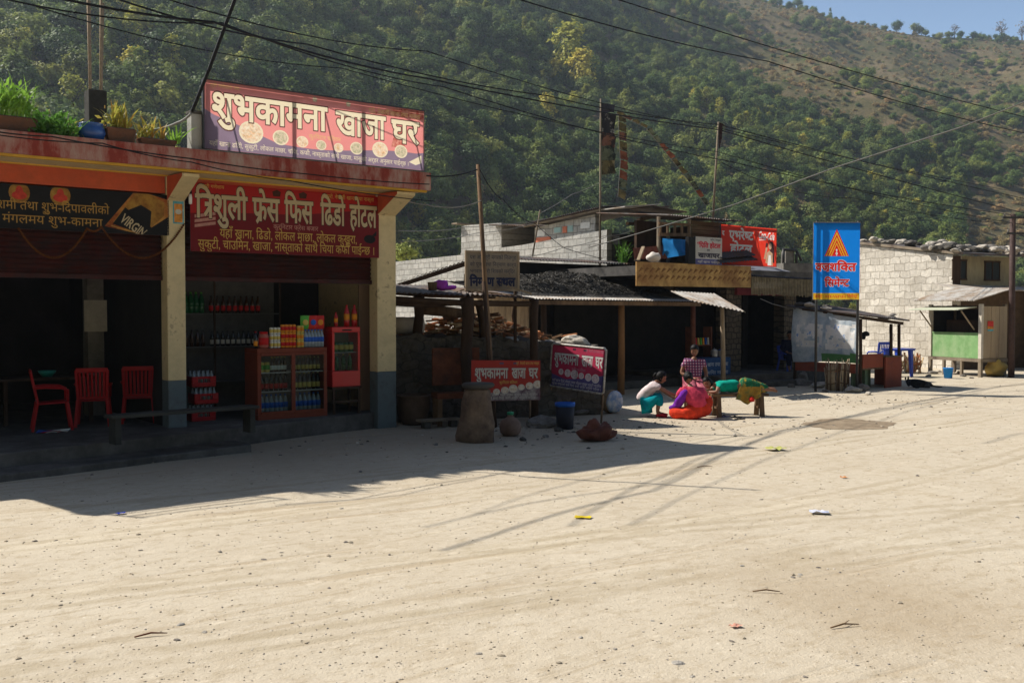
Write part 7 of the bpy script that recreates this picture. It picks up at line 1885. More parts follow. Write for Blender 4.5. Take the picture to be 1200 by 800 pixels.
zh = KS.hitx(1120, 362, -.1).z; m = MB(); m.hexa([(.0, .2, zh + .05), (.0, kl + .1, zh + .05), (-.62, kl + .3, zh - .04), (-.62, .35, zh - .04), (.0, .2, zh + .08), (.0, kl + .1, zh + .08), (-.62, kl + .3, zh - .01), (-.62, .35, zh - .01)]); m.build('hatch', mat('hatch_pale_green', (.5, .52, .4), .7, .15, 5), ks)
for y in (.3, kl - .15):
    m = MB(); m.beam((-.5, y + .05, zh - .06), (.0, y, zgr + .1), .035, .035); m.build('prop', wood_pale, ks)
m = MB(); m.box(.1, .5, .3, kl - .3, zgr - .5, zgr - .45); m.box(.45, .5, .3, kl - .3, zgr - .2, zgr + .4); m.build('inner_shelf', wood_dark, ks)
pp = KS.hit(1157, 388, -.005); t = thing('poster', 'small red and orange poster pasted on the plank side of the kiosk', 'poster', KS.w(pp.x, -.012, pp.z), KA)
W = KS.hit(1163, 388, 0).x - KS.hit(1156, 388, 0).x; H = KS.hit(1160, 377, 0).z - KS.hit(1160, 389, 0).z
printed('sheet', W, H, [mat('poster_orange', (.6, .25, .05), .7, .4, 12), mat('poster_red', (.55, .05, .04), .7, .3, 12), mat('poster_teal', (.1, .35, .42), .7, .4, 12)], [(1, [[(0, H * .5), (W, H * .4), (W, H - .002), (0, H - .002)]]), (2, [[(0, 0), (W, 0), (W, H * .2), (0, H * .2)]])], t)
g = gp(1111, 443); t = thing('bucket', 'bright blue plastic bucket standing under the kiosk', 'bucket', (g.x, g.y, 0))
m = MB(); m.lathe([(.001, 0), (.12, .003), (.15, .3), (.158, .305), (.158, .33), (.145, .33), (.14, .3), (.115, .02), (.001, .018)], 18); m.build('bucket', mat('bucket_blue', (.02, .22, .62), .4, .08), t)
m = MB(); m.tube([(.15 * math.cos(a), .0, .31 - .1 * math.sin(a)) for a in [i / 10 * math.pi for i in range(11)]], .006, 5); m.build('handle', steel_grey, t)
g = gp(1167, 441); t = thing('sack', 'bulging dirty yellow sack leaning under the plank side of the kiosk', 'sack', (g.x, g.y, 0), .2)
m = MB(); m.sphere((0, 0, .28), (.38, .26, .3), 22, 16); m.v = [tuple(Vector(v) + (Vector(v) - Vector((0, 0, .28))) * (.3 * noise.noise(Vector(v) * 4) + .1 * noise.noise(Vector(v) * 11))) for v in m.v]; m.v = [(x, y, max(z, 0)) for x, y, z in m.v]
m.build('sack', mat('sack_yellow', (.5, .35, .1), .7, .3, 6, .4, 14, (.25, .17, .07), .4, 3), t)
for i, (px, py, s) in enumerate(((1093, 438, .3), (1100, 436, .24), (1128, 441, .2), (1138, 443, .16), (1088, 441, .2), (1124, 437, .26))):
    g = gp(px, py); rock((g.x, g.y, 0), (s, s * .8, s * .6), i % 4, stone_pale if i % 2 else stone_grey, 'loose stone on the ground under and beside the kiosk', 'stones under the kiosk', i)
# electric pole
e_ = gp(1185, 442); et = pt(1187, 251, e_.y)
ep = thing('electric_pole', 'dark slim electric pole with short crossarms beside the kiosk', 'pole', (e_.x, e_.y, 0))
m = MB(); m.tube([(0, 0, -.1), (et.x - e_.x, 0, et.z)], [.1, .085], 10); m.build('pole', mat('pole_brown', (.07, .045, .04), .7, .3, 6), ep)
for z, w_ in ((et.z - .12, .75), (et.z - .62, .5)):
    cx_ = (et.x - e_.x) * z / et.z
    m = MB(); m.box(cx_ - w_ / 2, cx_ + w_ / 2 + .2, -.15, -.09, z - .03, z + .03); ca_ = m.build('crossarm', steel_dark, ep)
    for x in (cx_ - w_ / 2 + .05, cx_ + w_ / 2 + .12):
        m = MB(); m.lathe([(.02, .031), (.04, .06), (.025, .09), (.035, .12), (.001, .13)], 8, (x, -.12, z)); m.build('insulator', mat('insulator', (.2, .18, .16), .3, .1), ca_)

# ================================================================ people
def limb(*p): return list(p)
def hand_add(m, wrist, tip, palm_n, mi=0, curl=.3):
    """palm, four unequal bent fingers and a thumb from the side of the palm"""
    w_ = Vector(wrist); d = (Vector(tip) - w_).normalized(); n = Vector(palm_n); n = (n - d * n.dot(d)).normalized(); s = d.cross(n).normalized()
    M = Matrix((s, d, n)).transposed().to_4x4(); M.translation = w_
    m.sphere((0, .045, 0), (.036, .055, .016), 10, 7, mi, M)
    for i, L in enumerate((.062, .072, .068, .052)):
        x = -.027 + .018 * i; c = curl
        m.tube([M @ Vector((x * .9, .08, 0)), M @ Vector((x, .08 + L * .5, .012 * c)), M @ Vector((x * .95, .08 + L * .85, .06 * c)), M @ Vector((x * .9, .08 + L, .11 * c))], [.0085, .0085, .0075, .005], 6, mi)
    m.tube([M @ Vector((-.03, .03, 0)), M @ Vector((-.055, .055, .012)), M @ Vector((-.06, .085, .02))], [.011, .01, .006], 6, mi)
def head_add(m, c, face, r=.098, mi=0, up=(0, 0, 1), eye=1, lip=2):
    f = Vector(face).normalized(); u = Vector(up); u = (u - f * u.dot(f)).normalized(); s = f.cross(u).normalized()
    M = Matrix((s, f, u)).transposed().to_4x4(); M.translation = Vector(c)
    b = len(m.v); m.sphere((0, 0, 0), (r * .8, r * .95, r * 1.15), 20, 16, mi)
    for i in range(b, len(m.v)):
        v = Vector(m.v[i]); k = v.z / r
        if k < -.1: v.x *= 1 - .22 * min(1, (-k - .1)); v.y = v.y * (1 - .12 * min(1, -k)) + .012 * min(1, -k)
        if v.y > .3 * r and .0 < k < .35: v.y -= .008
        m.v[i] = tuple(M @ v)
    m.sphere((0, r * .93, -r * .18), (r * .14, r * .2, r * .2), 8, 6, mi, M)
    for x in (-1, 1):
        m.sphere((x * r * .31, r * .83, r * .08), (r * .13, r * .08, r * .07), 8, 6, eye, M); m.sphere((x * r * .8, -.005, -r * .05), (r * .1, r * .18, r * .27), 8, 6, mi, M)
    m.sphere((0, r * .84, -r * .55), (r * .27, r * .07, r * .07), 8, 6, lip, M)
    return M
def hair_mesh(M, r=.098, bun=None, tail=None):
    m = MB(); b = 0; m.sphere((0, -.016, .016), (r * .95, r * 1.08, r * 1.22), 26, 18)
    keep = []
    for f in m.f:
        c = sum((Vector(m.v[i]) for i in f), Vector()) / len(f)
        if c.y < r * .38 + max(0, c.z - r * .55) * 1.6 and c.z > -r * .75 - min(0, c.y) * .25: keep.append(f)
    m.f = keep; m.m = [0] * len(keep); m.s = [True] * len(keep)
    m.v = [tuple(Vector(v) * (1 + .05 * noise.noise(Vector(v) * 40) + .06 * noise.noise(Vector(v) * 18))) for v in m.v]
    if bun: m.sphere(bun, (.05, .045, .045), 12, 8)
    if tail: m.tube(tail, [.035, .032, .026, .012][:len(tail)], 8)
    m.v = [tuple(M @ Vector(v)) for v in m.v]
    return m
eye_m = mat('eye_dark', (.02, .015, .012), .3, .05); lip_m = mat('lips', (.3, .1, .08), .5, .1)
skin_mats = [skin_tone, eye_m, lip_m]
def person(label, loc, body, head, face, clothes, hands, hairk, rz=0, r=.098, up=(0, 0, 1)):
    t = thing('person', label, 'person', loc, rz)
    m = MB(); V, Fc = skin(body, 2); m.add(V, Fc, 0, True); M = head_add(m, head, face, r, up=up)
    for h in hands: hand_add(m, *h)
    m.build('body', skin_mats, t, fix=False)
    hair_mesh(M, r, **hairk).build('hair', hair_black, t, fix=False)
    for nm, ch, mt in clothes:
        V, Fc = skin(ch, 2); m = MB(); m.add(V, Fc, 0, True); m.v = [tuple(Vector(v) + Vector((noise.noise(Vector(v) * 9), noise.noise(Vector(v) * 9 + Vector((5, 0, 0))), noise.noise(Vector(v) * 9 + Vector((0, 5, 0))))) * .018 + Vector(v).normalized() * .012 * noise.noise(Vector((v[0] * 22, v[1] * 22, v[2] * 9)))) for v in m.v]
        m.build(nm, mt, t, fix=False)
    return t
def cloth(nm, c, var=.3, col2=None, amt=.4, s2=8): return mat(nm, c, .9, var, 9, .8, 14, col2, amt, s2, spec=.15)
teal = cloth('cloth_teal', (.0, .28, .33)); pinkwhite = cloth('cloth_pale_pink', (.6, .5, .5)); orange_red = cloth('cloth_orange_red', (.68, .05, .02)); rose = cloth('cloth_rose', (.62, .055, .11)); violet = cloth('cloth_violet', (.16, .02, .32)); emerald = cloth('cloth_emerald', (.0, .27, .2)); shoe_r = cloth('shoe_red', (.55, .03, .05))
# checked shirt and patterned skirt
def checkmat(name, c1, c2, c3, sc):
    m = bpy.data.materials.new(name); m.use_nodes = True; n = m.node_tree.nodes; l = m.node_tree.links; b = n['Principled BSDF']; b.inputs['Roughness'].default_value = .85
    tc = n.new('ShaderNodeTexCoord'); out = None
    prev = None
    for k, (d, c) in enumerate((('X', c2), ('Z', c3))):
        wv = n.new('ShaderNodeTexWave'); wv.bands_direction = d; wv.inputs['Scale'].default_value = sc; wv.inputs['Distortion'].default_value = 1.2; l.new(tc.outputs['Object'], wv.inputs['Vector'])
        r = n.new('ShaderNodeMapRange'); r.inputs['From Min'].default_value = .55; r.inputs['From Max'].default_value = .75; l.new(wv.outputs['Fac'], r.inputs['Value'])
        mx = n.new('ShaderNodeMix'); mx.data_type = 'RGBA'; l.new(r.outputs['Result'], mx.inputs['Factor'])
        if prev is None: mx.inputs['A'].default_value = (*c1, 1)
        else: l.new(prev, mx.inputs['A'])
        mx.inputs['B'].default_value = (*c, 1); prev = mx.outputs['Result']
    l.new(prev, b.inputs['Base Color']); return m
plaid = checkmat('cloth_plaid', (.3, .05, .12), (.62, .42, .5), (.1, .02, .1), 5.5)
pinkskirt = checkmat('cloth_pink_check', (.5, .09, .13), (.6, .25, .27), (.36, .05, .1), 14)
def wavecloth():
    m = mat('cloth_green_gold', (.015, .13, .06), .9, .4, 9, .8, 14, (.42, .28, .04), .42, 6, soft=.03, stretch=(1.6, 1, .7)); return m
greengold = wavecloth(); gold_c = cloth('cloth_gold', (.34, .2, .035), .25, (.03, .16, .06), .22, 5); red_c = cloth('cloth_red', (.6, .03, .02))

# girl squatting on her heels
g = gp(768, 488)
person('girl in pale top and teal trousers squatting and reaching towards the others', g,
    [[(-.29, 0, .26, .1), (-.25, 0, .42, .09), (-.09, 0, .6, .1), (.0, 0, .68, .05), (.06, 0, .72, .042)],
     [(-.09, 0, .6, .1), (.0, -.15, .63, .05), (.22, -.19, .5, .036), (.42, -.12, .42, .025)], [(-.09, 0, .6, .1), (.03, .15, .63, .05), (.22, .17, .47, .036), (.4, .08, .36, .025)],
     [(-.29, 0, .26, .1), (-.22, -.11, .25, .085), (.06, -.15, .44, .06), (.02, -.13, .08, .036), (.14, -.13, .03, .03)], [(-.29, 0, .26, .1), (-.2, .11, .26, .085), (.1, .14, .45, .06), (.06, .12, .08, .036), (.18, .12, .03, .03)]],
    (.12, 0, .78), (.85, -.25, -.4),
    [('shirt', [[(-.3, 0, .3, .13), (-.25, 0, .42, .125), (-.09, 0, .59, .135), (-.02, 0, .66, .085)], [(-.09, 0, .59, .135), (.0, -.15, .62, .075), (.1, -.17, .57, .065)], [(-.09, 0, .59, .135), (.03, .15, .62, .075), (.12, .16, .56, .065)]], pinkwhite),
     ('trousers', [[(-.3, 0, .22, .16), (-.2, -.12, .24, .14), (.06, -.15, .42, .1), (.04, -.14, .22, .09)], [(-.3, 0, .22, .16), (-.18, .12, .25, .14), (.1, .14, .43, .1), (.08, .13, .22, .09)]], teal),
     ('shoe', [[(-.01, -.13, .045, .042), (.1, -.13, .035, .042), (.23, -.13, .025, .028)]], shoe_r), ('shoe', [[(.03, .12, .045, .042), (.14, .12, .035, .042), (.27, .12, .025, .028)]], shoe_r)],
    [((.42, -.12, .42), (.52, -.1, .39), (0, 0, -1)), ((.4, .08, .36), (.5, .06, .34), (0, 0, -1))], dict(tail=[(0, -.09, .02), (0, -.14, .02), (0, -.15, -.04), (0, -.13, -.1)]))
# woman sitting on a low stool
g = gp(813, 483); wy = g.y
stool = thing('stool', 'low wooden stool under the woman in the checked shirt', 'stool', (g.x, g.y, 0))
m = MB(); m.box(-.2, .2, -.17, .17, .42, .46); m.build('seat', wood_mid, stool, bevel=.006)
for x in (-.16, .16):
    for y in (-.13, .13):
        m = MB(); m.box(x - .02, x + .02, y - .02, y + .02, 0, .419); m.build('leg', wood_mid, stool)
person('woman in a plaid shirt and pink skirt sitting upright, looking down at the group', g,
    [[(0, 0, .57, .13), (0, 0, .76, .11), (0, -.01, .98, .12), (0, 0, 1.1, .055), (0, -.02, 1.17, .05)],
     [(0, -.01, .98, .12), (-.18, -.01, 1.06, .055), (-.27, -.03, .82, .042), (-.06, -.25, .73, .028)], [(0, -.01, .98, .12), (.18, -.01, 1.06, .055), (.25, -.04, .82, .042), (.2, -.2, .6, .028)],
     [(0, 0, .57, .13), (-.12, -.38, .54, .08), (-.11, -.42, .12, .042), (-.11, -.52, .03, .032)], [(0, 0, .57, .13), (.12, -.38, .54, .08), (.11, -.42, .12, .042), (.11, -.52, .03, .032)]],
    (0, -.045, 1.285), (-.18, -.85, -.42),
    [('shirt', [[(0, 0, .6, .17), (0, 0, .78, .155), (0, -.01, .98, .165), (0, 0, 1.08, .09)], [(0, -.01, .98, .165), (-.18, -.01, 1.05, .085), (-.25, -.02, .92, .075)], [(0, -.01, .98, .165), (.18, -.01, 1.05, .085), (.24, -.03, .92, .075)]], plaid),
     ('skirt', [[(0, .02, .58, .19), (-.1, -.2, .56, .16), (-.12, -.4, .5, .13), (-.12, -.44, .2, .14)], [(0, .02, .58, .19), (.1, -.2, .56, .16), (.12, -.4, .5, .13), (.12, -.44, .2, .14)]], pinkskirt)],
    [((-.06, -.25, .73), (.05, -.3, .73), (0, 0, -1)), ((.2, -.2, .6), (.2, -.24, .5), (-1, 0, 0))], dict(bun=(0, -.1, .03)))
# woman in red, back to the road
g = gp(809, 491)
person('woman in rose top and orange-red trousers sitting on the ground, her back turned', g,
    [[(.14, .05, .13, .13), (.13, .05, .3, .12), (.06, .08, .5, .13), (.01, .12, .63, .055), (0, .15, .69, .05)],
     [(.06, .08, .5, .13), (-.14, .1, .58, .055), (-.24, .25, .38, .042), (-.16, .48, .38, .028)], [(.06, .08, .5, .13), (.24, .1, .55, .055), (.36, .26, .4, .042), (.16, .48, .38, .028)],
     [(.14, .05, .13, .13), (-.3, .28, .13, .08), (.0, .42, .08, .045), (.1, .45, .04, .035)], [(.14, .05, .13, .13), (.4, .35, .38, .08), (.3, .5, .06, .045), (.26, .6, .03, .035)]],
    (-.02, .17, .79), (-.15, .9, -.4),
    [('shirt', [[(.16, .04, .2, .2), (.14, .04, .34, .19), (.07, .07, .5, .185), (.02, .1, .61, .1)], [(.07, .07, .5, .185), (-.14, .1, .56, .085), (-.22, .2, .43, .07)], [(.07, .07, .5, .185), (.24, .1, .53, .09), (.36, .26, .4, .075), (.24, .4, .38, .06)]], rose),
     ('trousers', [[(.16, .04, .14, .19), (-.1, .0, .12, .125), (-.36, .12, .11, .1), (-.05, .42, .09, .08)], [(.16, .04, .14, .19), (.32, .12, .22, .13), (.42, .35, .36, .115), (.33, .48, .12, .085)]], orange_red),
     ('shawl', [[(-.05, .0, .58, .07), (-.15, .02, .46, .09), (-.2, .06, .32, .1), (-.28, .12, .22, .08), (-.4, .16, .2, .05)]], violet)],
    [((-.16, .48, .38), (-.08, .55, .36), (0, 0, -1)), ((.16, .48, .38), (.08, .55, .36), (0, 0, -1))], dict(bun=(0, -.1, .0), tail=None))
# child lying on the bench
g = gp(866, 487.5); bz_ = .46
bn2 = thing('wooden_bench', 'short dark wooden bench that someone in green lies on', 'bench', (g.x, g.y, 0), R(6))
m = MB(); m.box(-.62, .56, -.16, .16, bz_ - .05, bz_); m.build('seat', wood_mid, bn2, bevel=.006)
for x in (-.46, .42):
    for y, k in ((-.12, -.05), (.12, .05)):
        m = MB(); m.hexa([(x - .045, y + k - .03, 0), (x + .045, y + k - .03, 0), (x + .045, y + k + .03, 0), (x - .045, y + k + .03, 0), (x - .04, y - .03, bz_ - .051), (x + .04, y - .03, bz_ - .051), (x + .04, y + .03, bz_ - .051), (x - .04, y + .03, bz_ - .051)]); m.build('leg', wood_mid, bn2)
    m = MB(); m.box(x - .02, x + .02, -.12, .12, .16, .2); m.build('stretcher', wood_mid, bn2)
person('person in emerald top and green-gold wrap lying face down along the bench', (g.x, g.y, 0),
    [[(.06, .02, .61, .12), (-.14, .02, .59, .1), (-.36, .02, .6, .11), (-.5, .01, .63, .05), (-.55, 0, .64, .045)],
     [(-.36, .02, .6, .11), (-.44, -.14, .6, .05), (-.5, -.24, .5, .036), (-.64, -.12, .5, .026)], [(-.36, .02, .6, .11), (-.44, .15, .59, .05), (-.56, .2, .51, .036), (-.68, .06, .5, .026)],
     [(.06, .02, .61, .12), (.14, -.06, .6, .09), (.4, -.07, .55, .06), (.66, -.05, .535, .034), (.76, -.05, .5, .028)], [(.06, .02, .61, .12), (.14, .08, .6, .09), (.4, .07, .56, .06), (.64, .05, .55, .034), (.75, .05, .54, .028)]],
    (-.64, -.02, .66), (-.45, -.75, -.3),
    [('shirt', [[(.02, .02, .61, .15), (-.14, .02, .6, .14), (-.36, .02, .6, .15), (-.46, .01, .62, .09)], [(-.36, .02, .6, .15), (-.43, -.13, .6, .08), (-.46, -.18, .56, .07)], [(-.36, .02, .6, .15), (-.43, .14, .59, .08), (-.48, .18, .56, .07)]], emerald),
     ('wrap', [[(.0, .02, .61, .155), (.1, .0, .63, .18), (.28, -.02, .59, .15), (.5, -.01, .56, .1), (.6, 0, .55, .08)]], greengold),
     ('lining', [[(.2, -.2, .42, .05), (.2, -.22, .3, .07)]], red_c)],
    [((-.64, -.12, .5), (-.73, -.06, .49), (0, 0, -1)), ((-.68, .06, .5), (-.76, .02, .49), (0, 0, -1))], dict(bun=None), up=(-.5, -.2, .8))
t = [o for o in bpy.data.objects if o.get('label', '').startswith('person in emerald')][0]
m = MB(); vs = []; fs = []; nx, nz = 22, 14
for j in range(nz + 1):
    for i in range(nx + 1):
        u = i / nx; v = j / nz; x = -.02 + .42 * u + .03 * (v - .5) * math.sin(u * 6); dep = .2 + .12 * math.sin(u * math.pi) - .1 * u
        vs.append((x - .1 * v * (1 - u), -.16 - .03 * math.sin(u * 17) * v - .05 * v + .02 * noise.noise((u * 6, v * 5, 1)), .62 - .02 * u - (dep + .06) * v + .02 * math.sin(u * 11) * v))
for j in range(nz):
    for i in range(nx): a = j * (nx + 1) + i; fs.append((a, a + 1, a + nx + 2, a + nx + 1))
m.add(vs, fs, 0, True); m.build('hanging_fold', gold_c, t, fix=False)
# person sitting in the dark by the stone pillar
q = C3.hit(925, 415, -.55); loc = C3.w(q.x, -.55, .34); navy_c = cloth('cloth_navy', (.012, .015, .04))
chd = stacking_chair('blue plastic armchair in the dark on the house platform, someone sits on it', None, (loc.x, loc.y, loc.z), R(20), plastic_blue); chd.scale = (.95, .95, .8)
person('person in dark blue clothes sitting in the dark at the edge of the house platform', loc,
    [[(0, .05, .45, .12), (0, .08, .62, .1), (0, .05, .82, .11), (0, .02, .93, .05), (0, 0, .98, .045)], [(0, .05, .82, .11), (-.17, .04, .88, .05), (-.24, -.05, .66, .04), (-.1, -.25, .55, .026)], [(0, .05, .82, .11), (.17, .04, .88, .05), (.24, -.05, .66, .04), (.1, -.25, .55, .026)],
     [(0, .05, .45, .12), (-.11, -.34, .44, .075), (-.11, -.38, .1, .04), (-.11, -.48, .03, .03)], [(0, .05, .45, .12), (.11, -.34, .44, .075), (.11, -.38, .1, .04), (.11, -.48, .03, .03)]],
    (0, -.03, 1.06), (-.3, -.9, -.2),
    [('jacket', [[(0, .05, .46, .16), (0, .08, .62, .15), (0, .05, .82, .15), (0, .02, .91, .08)], [(0, .05, .82, .15), (-.17, .04, .87, .08), (-.24, -.05, .66, .065), (-.14, -.2, .57, .05)], [(0, .05, .82, .15), (.17, .04, .87, .08), (.24, -.05, .66, .065), (.14, -.2, .57, .05)]], navy_c),
     ('trousers', [[(0, .05, .45, .15), (-.11, -.34, .44, .1), (-.11, -.38, .14, .07)], [(0, .05, .45, .15), (.11, -.34, .44, .1), (.11, -.38, .14, .07)]], navy_c)],
    [((-.1, -.25, .55), (-.02, -.3, .54), (0, 0, -1)), ((.1, -.25, .55), (.02, -.3, .54), (0, 0, -1))], dict(bun=None))
# things on the ground by the group
def ground_bit(name, label, cat, px, py, build, mt):
    g = gp(px, py); t = thing(name, label, cat, (g.x, g.y, 0), rg.uniform(0, 6)); m = MB(); build(m); m.build(cat.replace(' ', '_') + '_piece' if False else 'piece', mt, t, fix=False)
def tray(m): m.lathe([(.001, .004), (.14, .006), (.17, .035), (.175, .034), (.15, 0), (.001, 0)], 18)
g = gp(795, 484); t = thing('tray', 'flat dark tray of grain on the ground between the women', 'tray', (g.x, g.y, 0)); m = MB(); tray(m); m.build('tray', wood_mid, t)
m = MB(); m.sphere((0, 0, .012), (.13, .13, .03), 14, 8); m.build('grain', mat('grain_pale', (.5, .4, .25), .9, .3, 60, .5, 90), t)
for px, py, lab in ((867, 491.5, 'black flip-flop lying under the bench, toe to the road'), (850, 488.5, 'blue flip-flop lying in the shade under the bench'), (863, 489.5, 'black flip-flop under the bench beside its pair')):
    g = gp(px, py); t = thing('sandal', lab, 'sandal', (g.x, g.y, 0), rg.uniform(-.5, .5) + 1.4)
    m = MB(); m.prism([(.04 * math.cos(a) * (1 if math.sin(a) > 0 else .8), .12 * math.sin(a), 0) for a in [i / 14 * 2 * math.pi for i in range(14)]], (0, 0, .02)); m.build('sole', mat('rubber_blue', (.03, .05, .2), .7, .2) if 'blue' in lab else black_paint, t)
    m = MB(); m.tube([(-.035, 0, .02), (-.01, .04, .05), (0, .06, .02)], .006, 5); m.tube([(.035, 0, .02), (.01, .04, .05), (0, .061, .022)], .006, 5); m.build('strap', black_paint, t)

# ================================================================ overhead cables
def cable(label, pts, r=.011, sag=.0, m_=None, name='overhead_cable', cat='cable', group=None):
    P_ = [pt(*p) for p in pts]; t = thing(name, label, cat, P_[0], 0, group); line = []
    for a, b in zip(P_, P_[1:]):
        n = 18
        for i in range(n): q = i / n; p = a.lerp(b, q); p.z -= sag * 4 * q * (1 - q); line.append(p - P_[0])
    line.append(P_[-1] - P_[0]); m = MB(); m.tube(line, r * 1.2, 6); m.build('wire', m_ or cable_black, t)
cable('thick black cable sagging from the upper left corner over the sign towards the thin pole', [(-60, -34, 11), (250, 26, 14), (500, 92, 20), (842, 152, 31), (1250, 262, 44)], .014, .08)
cable('black cable just above the thick one, running from the frame top over the big sign', [(100, -14, 12), (360, 52, 17), (640, 112, 24), (842, 146, 31), (1250, 243, 44)], .011, .1)
cable('black cable leaving the thick one over the big sign for the electric pole', [(-40, -12, 12), (260, 27, 14.5), (520, 102, 20), (850, 188, 28), (1187, 252, 31.8)], .009, .12)
cable('thin black cable running parallel low over the wood to the electric pole', [(30, 4, 12.5), (400, 80, 18), (842, 178, 28), (1190, 262, 31.8)], .007, .15)
cable('thin dark cable crossing just under the frame top of the left hillside', [(160, -12, 12), (500, 60, 19), (842, 150, 31), (1260, 236, 45)], .008, .15)
cable('upper dark cable crossing the bare slope at the top right', [(700, -8, 20), (1200, 137, 30), (1300, 168, 32)], .010, .1)
cable('lower dark cable crossing the slope at the top right, below a similar one', [(590, -6, 19), (900, 72, 26), (1200, 156, 32), (1300, 186, 34)], .011, .1)
cable('thick pale grey cable swooping from the right frame edge down to the block house roof', [(1260, 96, 19), (1130, 148, 20), (980, 196, 22), (860, 240, 24), (740, 276, 26), (690, 290, 27.5)], .012, .0, mat('cable_dull', (.15, .145, .135), .6, .1))
cable('thin grey cable between the frame edge and the thin pole low over the roofs', [(845, 190, 31), (1000, 232, 34), (1250, 262, 38)], .008, .3)
cable('slanting black stay cable from the concrete stub to the frame top', [(225, 131, 14.7), (244, 84, 14.6), (290, -40, 14.4)], .022)
cable('pale looped cable hanging from the concrete stub behind the roof plants', [(224, 133, 14.8), (208, 144, 14.9), (180, 152, 15.0), (150, 160, 15.2)], .016, .02, cable_grey)
cable('thin black cable stapled along the red roof edge of the corner shop', [(-30, 150, 12.5), (60, 160, 12.8), (224, 186, 14.2), (360, 204, 15.6), (503, 216, 17.2)], .008, .02)
cable('second thin black cable drooping across the soffit of the corner shop', [(-30, 154, 12.4), (120, 168, 13.0), (224, 190, 14.0), (340, 212, 15.4), (510, 236, 17.1)], .007, .03)
cable('black cable from the roof corner of the shop to the top of the leaning pole', [(500, 206, 17.4), (561, 198, 18.6)], .010, .06)
cable('grey cable from the leaning pole dipping left to the corner shop', [(564, 235, 18.4), (535, 243, 18.2), (500, 240, 17.8), (465, 232, 17.6)], .008, .02, cable_grey)
cable('black cable running down from the leaning pole top to the block house', [(562, 198, 18.6), (590, 234, 22), (627, 262, 27.2)], .009, .1)
cable('pale wire strung level from the shop pillar to the block house roof, the upper one', [(466, 270, 18.2), (545, 266, 26), (640, 256, 27.5)], .008, .05, cable_grey)
cable('pale wire strung level from the shop pillar to the block house roof, the lower one', [(466, 283, 18.2), (560, 273, 26), (624, 262, 27.4)], .007, .05, cable_grey)
cable('black wire slanting across the sunlit block wall from upper left to lower right', [(627, 262, 27.2), (660, 290, 26.5), (706, 303, 26.2)], .007, .02)
cable('grey wire sloping up across the block wall from the notice board', [(606, 302, 24), (660, 290, 25), (715, 276, 27), (745, 268, 29)], .007, .05, cable_grey)
cable('grey guy wire from the prayer flag pole down to the tied stick', [(703, 214, 30), (670, 228, 29), (633, 250, 27.5)], .007, .02, cable_grey)
cable('thin wire from the crossarm of the electric pole out of the frame', [(1190, 262, 31.8), (1260, 276, 36)], .008)
cable('thin dark wire from the edge of the plank hut up to the electric pole', [(1187, 268, 31.8), (1230, 300, 33)], .006)
cable('pale washing line strung under the porch roof of the roadside house', [(891, 350, 28.5), (905, 356, 28.6), (923, 361, 28.8), (936, 361, 28)], .008, .0, cable_grey)

# ================================================================ small things on the road
def pebbles():
    base = [(Vector(v.co)) for v in ROCKS[0].vertices]
    bm = bmesh.new(); bmesh.ops.create_icosphere(bm, subdivisions=1, radius=.5); bv = [v.co.copy() for v in bm.verts]; bf = [[v.index for v in f.verts] for f in bm.faces]; bm.free()
    m = MB(); rr = random.Random(9)
    def put(x, y, s, mi):
        c = Vector((x, y, gz(x, y) + s * .06)); a = rr.uniform(0, 6.28); k = rr.uniform(.3, .6)
        M = Matrix.Translation(c) @ Matrix.Rotation(a, 4, 'Z') @ Matrix.Diagonal((s, s * rr.uniform(.55, .9), s * k, 1)); q = Vector((rr.uniform(-9, 9), 0, 0))
        m.add([v * (1 + .5 * noise.noise(v * 2 + q)) for v in bv], bf, mi, False, M)
    for i in range(12000):
        y = 5.2 + (rr.random() ** 1.6) * 26; x = rr.uniform(-.56, .56) * y
        if B.loc(Vector((x, y, 0))).y > -1.4 and x < -1.5: continue
        s = (.007 + .014 * rr.random() ** 3) * (1 + .03 * y)
        if rr.random() < .03: s *= 2.2
        put(x, y, s, rr.choice([0, 0, 0, 3, 1, 3, 3, 3, 3, 3, 3]))
    for cx_, cy_, n, sp in ((640, 500, 330, 1.6), (1010, 470, 260, 1.8), (990, 497, 60, .9), (760, 500, 160, 1.6), (430, 520, 160, 1.8), (150, 545, 100, 1.6)):
        g = gp(cx_, cy_)
        for i in range(n): put(g.x + rr.gauss(0, sp), g.y + rr.gauss(0, sp * .55), .02 + .07 * rr.random() ** 3, rr.choice([0, 1, 3, 3, 2]))
    o = m.build('gravel', [stone_pale, stone_grey, stone_dark, mat('stone_tan', (.38, .32, .24), .95, .3, 9)], fix=False); tag(o, 'loose pebbles and grit scattered over the dirt road', 'gravel', kind='stuff')
pebbles()
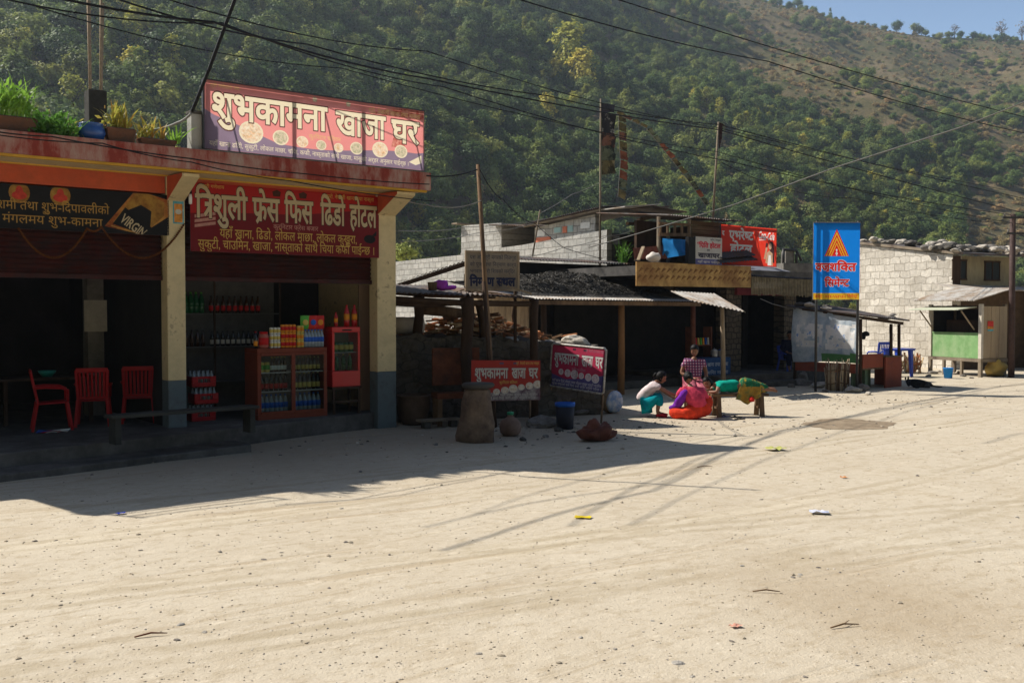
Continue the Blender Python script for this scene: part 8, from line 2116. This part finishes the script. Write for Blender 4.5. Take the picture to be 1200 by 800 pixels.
for i, (px, py, s, k) in enumerate(((795, 777, .11, 1), (812, 793, .06, 0), (943, 793, .05, 2), (765, 727, .05, 1), (211, 733, .08, 1), (239, 741, .07, 0), (208, 750, .06, 2), (165, 645, .06, 2), (405, 634, .08, 2), (310, 655, .08, 2), (870, 663, .06, 1), (929, 676, .07, 2), (938, 673, .06, 1), (960, 664, .07, 2), (680, 747, .05, 1), (936, 675, .05, 0), (560, 766, .07, 0), (720, 760, .06, 0), (858, 752, .05, 2), (892, 585, .07, 2), (1140, 553, .07, 1), (1141, 634, .06, 1), (40, 634, .07, 2), (65, 633, .06, 2), (386, 689, .05, 2), (330, 647, .05, 2))):
    g = gp(px, py); s *= .7; rock((g.x, g.y, gz(g.x, g.y) - s * .12), (s, s * .75, s * .55), i % 4, [stone_pale, mat('stone_road_grey', (.36, .33, .29), .95, .2, 9), mat('stone_road_dark', (.2, .175, .15), .95, .3, 9)][k], ['small pale stone lying loose on the sunlit road', 'small grey stone lying loose on the sunlit road', 'small dark stone lying loose on the sunlit road'][k], 'single ' + ['pale', 'grey', 'dark'][k] + ' stones on the road', i)
def litter(name, label, cat, px, py, mt, size, n=3, h=.02):
    g = gp(px, py); t = thing(name, label, cat, (g.x, g.y, gz(g.x, g.y)), rg.uniform(-.4, .4)); m = MB(); vs = []; fs = []
    for j in range(5):
        for i in range(7): vs.append((size[0] * (i / 6 - .5), size[1] * (j / 4 - .5), .006 + h * (.5 + .9 * noise.noise((i * .8 + px, j * .9, 2)))))
    for j in range(4):
        for i in range(6): a = j * 7 + i; fs.append((a, a + 1, a + 8, a + 7))
    m.add(vs, fs, 0, True); m.build('sheet', mt, t, fix=False)
litter('wrapper', 'bright yellow wrapper lying on the road in front of the shops', 'litter', 683, 608, mat('wrapper_yellow', (.75, .55, .02), .5, .1), (.17, .1))
litter('paper_scrap', 'torn white and blue paper scrap on the road', 'litter', 960, 602, mat('scrap_white', (.65, .66, .72), .6, .2, 20, col2=(.2, .25, .5), amt=.3, s2=14), (.2, .12), h=.04)
litter('leaf_scrap', 'yellowish banana-leaf scrap at the tip of the sign shadow', 'leaf', 908, 527, mat('scrap_leaf', (.4, .4, .12), .8, .3, 12), (.3, .22), h=.07)
litter('orange_scrap', 'tiny orange scrap of plastic on the road', 'litter', 989, 560, mat('scrap_orange', (.7, .25, .05), .6, .1), (.08, .06))
litter('blue_scrap', 'little blue scrap of plastic in the roof shadow', 'litter', 141, 602, mat('scrap_blue', (.04, .07, .4), .6, .1), (.1, .06))
litter('pink_scrap', 'small faded pink scrap on the near road', 'litter', 862, 735, mat('scrap_pink', (.6, .3, .22), .7, .1), (.08, .05))
for px, py, L, a, lab in ((177, 747, .2, .35, 'short red-brown stick lying on the near road'), (898, 695, .2, -.1, 'thin brown twig lying flat on the road by the damp patch'), (990, 735, .22, .3, 'forked dark twig on the road below the damp patch'), (826, 547, .22, .2, 'dark twig at the edge of the sign shadow')):
    g = gp(px, py); t = thing('twig', lab, 'twig', (g.x, g.y, gz(g.x, g.y) + .01), a); m = MB(); m.tube([(-L / 2, 0, 0), (0, .015, .012), (L / 2, 0, .004)], [.005, .006, .003], 6)
    if 'forked' in lab: m.tube([(0, .015, .01), (L * .35, .06, .015)], [.004, .002], 5)
    m.build('twig', wood_red if 'red' in lab else wood_mid, t)
# burnt patch with ash
def ash():
    g = gp(995, 497); vs = [(g.x, g.y, gz(g.x, g.y) + .012)]; fs = []; n = 48
    for k, rr_ in ((0, .5), (1, 1)):
        for i in range(n):
            a = i / n * 2 * math.pi; r = rr_ * (1 + .22 * noise.noise((math.cos(a) * 1.5, math.sin(a) * 1.5, 2)) + .14 * noise.noise((math.cos(a) * 5, math.sin(a) * 5, 7)))
            x, y = g.x + .85 * r * math.cos(a) + .25 * r * math.sin(a), g.y + .9 * r * math.sin(a); vs.append((x, y, gz(x, y) + (.012 if k == 0 else .004)))
    for i in range(n): j = (i + 1) % n; fs.append((0, 1 + i, 1 + j)); fs.append((1 + i, 1 + n + i, 1 + n + j, 1 + j))
    m = MB(); m.add(vs, fs, 0, True); o = m.build('burnt_ground', mat('ash_earth', (.2, .15, .1), .95, .3, 5, .4, 30, (.33, .26, .18), .45, 3), fix=False); tag(o, kind='structure')
ash()
